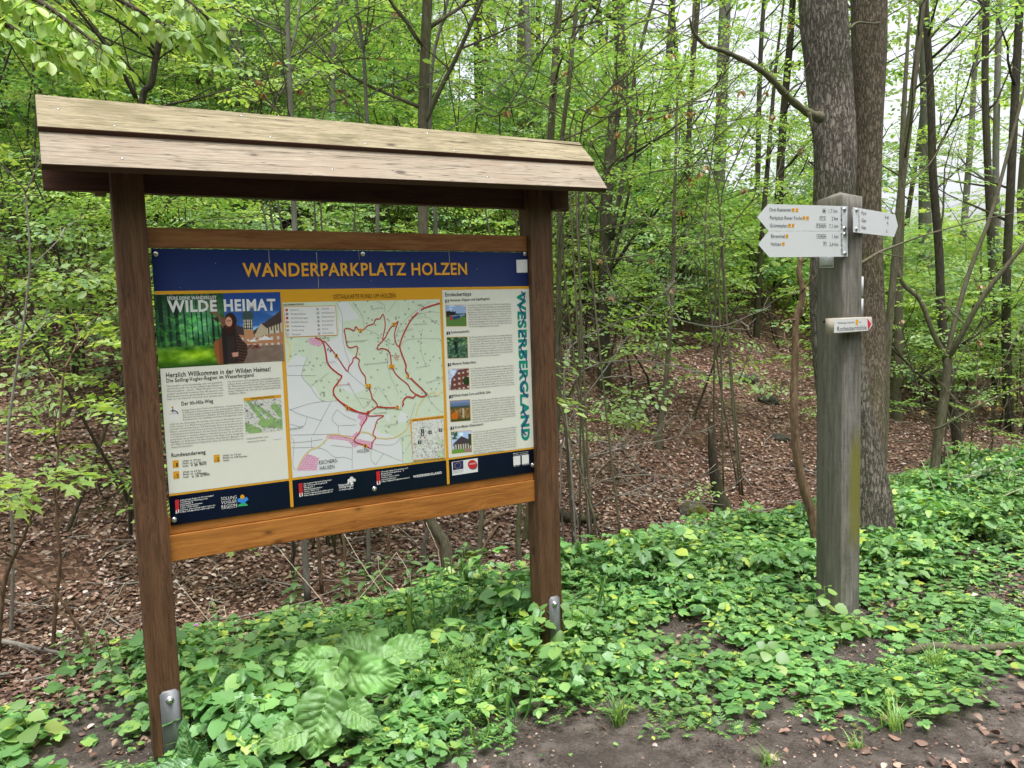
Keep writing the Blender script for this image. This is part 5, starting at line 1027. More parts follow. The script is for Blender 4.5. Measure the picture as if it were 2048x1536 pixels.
tree('forked_tree', 'low forked young tree at the right edge spreading its limbs over the brush', 'tree', [(1897, 716), (1890, 780), (1880, 850), (1870, 930), (1862, 985)], 7.0, (16, 20), 'bark_olive', nb=0, top=0, seed=37, leafy=.5, limbs=[([(1895, 720), (1868, 670), (1840, 600), (1805, 565), (1792, 500), (1806, 380), (1822, 250)], (11, 6), .2), ([(1897, 716), (1918, 680), (1965, 595), (2048, 490), (2140, 380)], (12, 7), -.4), ([(1897, 718), (1905, 660), (1940, 540), (1985, 420), (2030, 250), (2070, 100)], (11, 5), .3), ([(1862, 860), (1890, 850), (1950, 815), (2048, 770)], (5, 3), -.3)])
tree('tall_tree', 'straight dark trunk against the white sky near the right edge', 'tree', [(1974, -40), (1970, 150), (1975, 320), (1985, 560), (1995, 850)], 12, (12, 15), 'bark_dark', nb=9, Lr=(1, 2.4), leafy=.6, seed=38, top=4)
tree('tall_tree', 'mottled grey trunk second from the right edge', 'tree', [(2000, -40), (1994, 200), (1992, 380), (2003, 600), (2008, 800)], 14, (11, 14), 'bark_grey', nb=8, Lr=(1, 2.4), seed=39, leafy=.8, top=4)
tree('tall_tree', 'dark trunk cut by the right edge of the picture', 'tree', [(2042, -40), (2034, 120), (2020, 400), (2012, 620), (2018, 860)], 10.5, (14, 17), 'bark_dark', nb=9, Lr=(1, 2.4), seed=40, leafy=.7, top=4)
tree('tree_stub', 'short grey trunk in the green just right of the signpost', 'tree', [(1802, 420), (1798, 560), (1797, 700), (1797, 735)], 10.5, (14, 18), 'bark_olive', nb=5, Lr=(.8, 1.6), seed=41)
tree('forked_tree', 'dark crooked tree behind the left end of the roof with bright leaves', 'tree', [(352, -40), (326, 50), (311, 120), (302, 170), (284, 205), (274, 420), (266, 640), (262, 760)], 6.6, (11, 15), 'bark_dark', nb=7, f0=.4, Lr=(.9, 2.), seed=42, dens=3.2, leaf='leaf_yellow', limbs=[([(272, 196), (248, 150), (225, 110), (180, 50), (140, 0), (110, -40)], (9, 4), -.5), ([(311, 112), (280, 75), (240, 45), (205, 25), (170, 15)], (7, 3), -.6), ([(311, 125), (335, 105), (380, 80), (440, 62), (540, 64)], (4, 2), .2)])
tree('young_tree', 'thin dark stem behind the roof right of the grey beech', 'tree', [(690, -40), (672, 40), (664, 150), (668, 280), (672, 440)], 12, (12, 13), 'bark_grey', nb=7, Lr=(1, 2.2), seed=43, top=3)
tree('maple_sapling', 'low maple sapling with drooping pale leaves at the left edge', 'sapling', [(52, 400), (60, 520), (48, 640), (30, 760), (14, 900)], 4.6, (3, 6), 'twig_grey', nb=5, f0=.3, Lr=(.25, .5), kinds=SP_MAP, dens=2.6, ssz=(.18, .27), leaf='leaf_yellow', seed=44, top=.1, sub=2)
tree('maple_sapling', 'brown-stemmed maple sapling left of the left board post', 'sapling', [(126, 760), (116, 900), (112, 1000), (120, 1120), (112, 1210), (98, 1305)], 4.3, (4, 8), 'dead', nb=7, f0=.35, Lr=(.3, .6), kinds=SP_MAP, dens=2.6, ssz=(.18, .27), leaf='leaf_yellow', seed=45, top=.1, sub=2)
tree('maple_sapling', 'crooked maple sapling at the lower left edge', 'sapling', [(70, 1010), (45, 1080), (20, 1130), (5, 1190), (-12, 1290)], 4.0, (5, 11), 'dead', nb=6, f0=.35, Lr=(.3, .7), kinds=SP_MAP, dens=2.8, ssz=(.18, .28), leaf='leaf_yellow', seed=46, top=.1, sub=2)
tree('dead_sapling', 'bare brown dead sapling with a broken crooked top left of the signpost', 'dead tree', [(1603, 515), (1598, 545), (1606, 590), (1592, 640), (1591, 700), (1588, 790), (1590, 860), (1597, 930), (1610, 985), (1626, 1035), (1640, 1085)], 4.9, (9, 22), 'dead', nb=0, top=0, seed=47, leafy=0, sides=12, limbs=[([(1592, 640), (1576, 640), (1562, 648), (1554, 652)], (5, 2), -.2), ([(1598, 636), (1610, 618), (1613, 608), (1614, 600)], (6, 3), 0), ([(1601, 585), (1608, 578), (1613, 576), (1614, 580)], (6, 4), -.1), ([(1602, 700), (1604, 706), (1600, 708)], (5, 2), -.1)])
# the crooked feet visible under the board
for k, (pt, w_, lab) in enumerate([([(584, 900), (582, 1000), (584, 1060), (588, 1098)], (5, 8), 'short thin stem under the board, first from the left post'), ([(688, 880), (694, 980), (687, 1060), (690, 1112)], (4, 6), 'thin twisted stem under the board left of the dry stalks'),
                                 ([(640, 880), (634, 1000), (636, 1080), (642, 1152)], (6, 8), 'brown stem beside the thickest foot under the board'), ([(776, 880), (772, 1000), (778, 1060), (772, 1130)], (5, 8), 'brown stem under the middle of the board'),
                                 ([(972, 880), (966, 1000), (960, 1080), (958, 1160)], (8, 12), 'grey green stem under the board beside the mossy stone'), ([(1045, 900), (1040, 1010), (1036, 1070), (1040, 1125)], (8, 12), 'stem close behind the right board post')]):
    tree('young_tree', lab, 'sapling', pt, [5.6, 5.3, 5.2, 5.4, 5.2, 5.5][k], w_, ['bark_dark', 'dead', 'dead', 'dead', 'bark_olive', 'bark_olive'][k], nb=5, f0=.55, Lr=(.4, .9), leafy=.4, seed=60 + k, top=.4)

# long bare arching branches of hazel shrubs above the roof end and at its right
def hazel(name, label, lines, Y, seed, leafy=.35, bark='bark_olive', young=True, w0=4.5):
    r = np.random.default_rng(seed); b = px3(lines[0][-1][0], lines[0][-1][1], Y); b[2] = hz(b[0], b[1]); root = empty(name, b, label, 'shrub')
    gb, gl, gt = Geo(), Geo(), Geo()
    for k, L in enumerate(lines):
        m = len(L); Q = [px3(x, y, Y + r.uniform(-.3, .3) * (1 - i / m)) for i, (x, y) in enumerate(L)]; foot = b + np.array([r.normal(0, .12), r.normal(0, .12), -.08]); last = Q[-1]
        Q = Q + [last * .5 + foot * .5 + np.array([(last[0] - foot[0]) * .1, 0, 0]), foot]; q = np.linspace(1.6, w0, len(Q)) / 2 / FPX * Y
        Q2, q2 = smooth_line(Q, q, 4); tube(gb, Q2, q2, 5); n = len(Q2)
        grow(gb, gl, gt, Q2[::-1], q2[::-1], r, 6, .4, 1, (.3, .9), (5, 50), SP_NEAR, (.28, .45), 2.2, 2, leafy, None, .2)
    gb.add(np.concatenate(gt.v), np.concatenate(gt.l), np.concatenate(gt.c), 1) if gt.n else None
    gb.build('branches', [M[bark], M['twig']], root, smooth=True)
    if gl.n: gl.build('crown', M['leaf'], root)
    if young:                                 # drooping just-opened leaf tufts
        g = Geo(); O, D = [], []
        for k, L in enumerate(lines):
            for _ in range(2):
                i = r.integers(0, max(1, len(L) - 1)); x, y = L[i]; p = px3(x + r.normal(0, 10), y + r.normal(0, 8), Y - .1)
                for j in range(7): a = r.uniform(0, 6.28); O.append(p); D.append([math.cos(a) * .6, math.sin(a) * .6, -r.uniform(.4, 1.1)])
        inst(g, OV, np.array(O), frames(np.array(D), np.tile([[.1, .2, 1.]], (len(O), 1))), r.uniform(.035, .06, len(O))); g.build('young_leaves', M['leaf_young'], root)
hazel('hazel_shrub', 'shrub with long bare branches sweeping right above the end of the roof', [[(1420, 60), (1330, 100), (1230, 170), (1170, 240), (1150, 290)], [(1500, -30), (1400, 20), (1290, 110), (1200, 200), (1160, 285)], [(1290, -20), (1200, 40), (1100, 78), (1010, 225), (950, 268)], [(1390, -40), (1250, 60), (1130, 150), (1040, 210), (1000, 268)], [(1480, 180), (1380, 210), (1280, 230), (1200, 235), (1140, 260)], [(1560, 120), (1440, 170), (1330, 230), (1240, 265), (1170, 330)]], 5.6, 71)
hazel('hazel_shrub', 'shrub with long thin branches reaching right below the roof end', [[(1500, 300), (1400, 330), (1280, 350), (1180, 400), (1120, 460)], [(1480, 380), (1360, 420), (1250, 450), (1170, 470), (1115, 520)], [(1520, 230), (1380, 260), (1260, 300), (1190, 370), (1125, 440)], [(1400, 480), (1300, 520), (1200, 520), (1130, 560)], [(1360, 150), (1290, 230), (1220, 330), (1150, 450), (1118, 520)], [(1440, 560), (1330, 590), (1220, 600), (1120, 650)]], 6.0, 72)
hazel('hazel_shrub', 'leafless grey shrub drooping over the brown slope right of the board', [[(1500, 660), (1400, 650), (1300, 630), (1200, 660), (1130, 720)], [(1480, 760), (1380, 740), (1260, 720), (1150, 760)], [(1450, 1010), (1350, 1000), (1240, 990), (1150, 1040)], [(1420, 860), (1330, 880), (1230, 900), (1140, 940)], [(1380, 960), (1300, 950), (1210, 960), (1130, 1010)], [(1350, 560), (1280, 640), (1210, 740), (1130, 860)]], 6.1, 73, .12, 'twig_grey', False, 5)
hazel('hazel_shrub', 'shrub of crossing thin branches over the left half of the roof', [[(420, -30), (460, 60), (500, 150), (560, 230), (620, 300)], [(560, 60), (540, 140), (520, 200), (500, 260)], [(640, 20), (600, 110), (560, 180), (520, 240)], [(720, 60), (650, 130), (600, 180), (540, 240)], [(620, -30), (640, 80), (690, 190), (720, 260)], [(800, 20), (760, 110), (700, 190), (640, 260)]], 6.2, 74)
hazel('hazel_shrub', 'brushy bare shrub at the right edge above the ground cover', [[(2100, 560), (2000, 600), (1940, 680), (1900, 780), (1890, 900)], [(2100, 700), (2010, 730), (1950, 800), (1920, 900)], [(2060, 620), (2010, 720), (1990, 820), (1980, 920)], [(1800, 640), (1820, 720), (1850, 820), (1880, 900)], [(2120, 820), (2040, 840), (1980, 880), (1950, 940)], [(1980, 560), (1960, 680), (1950, 800), (1940, 920)]], 7.6, 75, .5)
hazel('hazel_shrub', 'sparse shrub with bare oblique branches left of the big tree', [[(1345, 130), (1380, 220), (1420, 330), (1440, 420)], [(1600, 300), (1540, 370), (1480, 430), (1440, 520)], [(1580, 60), (1530, 180), (1480, 300), (1440, 420)], [(1460, 60), (1440, 200), (1420, 340), (1410, 500)], [(1300, 260), (1360, 350), (1410, 440), (1430, 540)]], 8.0, 76, .6)

# ---- bright beech branch hanging into the top left corner
def overhang():
    r = np.random.default_rng(5); root = empty('beech_tree', (-4.4, 3.0, hz(-4.4, 3.0)), 'near beech tree whose bright leafy branch hangs into the top left corner', 'tree')
    g = Geo(); tb_ = [(-4.4, 3.0, hz(-4.4, 3.0) - .1), (-4.35, 3.0, 1.5), (-4.3, 3.05, 3.2), (-4.2, 3.1, 6)]; Pt, Rt = smooth_line(tb_, [.16, .13, .11, .08], 4); tube(g, Pt, Rt, 14); g.build('trunk', M['bark_grey'], root, smooth=True)
    gb, gl = Geo(), Geo(); O, D, S = [], [], []
    for L in ([(-200, -160, 3.2), (0, -40, 3.1), (90, 10, 3.0), (160, 62, 2.95), (205, 100, 2.9)], [(-200, -160, 3.2), (120, -60, 3.2), (230, -5, 3.1), (320, 45, 3.1), (385, 72, 3.1)], [(-200, -160, 3.2), (-60, 0, 3.0), (10, 45, 3.0), (70, 85, 3.0), (125, 96, 3)], [(-200, -160, 3.2), (180, -120, 3.3), (300, -60, 3.3), (380, 5, 3.2), (420, 40, 3.2)]):
        Q = [px3(x, y, Y) for x, y, Y in L]; Q = [Q[0] * .3 + np.array([-4.3, 3.05, 3.4]) * .7] + Q; Q2, q2 = smooth_line(Q, np.linspace(.02, .003, len(Q)), 6); tube(gb, Q2, q2, 6); n = len(Q2)
        for i in range(n // 3, n):
            tg = Q2[min(i + 1, n - 1)] - Q2[i - 1]; tg /= np.linalg.norm(tg)
            for sd in (-1, 1):
                if r.random() < .85:
                    side = np.cross(tg, [0, 0, 1]) * sd; L_ = r.uniform(.08, .22); d = tg * .6 + side * .8 + np.array([0, 0, r.uniform(-.35, .1)]); B = wiggle(Q2[i], d, L_, r, 3, -.1); tube(gb, B, [.003, .0022, .0015, .001], 4)
                    for j in range(r.integers(3, 6)):
                        q, _, t2 = at_frac(B, np.zeros(4), r.uniform(.1, 1)); O.append(q); D.append(t2 + np.array([r.normal(0, .5), r.normal(0, .5), -r.uniform(.1, .9)])); S.append(r.uniform(.045, .07))
    bl = leaf_blade(7, .29, .5); inst(gl, bl, np.array(O), frames(np.array(D), np.c_[r.normal(0, .4, len(O)), r.normal(0, .4, len(O)), np.ones(len(O))]), np.array(S))
    gb.build('branches', M['twig'], root, smooth=True); gl.build('crown', M['leaf_yellow'], root)
def leaf_blade(n=5, wd=.36, peak=.42, fold=.10, droop=.10, serr=0.0, pinch=0.0):
    """ovate blade with a folded midrib; n stations"""
    u = np.linspace(0, 1, n); w_ = wd * np.sin(np.pi * u ** (math.log(.5) / math.log(peak))) ** .8; w_[0] = w_[-1] = 0
    v = [(0, a, -droop * a * a) for a in u]; fs = []
    for sd in (-1, 1):
        b = len(v); v += [(sd * w_[i] * (1 + (serr if i % 2 else -serr)), u[i] + .03, fold * w_[i] / wd - droop * u[i] ** 2) for i in range(1, n - 1)]
        for i in range(n - 1):
            lo = [i, i + 1]; hi = ([b + i] if i + 1 <= n - 2 else []) + ([b + i - 1] if i >= 1 else [])
            f = lo + hi; fs.append(tuple(f if sd < 0 else f[::-1]))
    return mk(v, fs)
overhang()

# ---- further trunks on the slope: five kinds, copied
def far_proto(k, r, bark, H=13):
    P = [np.array([0, 0, -.3])]; d = np.array([r.normal(0, .04), r.normal(0, .04), 1.])
    for j in range(9): d = d + np.array([r.normal(0, .035), r.normal(0, .035), 0]); P.append(P[-1] + d * H / 9)
    R = np.linspace(r.uniform(.09, .16), .03, 10); root = empty('woodland_tree', (0, 0, 0), 'slender woodland tree', 'tree', 'slender trees up the wooded slope')
    g = Geo(); P2, R2 = smooth_line(P, R, 3); tube(g, P2, R2, 8); g.build('trunk', M[bark], root, smooth=True)
    gb, gl, gt = Geo(), Geo(), Geo(); grow(gb, gl, gt, P2, R2, r, 20, .15, 1, (1.2, 2.6), (5, 50), SP_FAR, (.6, 1.0), 1.15, 3, 1.0)
    gb.build('branches', M[bark], root, smooth=True); gl.build('crown', M[['leaf', 'leaf_yellow', 'leaf'][k % 3]], root); return root
r_ = np.random.default_rng(99)
protos = [far_proto(k, r_, ['bark_dark', 'bark_grey', 'bark_olive', 'bark_dark', 'bark_grey'][k]) for k in range(5)]
spots = []
tries = 0
while len(spots) < 58 and tries < 5000:
    tries += 1; az_ = math.radians(r_.uniform(-40, 42)); dd = r_.uniform(15.5, 34); x, y = dd * math.sin(az_), dd * math.cos(az_); t_ = x * ND[0] + y * ND[1]; s_ = x * UD[0] + y * UD[1]
    if t_ < 7.5 or t_ > 27 or any((x - a) ** 2 + (y - b) ** 2 < 2.2 for a, b in spots): continue
    if x / y > .43 and r_.random() < .7: continue
    if (.17 < x / y < .36 or -.08 < x / y < -.02) and r_.random() < .6: continue
    spots.append((x, y))
import itertools
def where(x, y):
    d = math.hypot(x, y); px = 1024 + FPX * x / y
    z_ = ('left of the board' if px < 230 else 'over the roof left half' if px < 600 else 'over the roof right half' if px < 1160 else 'between board and big tree' if px < 1620 else 'right of big tree')
    return z_, d
ws = [where(x, y) for x, y in spots]; ORD = ['nearest', 'second nearest', 'third nearest', 'fourth nearest', 'fifth nearest', 'sixth nearest', 'seventh nearest', 'eighth nearest', 'ninth nearest', 'tenth nearest', 'eleventh nearest', 'twelfth nearest', 'farthest']
for i, (x, y) in enumerate(spots):
    src = protos[i % 5]
    if i < 5: o = src; kids = None
    else:
        o = src.copy(); scene.collection.objects.link(o)
        for ch in [c for c in bpy.data.objects if c.parent == src]: c2 = ch.copy(); c2.parent = o; scene.collection.objects.link(c2)
    o.location = (x, y, hz(x, y)); o.rotation_euler = (0, 0, r_.uniform(0, 6.28)); sc_ = r_.uniform(.8, 1.2); o.scale = (sc_, sc_, r_.uniform(.9, 1.15))
    kind = ['dark', 'grey', 'olive', 'dark', 'grey'][i % 5]; z_, q = ws[i]; rk = sum(1 for k, w_ in enumerate(ws) if w_[0] == z_ and w_[1] < q and k % 5 in [[0, 3], [1, 4], [2], [0, 3], [1, 4]][i % 5])
    o['label'] = 'slender %s tree %s, %s of its kind there' % (kind, z_, ORD[min(rk, 12)])

# ---- undergrowth: the green mass of bushes and saplings over the whole slope
def undergrowth():
    r = np.random.default_rng(17); gl, gt, gd, gy = Geo(), Geo(), Geo(), Geo(); n = 0; tries = 0; bush = []
    while len(bush) < 820 and tries < 20000:
        tries += 1; az_ = math.radians(r.uniform(-42, 44)); dd = math.sqrt(r.uniform(6.0 ** 2, 31 ** 2)); x, y = dd * math.sin(az_), dd * math.cos(az_); t_ = x * ND[0] + y * ND[1]; s_ = x * UD[0] + y * UD[1]
        if t_ < (5.6 if s_ > 4.8 and x / y > .40 else 6.3) or t_ > 27: continue
        left = s_ < 1.5; a = .97 if t_ > 8.3 else (.68 if left and s_ < .3 else .36 if left else .20)
        if s_ > 4.8 and x / y > .40: a = max(a, .85)
        if .12 < x / y <= .40 and 6.3 < t_ < 9.2: a = .12
        if r.random() > a: continue
        bush.append((x, y, dd, t_, s_))
    nb_ = 0
    while nb_ < 90:                             # ridge at the right
        az_ = r.uniform(.30, .78); dd = r.uniform(27, 42); bush.append((dd * math.sin(az_), dd * math.cos(az_), dd, 20, 9)); nb_ += 1
    for _ in range(170):                        # unseen bushes behind the viewer, added to block sky light from that side
        s_ = r.uniform(-16, 22); t_ = -r.uniform(6.5, 11); bush.append((s_ * UD[0] + t_ * ND[0], s_ * UD[1] + t_ * ND[1], 40, t_, s_))
    for (x, y, dd, t_, s_) in bush:
        z = hz(x, y); near = dd < 13.5; H = (r.uniform(.8, 2.6) if not (x / y > .40 and t_ < 9) else r.uniform(.5, 1.5)) if t_ < 10.5 else r.uniform(1.4, 5.5)
        if x / y > .43 and dd > 10: H = r.uniform(.8, 2.4)
        if x / y > -.15 and dd > 17: H *= .7
        if (.17 < x / y < .36 or -.10 < x / y < 0) and dd > 15: H = min(H, 1.6)
        if t_ < 0: H = r.uniform(4, 9)
        m = int((54 if near else 32) * (H / 3) ** .7 * r.uniform(.6, 1.2)); kinds = SP_NEAR if near else SP_FAR; W_ = r.uniform(.6, 1.5)
        hh = r.random(m) ** .8 * H + .15; a = r.uniform(0, 6.28, m); rad = W_ * (1 - .45 * hh / (H + .3)) * np.sqrt(r.random(m)) * .8
        if t_ < 0: rad = rad * 1.6
        O = np.c_[x + rad * np.cos(a), y + rad * np.sin(a), z + hh]; D = np.c_[np.cos(a) + r.normal(0, .5, m), np.sin(a) + r.normal(0, .5, m), r.uniform(-.25, .3, m)]
        sz = r.uniform(.4, .75, m) if near else r.uniform(.65, 1.15, m) * (1.6 if t_ < 0 else 1)
        u_ = r.random(); G_ = gl if u_ < .55 else (gy if u_ < .82 else gd); put_sprays(G_, gt, kinds, O, D, sz, r, .35)
        for _ in range(2 if near else 1):
            B = wiggle((x + r.normal(0, .15), y + r.normal(0, .15), z - .05), (r.normal(0, .2), r.normal(0, .2), 1), H * 1.05, r, 6, .1, .1); tube(gt, B, np.linspace(.018 if near else .025, .004, 7), 4, caps=False)
    g = Geo()
    for k, q in enumerate((gl, gd, gy, gt)):
        g.add(np.concatenate(q.v), np.concatenate(q.l), np.concatenate(q.c), k)
    o = g.build('undergrowth', [M['leaf'], M['leaf_deep'], M['leaf_yellow'], M['twig']]); tag(o, 'dense spring green undergrowth of beech and hornbeam saplings covering the slope', 'undergrowth', kind='stuff')
undergrowth()

# ------------------------------------------------------------------ ground cover, litter, single plants
def tget(g): return (np.concatenate(g.v), np.concatenate(g.l), np.concatenate(g.c))
def lobed():
    a = [(0, 0), (.08, .05), (.40, .02), (.46, .16), (.38, .26), (.56, .40), (.50, .56), (.30, .54), (.30, .74), (.16, .82), (0, 1.0)]
    L = [(x, y, .16 * abs(x) - .12 * y * y) for x, y in a]; Rr = [(-x, y, z_) for x, y, z_ in L[1:-1]]; v = L + Rr[::-1]; n = len(v); return mk(v, [tuple(range(0, 11)), tuple([0] + list(range(10, n)))])
LF5 = [lobed(), leaf_blade(8, .34, .38, .07, .16, .09), leaf_blade(8, .29, .42, .12, .30, .10), leaf_blade(6, .42, .40, .05, .10, .06)]
def elder_t(r, h=1.0, groups=3, leafl=.42, single=False):
    """unit-height plant: stalk, three arms, three leaflets on each; sizes relative to height 1"""
    gl, gs = Geo(), Geo(); lean = r.normal(0, .12, 2); topp = np.array([lean[0], lean[1], 1.0]); tube(gs, [(0, 0, 0), topp * .5 + np.array([lean[0] * .3, 0, 0]), topp], [.014, .012, .010], 3, caps=False)
    O, D, Nn, S = [], [], [], []; a0 = r.uniform(0, 6.28)
    for k in range(groups):
        a = a0 + k * 2 * math.pi / groups + r.normal(0, .15); e = r.uniform(-.05, .25); L = r.uniform(.22, .38); d = np.array([math.cos(a), math.sin(a), e]); q = topp + d * L; tube(gs, [topp, q], [.009, .007], 3, caps=False)
        for j, b in enumerate((0, -1.05, 1.05) if not single else (0,)):
            aa = a + b + r.normal(0, .12); O.append(q + d * (.02 if j else .06)); D.append([math.cos(aa), math.sin(aa), r.uniform(-.5, .15)]); Nn.append([r.normal(0, .25), r.normal(0, .25), 1]); S.append(leafl * r.uniform(.75, 1.1) * (1.1 if j == 0 else .9))
    for i in range(len(O)): inst(gl, LF5[r.integers(4)], np.array([O[i]]), frames(np.array([D[i]]), np.array([Nn[i]])), np.array([S[i]]))
    return tget(gl), tget(gs)
r = np.random.default_rng(31)
ELD = [elder_t(r) for _ in range(8)]; ELS = [elder_t(r, groups=4, leafl=.34, single=True) for _ in range(4)]
RND = [elder_t(r, groups=5, leafl=.5, single=True) for _ in range(3)]
def cut_t(r):
    """finely cut herb: feathery leaves on thin stalks"""
    gl, gs = Geo(), Geo(); thin = leaf_blade(4, .16, .5, .03, .1); O, D = [], []
    for k in range(6):
        a = k * 1.05 + r.normal(0, .2); e = r.uniform(.5, 1.4); d = np.array([math.cos(a), math.sin(a), e]); d /= np.linalg.norm(d); L = r.uniform(.7, 1.1); tube(gs, [(0, 0, 0), d * L * .55, d * L], [.008, .006, .004], 3, caps=False)
        for u in (.55, .7, .85, 1.0):
            for sd in (-1, 0, 1): aa = a + sd * 1.0; O.append(d * L * u); D.append([math.cos(aa), math.sin(aa), .1])
    inst(gl, thin, np.array(O), frames(np.array(D), np.tile([[0, 0, 1.]], (len(O), 1))), r.uniform(.16, .28, len(O))); return tget(gl), tget(gs)
CUT = [cut_t(r) for _ in range(3)]
def blades_t(r):
    gl, gs = Geo(), Geo(); thin = leaf_blade(5, .035, .4, .01, .5); K = 7; a = r.uniform(0, 6.28, K); inst(gl, thin, r.normal(0, .04, (K, 3)) * [1, 1, 0], frames(np.c_[np.cos(a), np.sin(a), r.uniform(1, 3, K)], np.c_[np.cos(a), np.sin(a), -0.2 + 0 * a]), r.uniform(.9, 1.7, K)); tube(gs, [(0, 0, 0), (0, 0, .3)], [.01, .005], 3, caps=False); return tget(gl), tget(gs)
CUT += [blades_t(r) for _ in range(2)]
def st(x, y): return x * UD[0] + y * UD[1], x * ND[0] + y * ND[1]
def cover_density(s, t):
    """0..1 how closely the verge is overgrown"""
    e = .22 * fbm(s * 1.1, t * .3, 3, 77); lo = 2.52 + e * .7; hi = 4.25 + .5 * fbm(s * .8 + 9, t * .2, 2, 78) + sstep(4, 9, s) * .9 - .45 * sstep(.9, -.6, s)
    d = sstep(lo - .10, lo + .22, t) * sstep(hi + .25, hi - .25, t)
    d = d * (1 - .75 * sstep(.18, .34, fbm(s * 3.1, t * 3.1, 3, 180))); gaps = sstep(-.28, .05, fbm(s * 1.7, t * 1.7, 3, 80)); near = sstep(3.3, 2.7, t) * sstep(1.6, 2.3, s); d = d * (1 - near * (1 - gaps) * .85)
    rightmud = sstep(2.75, 2.45, t) * sstep(3.4, 3.9, s); d = d * (1 - .75 * rightmud)
    sc = sstep(1.6, 2.0, t) * sstep(2.9, 2.5, t) * sstep(1.8, 2.3, s + (t - 2.1) * .8) * sstep(-.22, .12, fbm(s * 2.6, t * 2.6, 3, 91)) * .62; leftgap = sstep(.55, .0, s) * sstep(-.3, .05, fbm(s * 2.4, t * 2.4, 3, 99)) * .85
    return np.clip(d * (1 - leftgap) + sc, 0, 1)
def ground_cover():
    r = np.random.default_rng(41); N = 25000; s = 8.4 - 10.2 * r.random(N) ** .85; s = np.where(r.random(N) < .14, r.uniform(6, 15, N), s); t = r.uniform(1.7, 5.6, N)
    keep = r.random(N) < cover_density(s, t) * np.where(s > 6, .7, 1.0); s, t = s[keep], t[keep]
    x = s * UD[0] + t * ND[0]; y = s * UD[1] + t * ND[1]; az = np.abs(np.arctan2(x, y)); m = (az < .78) & ~((np.abs(s - .22) < .09) & (t < 3.16) & (t > 2.98)) & ~((np.abs(s - 1.886) < .09) & (t < 3.16) & (t > 3.02)); s, t, x, y = s[m], t[m], x[m], y[m]
    pd = np.hypot(x - PC[0] - .06, y - PC[1] - .06); m = pd > .15; s, t, x, y = s[m], t[m], x[m], y[m]
    K = len(s); z = hgt(x, y); dn = cover_density(s, t); h = (.045 + .075 * dn * sstep(2.3, 3.0, t)) * r.uniform(.6, 1.25, K) * (1 - .3 * sstep(.4, -.4, s)); h *= np.clip(1 + 1.15 * fbm(s * 2.1, t * 2.1, 3, 55), .35, 2) * np.where(r.random(K) < .06, 1.5, 1)
    for c_, w_ in ((.22, .13), (1.90, .10)): h = h * np.where((np.abs(s - c_) < w_) & (t < 3.12) & (t > 2.5), .5, 1)
    h *= .92
    a = r.uniform(0, 6.28, K); tilt = r.normal(0, .2, (K, 2)); D = np.c_[np.cos(a), np.sin(a), 0 * a]; R = frames(D, np.c_[tilt[:, 0], tilt[:, 1], np.ones(K)]); wsc = np.clip(.112 / np.maximum(h, .03), .8, 3.0) * h * r.uniform(.5, 1.4, K)
    gl = Geo(); kind = r.random(K); tm = ELD + ELS + RND + CUT; sp = fbm(s * 1.2, t * 1.2, 3, 123) + r.normal(0, .18, K); idx = np.where(sp < .22, r.integers(0, 8, K), r.integers(8, 15, K)); idx = np.where(fbm(s * 1.5, t * 1.5, 3, 140) + r.normal(0, .2, K) > .36, np.where(r.random(K) < .12, r.integers(18, 20, K), r.integers(15, 18, K)), idx)
    for i, (lf, sm) in enumerate(tm):
        q = idx == i; S = np.c_[wsc[q], wsc[q], h[q]]; O = np.c_[x[q], y[q], z[q] - .005]; inst(gl, lf, O, R[q], S, 0); inst(gl, sm, O, R[q], S, 1)
    # seedlings and low leaves close to the soil
    N = 7000; s = r.uniform(-1.6, 6.5, N); t = r.uniform(1.9, 4.6, N); keep = r.random(N) < np.clip(cover_density(s, t) + .05 * (t > 2.2), 0, 1); s, t = s[keep], t[keep]; K = len(s); x = s * UD[0] + t * ND[0]; y = s * UD[1] + t * ND[1]; a = r.uniform(0, 6.28, K)
    O = np.c_[x, y, hgt(x, y) + r.uniform(.008, .05, K)]; inst(gl, LF5[2], O, frames(np.c_[np.cos(a), np.sin(a), r.uniform(-.2, .3, K)], np.c_[r.normal(0, .3, K), r.normal(0, .3, K), np.ones(K)]), r.uniform(.018, .045, K), 0)
    o = gl.build('ground_cover', [M['leaf_cover'], M['stem']]); tag(o, 'dense low carpet of ground elder and other fresh green herbs along the verge', 'ground cover', kind='stuff')
ground_cover()

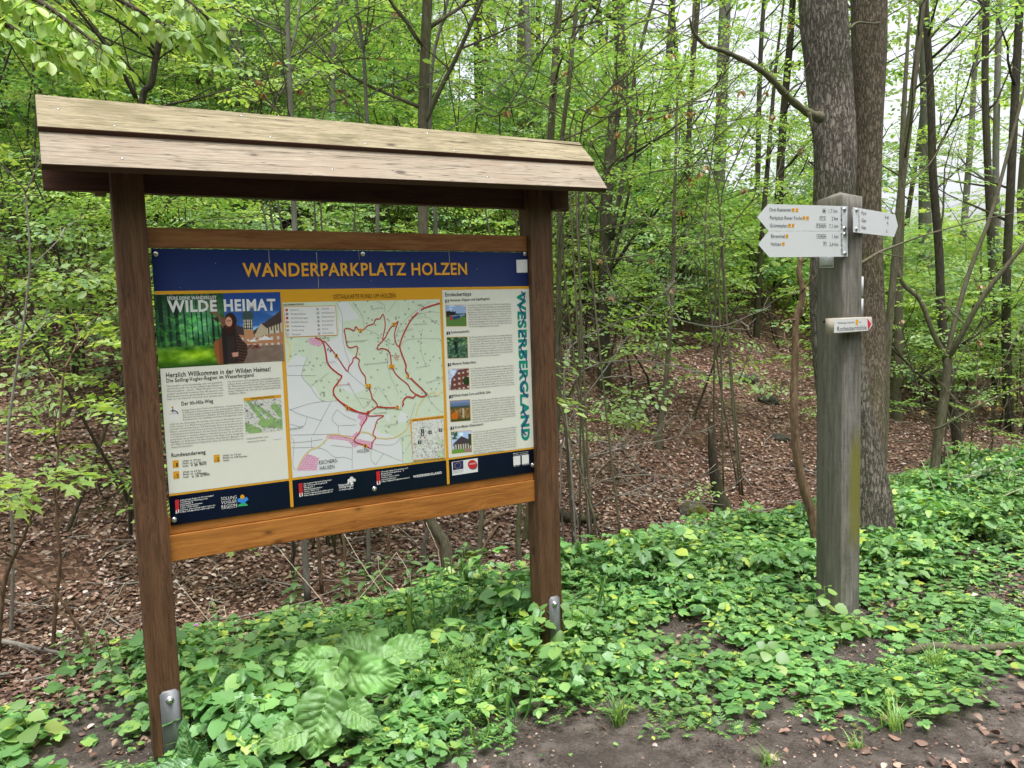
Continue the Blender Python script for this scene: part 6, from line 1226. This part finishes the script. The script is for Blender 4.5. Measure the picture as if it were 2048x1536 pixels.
# ---- fallen leaves and sticks
def curl_t(k): return mk([(0, 0, 0), (-.3, .3, .12 + .08 * k), (-.28, .7, .10), (0, 1, .05 * k), (.28, .7, .14), (.3, .3, .06 + .1 * k)], [(0, 3, 2, 1), (0, 5, 4, 3)])
def litter():
    r = np.random.default_rng(51); g = Geo(); N = 125000
    dd = 3.6 + 13.5 * r.random(N) ** 1.25; az = r.uniform(-.74, .76, N); x = dd * np.sin(az); y = dd * np.cos(az); s, t = st(x, y); keep = (t > 3.75) & (t < 17) & (fbm(x * .9, y * .9, 3, 8) > -.42); x, y = x[keep], y[keep]
    N2 = 26000; s2 = r.uniform(-1.2, 7.5, N2); t2 = r.uniform(1.2, 4.2, N2); w = np.clip(.05 + .9 * sstep(-.25, .25, fbm(s2 * 1.6, t2 * 1.6, 3, 61)) * sstep(2.0, 3.4, s2) + .35 * (t2 > 2.5), 0, 1) * (1 - .8 * ((t2 < 2.5) & (s2 < 2.0))); k2 = r.random(N2) < w * .5
    x = np.r_[x, (s2 * UD[0] + t2 * ND[0])[k2]]; y = np.r_[y, (s2 * UD[1] + t2 * ND[1])[k2]]; K = len(x)
    a = r.uniform(0, 6.28, K); Nn = np.c_[r.normal(0, .35, K), r.normal(0, .35, K), np.ones(K)]; e = .05; gx = (hgt(x + e, y) - hgt(x - e, y)) / (2 * e); gy = (hgt(x, y + e) - hgt(x, y - e)) / (2 * e); Nn[:, 0] -= gx; Nn[:, 1] -= gy
    D = np.c_[np.cos(a), np.sin(a), gx * np.cos(a) + gy * np.sin(a) + r.normal(0, .15, K)]; S = r.uniform(.022, .05, K); O = np.c_[x, y, hgt(x, y) + r.uniform(.0, .02, K)]; R = frames(D, Nn); idx = r.integers(0, 3, K); nearl = np.arange(K) >= keep.sum(); S = S * np.where(nearl, .95, 1)
    for i in range(3):
        q = (idx == i) & ~nearl; inst(g, curl_t(i - .5), O[q], R[q], S[q], 0); q = (idx == i) & nearl; inst(g, leaf_blade(7, .36, .5, [.3, .12, -.15][i], [-.35, .3, .1][i], .03), O[q], R[q], S[q], 0)
    NB = 26000; s3 = r.uniform(-.5, 6.5, NB); t3 = r.uniform(1.1, 3.4, NB); kb = fbm(s3 * 2.2, t3 * 2.2, 3, 66) > r.uniform(-.6, .5, NB); s3, t3 = s3[kb], t3[kb]; NB = len(s3); x3 = s3 * UD[0] + t3 * ND[0]; y3 = s3 * UD[1] + t3 * ND[1]; a = r.uniform(0, 6.28, NB)
    inst(g, curl_t(.3), np.c_[x3, y3, hgt(x3, y3) + r.uniform(0, .006, NB)], frames(np.c_[np.cos(a), np.sin(a), r.normal(0, .3, NB)], np.c_[r.normal(0, .5, NB), r.normal(0, .5, NB), np.ones(NB)]), .005 + .016 * r.random(NB) ** 2, 0)
    for _ in range(420):
        dd = r.uniform(4, 13); az = r.uniform(-.72, .75); p = np.array([dd * math.sin(az), dd * math.cos(az)]); s_, t_ = st(*p)
        if t_ < 3.9: continue
        a = r.uniform(0, 6.28); L = r.uniform(.15, .8); n = 5; q = np.c_[p[0] + np.cos(a) * L * np.linspace(0, 1, n) + r.normal(0, .012, n), p[1] + np.sin(a) * L * np.linspace(0, 1, n) + r.normal(0, .012, n)]; zz = hgt(q[:, 0], q[:, 1]) + .012 + r.uniform(0, .03); tube(g, np.c_[q, zz], np.linspace(.006, .002, n) * r.uniform(.6, 1.6), 4, 1)
    o = g.build('leaf_litter', [M['litter'], M['twig_grey']]); tag(o, 'thick brown layer of fallen beech leaves and small sticks on the slope and verge', 'leaf litter', kind='stuff')
litter()
def clods():
    r = np.random.default_rng(53); import bmesh; bm = bmesh.new(); bmesh.ops.create_icosphere(bm, subdivisions=1, radius=1.0); V = np.array([v.co[:] for v in bm.verts]) * (1 + r.normal(0, .18, (len(bm.verts), 1))) * [1, .8, .55]; F = [tuple(v.index for v in f.verts) for f in bm.faces]; bm.free(); tp = mk(V, F)
    N = 5200; s = r.uniform(-.5, 6.5, N); t = r.uniform(1.2, 3.0, N); k = fbm(s * 3, t * 3, 3, 19) > r.uniform(-.5, .6, N); s, t = s[k], t[k]; N = len(s); x = s * UD[0] + t * ND[0]; y = s * UD[1] + t * ND[1]; a = r.uniform(0, 6.28, N); g = Geo()
    inst(g, tp, np.c_[x, y, hgt(x, y) + .001], frames(np.c_[np.cos(a), np.sin(a), 0 * a], np.tile([[0, 0, 1.]], (N, 1))), .002 + .009 * r.random(N) ** 3)
    tag(g.build('soil_clods', M['clod']), 'small clods and grit scattered over the bare mud', 'soil clods', kind='stuff')
M['clod'] = flat('dry_mud_clod', (118, 105, 96), .9, .1, var=.35)
clods()

# ---- single plants
def on_ground(px, py): p = hit(px, py); return np.array([p[0], p[1], hz(p[0], p[1])])
def big_leaf(g, base, d, nrm, L, wd, seed, mi=0, wav=.05, heart=.2, holes=()):
    n, m = 44, 29; u = np.linspace(0, 1, n)[:, None] + np.zeros((1, m)); v = np.linspace(-1, 1, m)[None] + np.zeros((n, 1)); uu = np.clip(u, 0, 1)
    w_ = wd * np.sin(np.pi * np.clip(uu, .0, 1) ** .62) ** .62; w_[0] = wd * .12; w_[-1] = .004
    y = u - heart * np.abs(v) ** 1.5 * np.clip(1 - u * 2.2, 0, 1) * 1.6 + .02 * fbm(v * 4, u * 3, 2, seed); edge = 1 + (.09 * fbm(u * 9 + seed, v * 0 + np.sign(v) * 3, 3, seed + 4) + .04 * np.sin(u * 40 + seed)) * (np.abs(v) > .8)
    x = v * w_ * edge; zz = .16 * np.abs(v) * wd + wav * np.abs(v) ** 2 * np.sin(u * 13 + seed + np.sign(v) * 1.3) + .05 * fbm(x * 8, y * 8, 4, seed) - .22 * u ** 2.2 - .012 * np.exp(-(v / .06) ** 2) - .035 * np.exp(-(((u - np.abs(v) * .35) * 7 % 1 - .5) / .14) ** 2)
    F_ = frames(np.array([d], float), np.array([nrm], float))[0]; V = (np.stack([x, y, zz], -1).reshape(-1, 3) * L) @ F_.T + np.array(base)
    fs = [(i * m + j, i * m + j + 1, (i + 1) * m + j + 1, (i + 1) * m + j) for i in range(n - 1) for j in range(m - 1) if (i, j) not in holes]; g.faces(V, fs, mi)
    Vg = V.reshape(n, m, 3); nz = np.cross(Vg[n // 2, m // 2 + 1] - Vg[n // 2, m // 2], Vg[n // 2 + 1, m // 2] - Vg[n // 2, m // 2]); nz /= np.linalg.norm(nz) + 1e-9; nz = nz if nz @ np.array(nrm, float) > 0 else -nz
    def sv(u_, v_):
        a_ = u_ * (n - 1); b_ = (v_ + 1) / 2 * (m - 1); i_, j_ = min(int(a_), n - 2), min(int(b_), m - 2); fa, fb = a_ - i_, b_ - j_
        return (Vg[i_, j_] * (1 - fa) + Vg[i_ + 1, j_] * fa) * (1 - fb) + (Vg[i_, j_ + 1] * (1 - fa) + Vg[i_ + 1, j_ + 1] * fa) * fb + nz * .0012
    tube(g, [sv(q, 0) for q in np.linspace(0, .95, 14)], np.linspace(.0022, .0006, 14), 5, mi + 1)
    for sd in (-1, 1):
        for k in range(7):
            u0 = .02 + k * .115; tube(g, [sv(min(u0 + q * (.20 - .01 * k), .98), sd * q * .88) for q in np.linspace(0, 1, 8)], np.linspace(.0010, .0003, 8), 4, mi + 1)
M['vein'] = flat('pale_leaf_vein', (140, 178, 108), .6, .3)
bp = on_ground(700, 1440)
bur = empty('burdock_plant', bp, 'large burdock with big crinkled pale green leaves below the left half of the board', 'plant')
def leafpart(root, base_px, Y, dirn, nrm, L, wd, seed, mat='leaf_big', stalk=None, name='leaf', holes=(), wav=.05):
    g = Geo(); b = px3(base_px[0], base_px[1], Y); wav = wav * 1.3; big_leaf(g, b, dirn, nrm, L, wd, seed, 0, wav, holes=holes); s0 = np.array(stalk if stalk is not None else bp) + np.array([0, 0, -.01]); Q, q = smooth_line([s0, s0 * .5 + b * .5 + np.array([0, 0, .02]), b], [.007, .006, .004], 4); tube(g, Q, q, 6, 1); g.build(name, [M[mat], M['vein']], root, smooth=True)
leafpart(bur, (745, 1318), 3.25, (-.75, .35, .30), (.25, -.75, .75), .20, .44, 3, wav=.07)
leafpart(bur, (652, 1318), 3.05, (-.65, -.35, .12), (-.1, -.8, .55), .15, .40, 7, wav=.11)
leafpart(bur, (690, 1345), 2.95, (.97, -.15, -.04), (-.05, -.85, .6), .23, .36, 12, wav=.12)
leafpart(bur, (675, 1335), 2.95, (-.35, -.5, -.5), (-.35, -.85, .5), .15, .44, 14, wav=.12)
leafpart(bur, (650, 1408), 2.75, (-.2, -.45, -.62), (.25, -.85, .45), .185, .48, 15, holes=((18, 7), (18, 8), (19, 7), (19, 8), (24, 19), (25, 19), (12, 20), (12, 21), (30, 9)), wav=.05)
leafpart(bur, (790, 1310), 3.2, (.75, .4, .2), (.1, -.7, .8), .17, .42, 18)
leafpart(bur, (590, 1470), 2.65, (-.6, -.6, .1), (.2, -.7, .9), .13, .42, 22)
leafpart(bur, (700, 1420), 2.75, (.7, -.5, -.1), (0, -.75, .7), .13, .42, 25)
dp = on_ground(372, 1528)
dock = empty('dock_plant', dp, 'broad pointed dock leaves leaning on the foot of the left post', 'plant')
for k, (b, Y, d, nn, L, w_) in enumerate([((385, 1522), 2.66, (-.2, -.1, .9), (-.2, -.9, .1), .15, .26), ((398, 1530), 2.65, (.85, -.3, .25), (-.1, -.8, .6), .15, .24), ((380, 1535), 2.6, (-.8, -.4, .2), (0, -.6, .8), .14, .25), ((400, 1535), 2.62, (.3, -.4, .7), (.3, -.8, .3), .13, .22)]):
    leafpart(dock, b, Y, d, nn, L, w_, 30 + k, 'leaf_dock', dp, wav=.03)

def nettle(r, h):
    g = Geo(); lean = r.normal(0, .05, 2); P = np.array([[lean[0] * k * k, lean[1] * k * k, k] for k in np.linspace(0, 1, 6)]) * h; tube(g, P, np.linspace(.004, .002, 6), 5, 1); nl = 6
    for k in range(nl):
        f = .3 + .7 * k / (nl - 1); p, _, _ = at_frac(P, np.zeros(6), min(f, .99)); a0 = k * 1.57 + r.normal(0, .2); L = (.085 if f < .8 else .06 * (1.4 - f * .5)) * r.uniform(.85, 1.1)
        for sd in (0, math.pi):
            a = a0 + sd; el = -.25 + .9 * max(0, f - .6) * 2; d = np.array([[math.cos(a), math.sin(a), el]]); inst(g, NETL, p[None] + d * .01, frames(d, np.array([[r.normal(0, .15), r.normal(0, .15), 1.]])), np.array([L]), 0)
    return g
NETL = leaf_blade(9, .26, .36, .07, .22, .14)
r = np.random.default_rng(61); NS = [((592, 1214), .20), ((690, 1205), .26), ((735, 1200), .22), ((768, 1190), .20), ((822, 1172), .26), ((862, 1180), .22), ((905, 1190), .22), ((930, 1165), .24), ((1062, 1180), .18), ((1312, 1150), .24), ((1336, 1160), .2), ((1398, 1158), .2), ((1470, 1165), .2), ((228, 1372), .24), ((132, 1352), .2), ((175, 1345), .18), ((430, 1262), .16), ((1985, 1040), .26), ((1920, 1055), .24), ((2030, 1010), .26)]
pn = []
for k, ((x, y), h) in enumerate(NS):
    p = on_ground(x, y)
    if k < 5:
        root = empty('nettle', p, 'x', 'nettle', 'nettles along the edge of the ground cover'); g = nettle(r, .24); me = g.mesh('stalk_and_leaves', [M['leaf_deep'], M['stem']]); o = bpy.data.objects.new('leafy_stalk', me); scene.collection.objects.link(o); o.parent = root; pn.append((root, o))
    else:
        src, ch = pn[k % 5]; root = src.copy(); scene.collection.objects.link(root); o = ch.copy(); o.parent = root; scene.collection.objects.link(o)
    root.location = Vector(p) - Vector((0, 0, .01)); root.rotation_euler = (0, 0, r.uniform(0, 6.28)); root.scale = (h / .24,) * 3 if k >= 5 else (1, 1, 1)
NL = ['behind the foot of the crooked stem cluster under the board, leftmost there', 'between the dry stalks under the board', 'just right of the dry stalks under the board', 'right of the bent dry stalk, lower one', 'tall, below the crooked sapling foot', 'right of the crooked sapling foot', 'below the bottom rail nearest the mossy stone', 'right of the mossy stone under the board', 'just left of the right board post', 'tallest right of the board at the back edge', 'smaller, right beside the tallest one', 'at the back edge below the leaf slope', 'midway between board and signpost', 'tall, just left of the left board post', 'further left of the left board post', 'small, between two bigger ones at the far left', 'just right of the left board post', 'far right among the dry branches', 'right of the big tree by the dry branches', 'at the right edge of the picture']
for k, o in enumerate([o for o in scene.objects if o.name.split('.')[0] == 'nettle' and o.parent is None]): o['label'] = 'young nettle ' + NL[k]

# cleavers, garlic mustard, grass tufts, small flowers
def cleavers():
    r = np.random.default_rng(71); p = on_ground(920, 1400); root = empty('cleavers_plant', p, 'feathery light green cleavers with whorls of narrow leaves right of the burdock', 'plant'); g = Geo(); O, D = [], []
    thin = leaf_blade(5, .10, .6, .02, .1)
    for k in range(20):
        b = p + np.array([r.normal(0, .09), r.normal(0, .06), 0]); P = wiggle(b, (r.normal(0, .3), r.normal(0, .3), 1), r.uniform(.16, .27), r, 6, .0, .12); tube(g, P, np.full(7, .0013), 4, 1)
        for f in (.35, .55, .72, .87, .99):
            q, _, tg = at_frac(P, np.zeros(7), f)
            for j in range(7): a = j * .9 + f * 3; O.append(q); D.append([math.cos(a), math.sin(a), .35])
    inst(g, thin, np.array(O), frames(np.array(D), np.tile([[0, 0, 1.]], (len(O), 1))), r.uniform(.018, .03, len(O)), 0); g.build('leafy_stems', [M['leaf'], M['stem']], root)
cleavers()
HRT = leaf_blade(9, .52, .36, .06, .2, .07)
def garlic(px, py, h, label, seed, Lf=.075):
    r = np.random.default_rng(seed); p = on_ground(px, py); root = empty('garlic_mustard', p, label, 'plant'); g = Geo(); P = wiggle(p - [0, 0, .01], (0, 0, 1), h, r, 5, 0, .06); tube(g, P, np.linspace(.004, .0025, 6), 5, 1)
    for k in range(9):
        f = .25 + .75 * k / 8; q, _, _ = at_frac(P, np.zeros(6), min(f, .99)); a = k * 2.4 + seed; e = .2 + .5 * f; L0 = .06 * (1.15 - f); d = np.array([math.cos(a), math.sin(a), e]); q2 = q + d * L0; tube(g, [q, q2], [.0015, .0012], 4, 1); d2 = np.array([[math.cos(a), math.sin(a), r.uniform(-.4, 0) + (f > .85) * .9]])
        inst(g, HRT, q2[None], frames(d2, np.array([[r.normal(0, .2), r.normal(0, .2) - .3, 1.]])), np.array([Lf * (1.25 - .75 * f)]), 0)
    g.build('leafy_stem', [M['leaf'], M['stem']], root)
garlic(1072, 1330, .30, 'garlic mustard in front of the foot of the right board post', 3)
garlic(1148, 1310, .24, 'garlic mustard just right of the foot of the right board post', 5, .085); garlic(1180, 1300, .20, 'lower garlic mustard right of the one at the right board post', 8, .08)
garlic(1655, 1262, .22, 'leafy plant in front of the left face of the signpost foot', 11, .08); garlic(1700, 1275, .12, 'low leafy plant directly below the signpost', 13, .07)
garlic(1540, 1345, .11, 'pale broad leaved plant standing free below the left of the signpost', 15, .08); garlic(60, 1500, .18, 'broad leaved plant in the lower left corner', 17, .10)
def tuft(px, py, n, h, label, seed):
    r = np.random.default_rng(seed); p = on_ground(px, py); root = empty('grass_tuft', p, label, 'grass tuft', 'grass tufts on the verge'); g = Geo()
    for k in range(n):
        a = r.uniform(0, 6.28); L = h * r.uniform(.5, 1.1); b = p + np.array([r.normal(0, .015), r.normal(0, .015), -.005]); lean = r.uniform(.2, 1.1); m = 6; u = np.linspace(0, 1, m); C_ = b[None] + np.c_[np.cos(a) * lean * L * u ** 1.8, np.sin(a) * lean * L * u ** 1.8, L * (u - .35 * lean * u ** 2.2)]
        sd = np.array([-math.sin(a), math.cos(a), 0]) * .0032; w_ = (1 - u ** 2)[:, None]; V = np.vstack([C_ + sd * w_, C_ - sd * w_]); g.faces(V, [(i, i + 1, m + i + 1, m + i) for i in range(m - 1)])
    g.build('blades', M['leaf'], root)
for a in ((1238, 1452, 46, .17, 'bright grass tuft at the mud edge right of the right board post', 1), (1868, 1345, 44, .16, 'grass tuft behind the fallen branch at the lower right', 2), (1790, 1462, 38, .15, 'grass tuft among dead leaves near the bottom right', 3), (1534, 1534, 26, .09, 'small grass tuft at the bottom edge right of the middle', 4), (430, 1500, 40, .16, 'grass tuft beside the dock leaves at the left post', 5), (1710, 1500, 20, .07, 'tiny grass tuft at the bottom right on bare mud', 6)): tuft(*a)
def flower(px, py, h, mat, label, name, rr, n=6):
    p = on_ground(px, py); root = empty(name, p, label, 'flower'); g = Geo(); tube(g, [p, p + [0.005, 0, h]], [.0015, .001], 4); g.build('stalk', M['stem'], root); g = Geo(); c = p + np.array([.005, 0, h])
    O = np.tile(c, (n, 1)); a = np.arange(n) * 6.283 / n; inst(g, DI, O, frames(np.c_[np.cos(a), np.sin(a) - .3, .5 + 0 * a], np.tile([[0, -.6, 1.]], (n, 1))), np.full(n, rr)); g.build('petals', M[mat], root)
flower(402, 1478, .10, 'petal', 'small yellow flower beside the metal foot of the left post', 'yellow_flower', .014); flower(392, 1290, .10, 'pink', 'tiny pink flower at the edge of the litter right of the left post', 'pink_flower', .02, 5)

# dry pale stalks under the board
for k, (L, lab) in enumerate([([(560, 1100), (600, 1150), (650, 1208)], 'pale dry stalk leaning under the left half of the bottom rail'), ([(688, 1068), (725, 1130), (766, 1190)], 'long pale dry stalk slanting down right under the board'), ([(793, 1105), (750, 1160), (703, 1214)], 'bent dry stalk, long left leg of the arch'), ([(793, 1105), (808, 1128), (822, 1152)], 'bent dry stalk, short right leg of the arch'),
                            ([(355, 1165), (400, 1220), (440, 1268)], 'thin pale stalk crossing the litter right of the left post'), ([(852, 1045), (875, 1100), (880, 1130)], 'thin white stalk bent round the crooked sapling foot'), ([(755, 1110), (762, 1150), (790, 1178)], 'short dry stalk inside the arch of bent stalks'), ([(250, 1165), (215, 1230), (188, 1290)], 'pale dry stalk left of the left board post'), ([(425, 1190), (415, 1240), (455, 1205)], 'small forked dry stalk right of the left board post')]):
    Y = [4.6, 4.5, 4.4, 4.5, 4.1, 4.9, 4.5, 3.9, 4.2][k]; p = px3(*L[-1], Y); p[2] = min(p[2], hz(p[0], p[1]) + .02); g = Geo(); Q, q = smooth_line([px3(x, y, Y) for x, y in L], [.0016, .0022, .0026], 6); Q[-1] = p; Q[:, 0] += rng.normal(0, .0015, len(Q)); tube(g, Q, q, 5)
    o = g.build('dry_stalk', M['straw']); tag(o, lab, 'dry stalk', 'dry stalks around the board')
# sticks and fallen branches
def fallen(name, label, pts, w, mat, cat='branch', lift=.02, side=0, seed=1, Y=None):
    r = np.random.default_rng(seed); P = []
    for (x, y) in pts:
        if Y: P.append(px3(x, y, Y))
        else: q = on_ground(x, y); P.append(q + np.array([0, 0, lift]))
    R = np.array(w) / 2 / FPX * np.linalg.norm(P[0][:2]); R = np.linspace(R[0], R[1], len(P)); Q, q = smooth_line(P, R, 6); g = Geo(); tube(g, Q, q * (1 + .1 * np.sin(np.arange(len(q)) * 2.1)), 8)
    for k in range(side):
        p, rr, tg = at_frac(Q, q, r.uniform(.2, .9)); d = tg + np.array([r.normal(0, .6), r.normal(0, .6), abs(r.normal(.2, .4))]); B = wiggle(p, d, r.uniform(.2, .7), r, 5, 0, .15); tube(g, B, np.linspace(rr * .6, .002, 6), 5)
    o = g.build(name, M[mat], smooth=True); tag(o, label, cat)
fallen('fallen_branch', 'mossy fallen branch lying across the verge at the lower right', [(1812, 1318), (1860, 1308), (1930, 1316), (1990, 1308), (2060, 1306)], (13, 17), 'bark_olive', lift=.03, seed=2)
fallen('fallen_branch', 'thin twig lying in front of the signpost on the right', [(1735, 1262), (1790, 1272), (1850, 1276), (1900, 1270)], (3, 5), 'dead', lift=.02, seed=3)
fallen('fallen_branch', 'smooth grey branch lying over the litter at the left edge', [(-20, 1298), (30, 1306), (80, 1318), (130, 1326)], (10, 5), 'twig_grey', lift=.05, side=3, seed=4)
fallen('fallen_branch', 'thin arching branch hanging over the litter left of the left post', [(0, 1122), (60, 1150), (110, 1185), (145, 1235), (175, 1285), (190, 1310)], (5, 7), 'dead', Y=4.1, side=2, seed=5)
fallen('fallen_log', 'dark fallen log on the slope just right of the right board post', [(1118, 1040), (1150, 1050), (1195, 1048)], (20, 14), 'bark_dark', 'log', .05, seed=6)
fallen('fallen_log', 'brown fallen stick behind the mossy stone under the board', [(960, 1065), (985, 1045), (1020, 1030)], (8, 6), 'dead', 'log', .03, seed=7)
fallen('fallen_branch', 'diagonal brown stick on the litter under the right half of the board', [(962, 1120), (975, 1090), (1000, 1055)], (6, 5), 'dead', lift=.04, seed=8)
fallen('dry_branch', 'long pale arching dry branch right of the big tree', [(1776, 1012), (1830, 990), (1880, 975), (1925, 958), (1985, 948), (2020, 952)], (6, 3), 'twig_grey', Y=6.4, side=4, seed=9)
fallen('dry_branch', 'pale dry branch leaning down left of the brush pile', [(1855, 1050), (1870, 1020), (1895, 985), (1900, 965)], (7, 4), 'straw', Y=6.2, side=2, seed=10)
fallen('dry_branch', 'flat pale dry branch lying over the ground cover at the right', [(1870, 1000), (1920, 1003), (1970, 1008), (2020, 1012)], (4, 3), 'straw', Y=6.3, side=3, seed=11)
fallen('dry_branch', 'short pale dry branch rising at the right end of the brush pile', [(1995, 1060), (2000, 1035), (2005, 1015), (2015, 1010)], (5, 3), 'straw', Y=6.2, side=2, seed=12)
fallen('dry_branch', 'thin pale dry branch crossing the middle of the brush pile', [(1800, 985), (1840, 1010), (1900, 1030), (1960, 1055)], (4, 3), 'straw', Y=6.3, side=4, seed=13)
# broken stump
def stump():
    p = on_ground(1445, 1022); root = empty('broken_stump', p, 'thin broken dead stump with a splintered top on the leaf slope', 'stump'); Y = p[1]; sides = 14
    P = [px3(1421, 862, Y), px3(1424, 900, Y), px3(1430, 950, Y), px3(1438, 990, Y), px3(1450, 1028, Y)]; R = np.array([8, 13, 17, 20, 30]) / 2 / FPX * Y * 1.3; Q, q = smooth_line(P, R, 8); g = Geo(); tube(g, Q, q, sides); V = g.v[0]; th = np.arange(sides); V[:sides, 2] += .10 * (_h(th, th * 0 + 3, 5) - .5) + .05 * (th % 2); V[sides:2 * sides, 2] += .02 * _h(th, th * 0 + 3, 9)
    V += .004 * np.stack([fbm(V[:, 2] * 30, V[:, 0] * 60, 2, 3), fbm(V[:, 2] * 30, V[:, 1] * 60, 2, 4), 0 * V[:, 0]], -1); g.build('stump_wood', M['bark_dark'], root, smooth=False)
    g = Geo(); tube(g, [px3(1419, 866, Y), px3(1417, 815, Y), px3(1419, 790, Y)], [.012, .006, .002], 5); g.build('splinter', M['dead'], root)
stump()
# stones
def mossy():
    m, nt = newmat('mossy_stone'); n = noise(nt, coord(nt), 6, 5, .65); n2 = noise(nt, coord(nt), 40, 3)
    st_ = ramp(nt, n2, [(.3, (.035, .032, .028)), (.7, (.15, .14, .125))]); ms = ramp(nt, n2, [(.3, (.035, .045, .01)), (.7, (.12, .13, .025))]); col = mixc(nt, ramp(nt, n, [(.42, (0, 0, 0)), (.55, (1, 1, 1))]), st_, ms); out(nt, bsdf(nt, col, .9, .15, bump=n2, bs=.6, dist=.02)); return m
M['mossy'] = mossy(); M['stone'] = bark('dark_stone', (.02, .019, .017, 1), (.07, .066, .06, 1), (.15, .145, .13, 1), 2, plates=False, moss=.2)
def stone(px, py, w, h, label, seed, mat='mossy'):
    import bmesh
    p = on_ground(px, py); d = math.hypot(p[0], p[1]); bm = bmesh.new(); bmesh.ops.create_icosphere(bm, subdivisions=4, radius=1.0); me = bpy.data.meshes.new('stone'); sx = w / 2 / FPX * d; sz = h * .75 / FPX * d
    V = np.array([v.co[:] for v in bm.verts]); rr = 1 + .35 * fbm(V[:, 0] * 1.3 + seed, V[:, 1] * 1.3 + V[:, 2], 3, seed) + .12 * fbm(V[:, 0] * 4 + V[:, 2] * 3, V[:, 1] * 4 + seed, 3, seed + 1); V = V * rr[:, None]; V = np.round(V * 5) / 5 * .25 + V * .75
    for v, c in zip(bm.verts, V): v.co = (c[0] * sx, c[1] * sx * .8, c[2] * sz * .8)
    bm.to_mesh(me); bm.free(); me.materials.append(M[mat]); me.polygons.foreach_set('use_smooth', np.ones(len(me.polygons), bool)); o = bpy.data.objects.new('stone', me); lnk(o, None, Matrix.Translation(Vector(p + [0, 0, sz * .15]))); tag(o, label, 'stone')
for a in ((935, 1118, 50, 40, 'round mossy stone under the right half of the board', 1), (1388, 1030, 60, 36, 'long mossy stone left of the broken stump', 2), (1345, 1075, 46, 28, 'low mossy stone at the back edge of the ground cover', 3), (1500, 1050, 70, 26, 'flat mossy stone between the stump and the signpost', 4), (1575, 1060, 50, 26, 'mossy stone beside the foot of the dead sapling', 5), (1185, 1110, 46, 24, 'mossy stone right of the foot of the right board post', 6),
          (1498, 762, 34, 18, 'dark stone high on the leaf slope left of the signpost', 7, 'stone'), (1538, 806, 40, 20, 'dark stone on the slope just below the highest one', 8, 'stone'), (1560, 880, 40, 18, 'dark stone halfway down beside the dead sapling', 9, 'stone'), (1596, 935, 30, 16, 'lowest dark stone on the slope just left of the signpost', 12, 'stone')): stone(*a)

HZ = False
if HZ:
    m, nt = newmat('pale_air'); pv = nd(nt, 'ShaderNodeVolumePrincipled', {'Color': (.9, .95, .93, 1), 'Density': .010, 'Anisotropy': .3}); o_ = nt.nodes.new('ShaderNodeOutputMaterial'); nt.links.new(pv.outputs[0], o_.inputs['Volume'])
    g = Geo(); box(g, (0, 0, 10), (420, 420, 42)); o = g.build('haze', m); tag(o, kind='stuff')
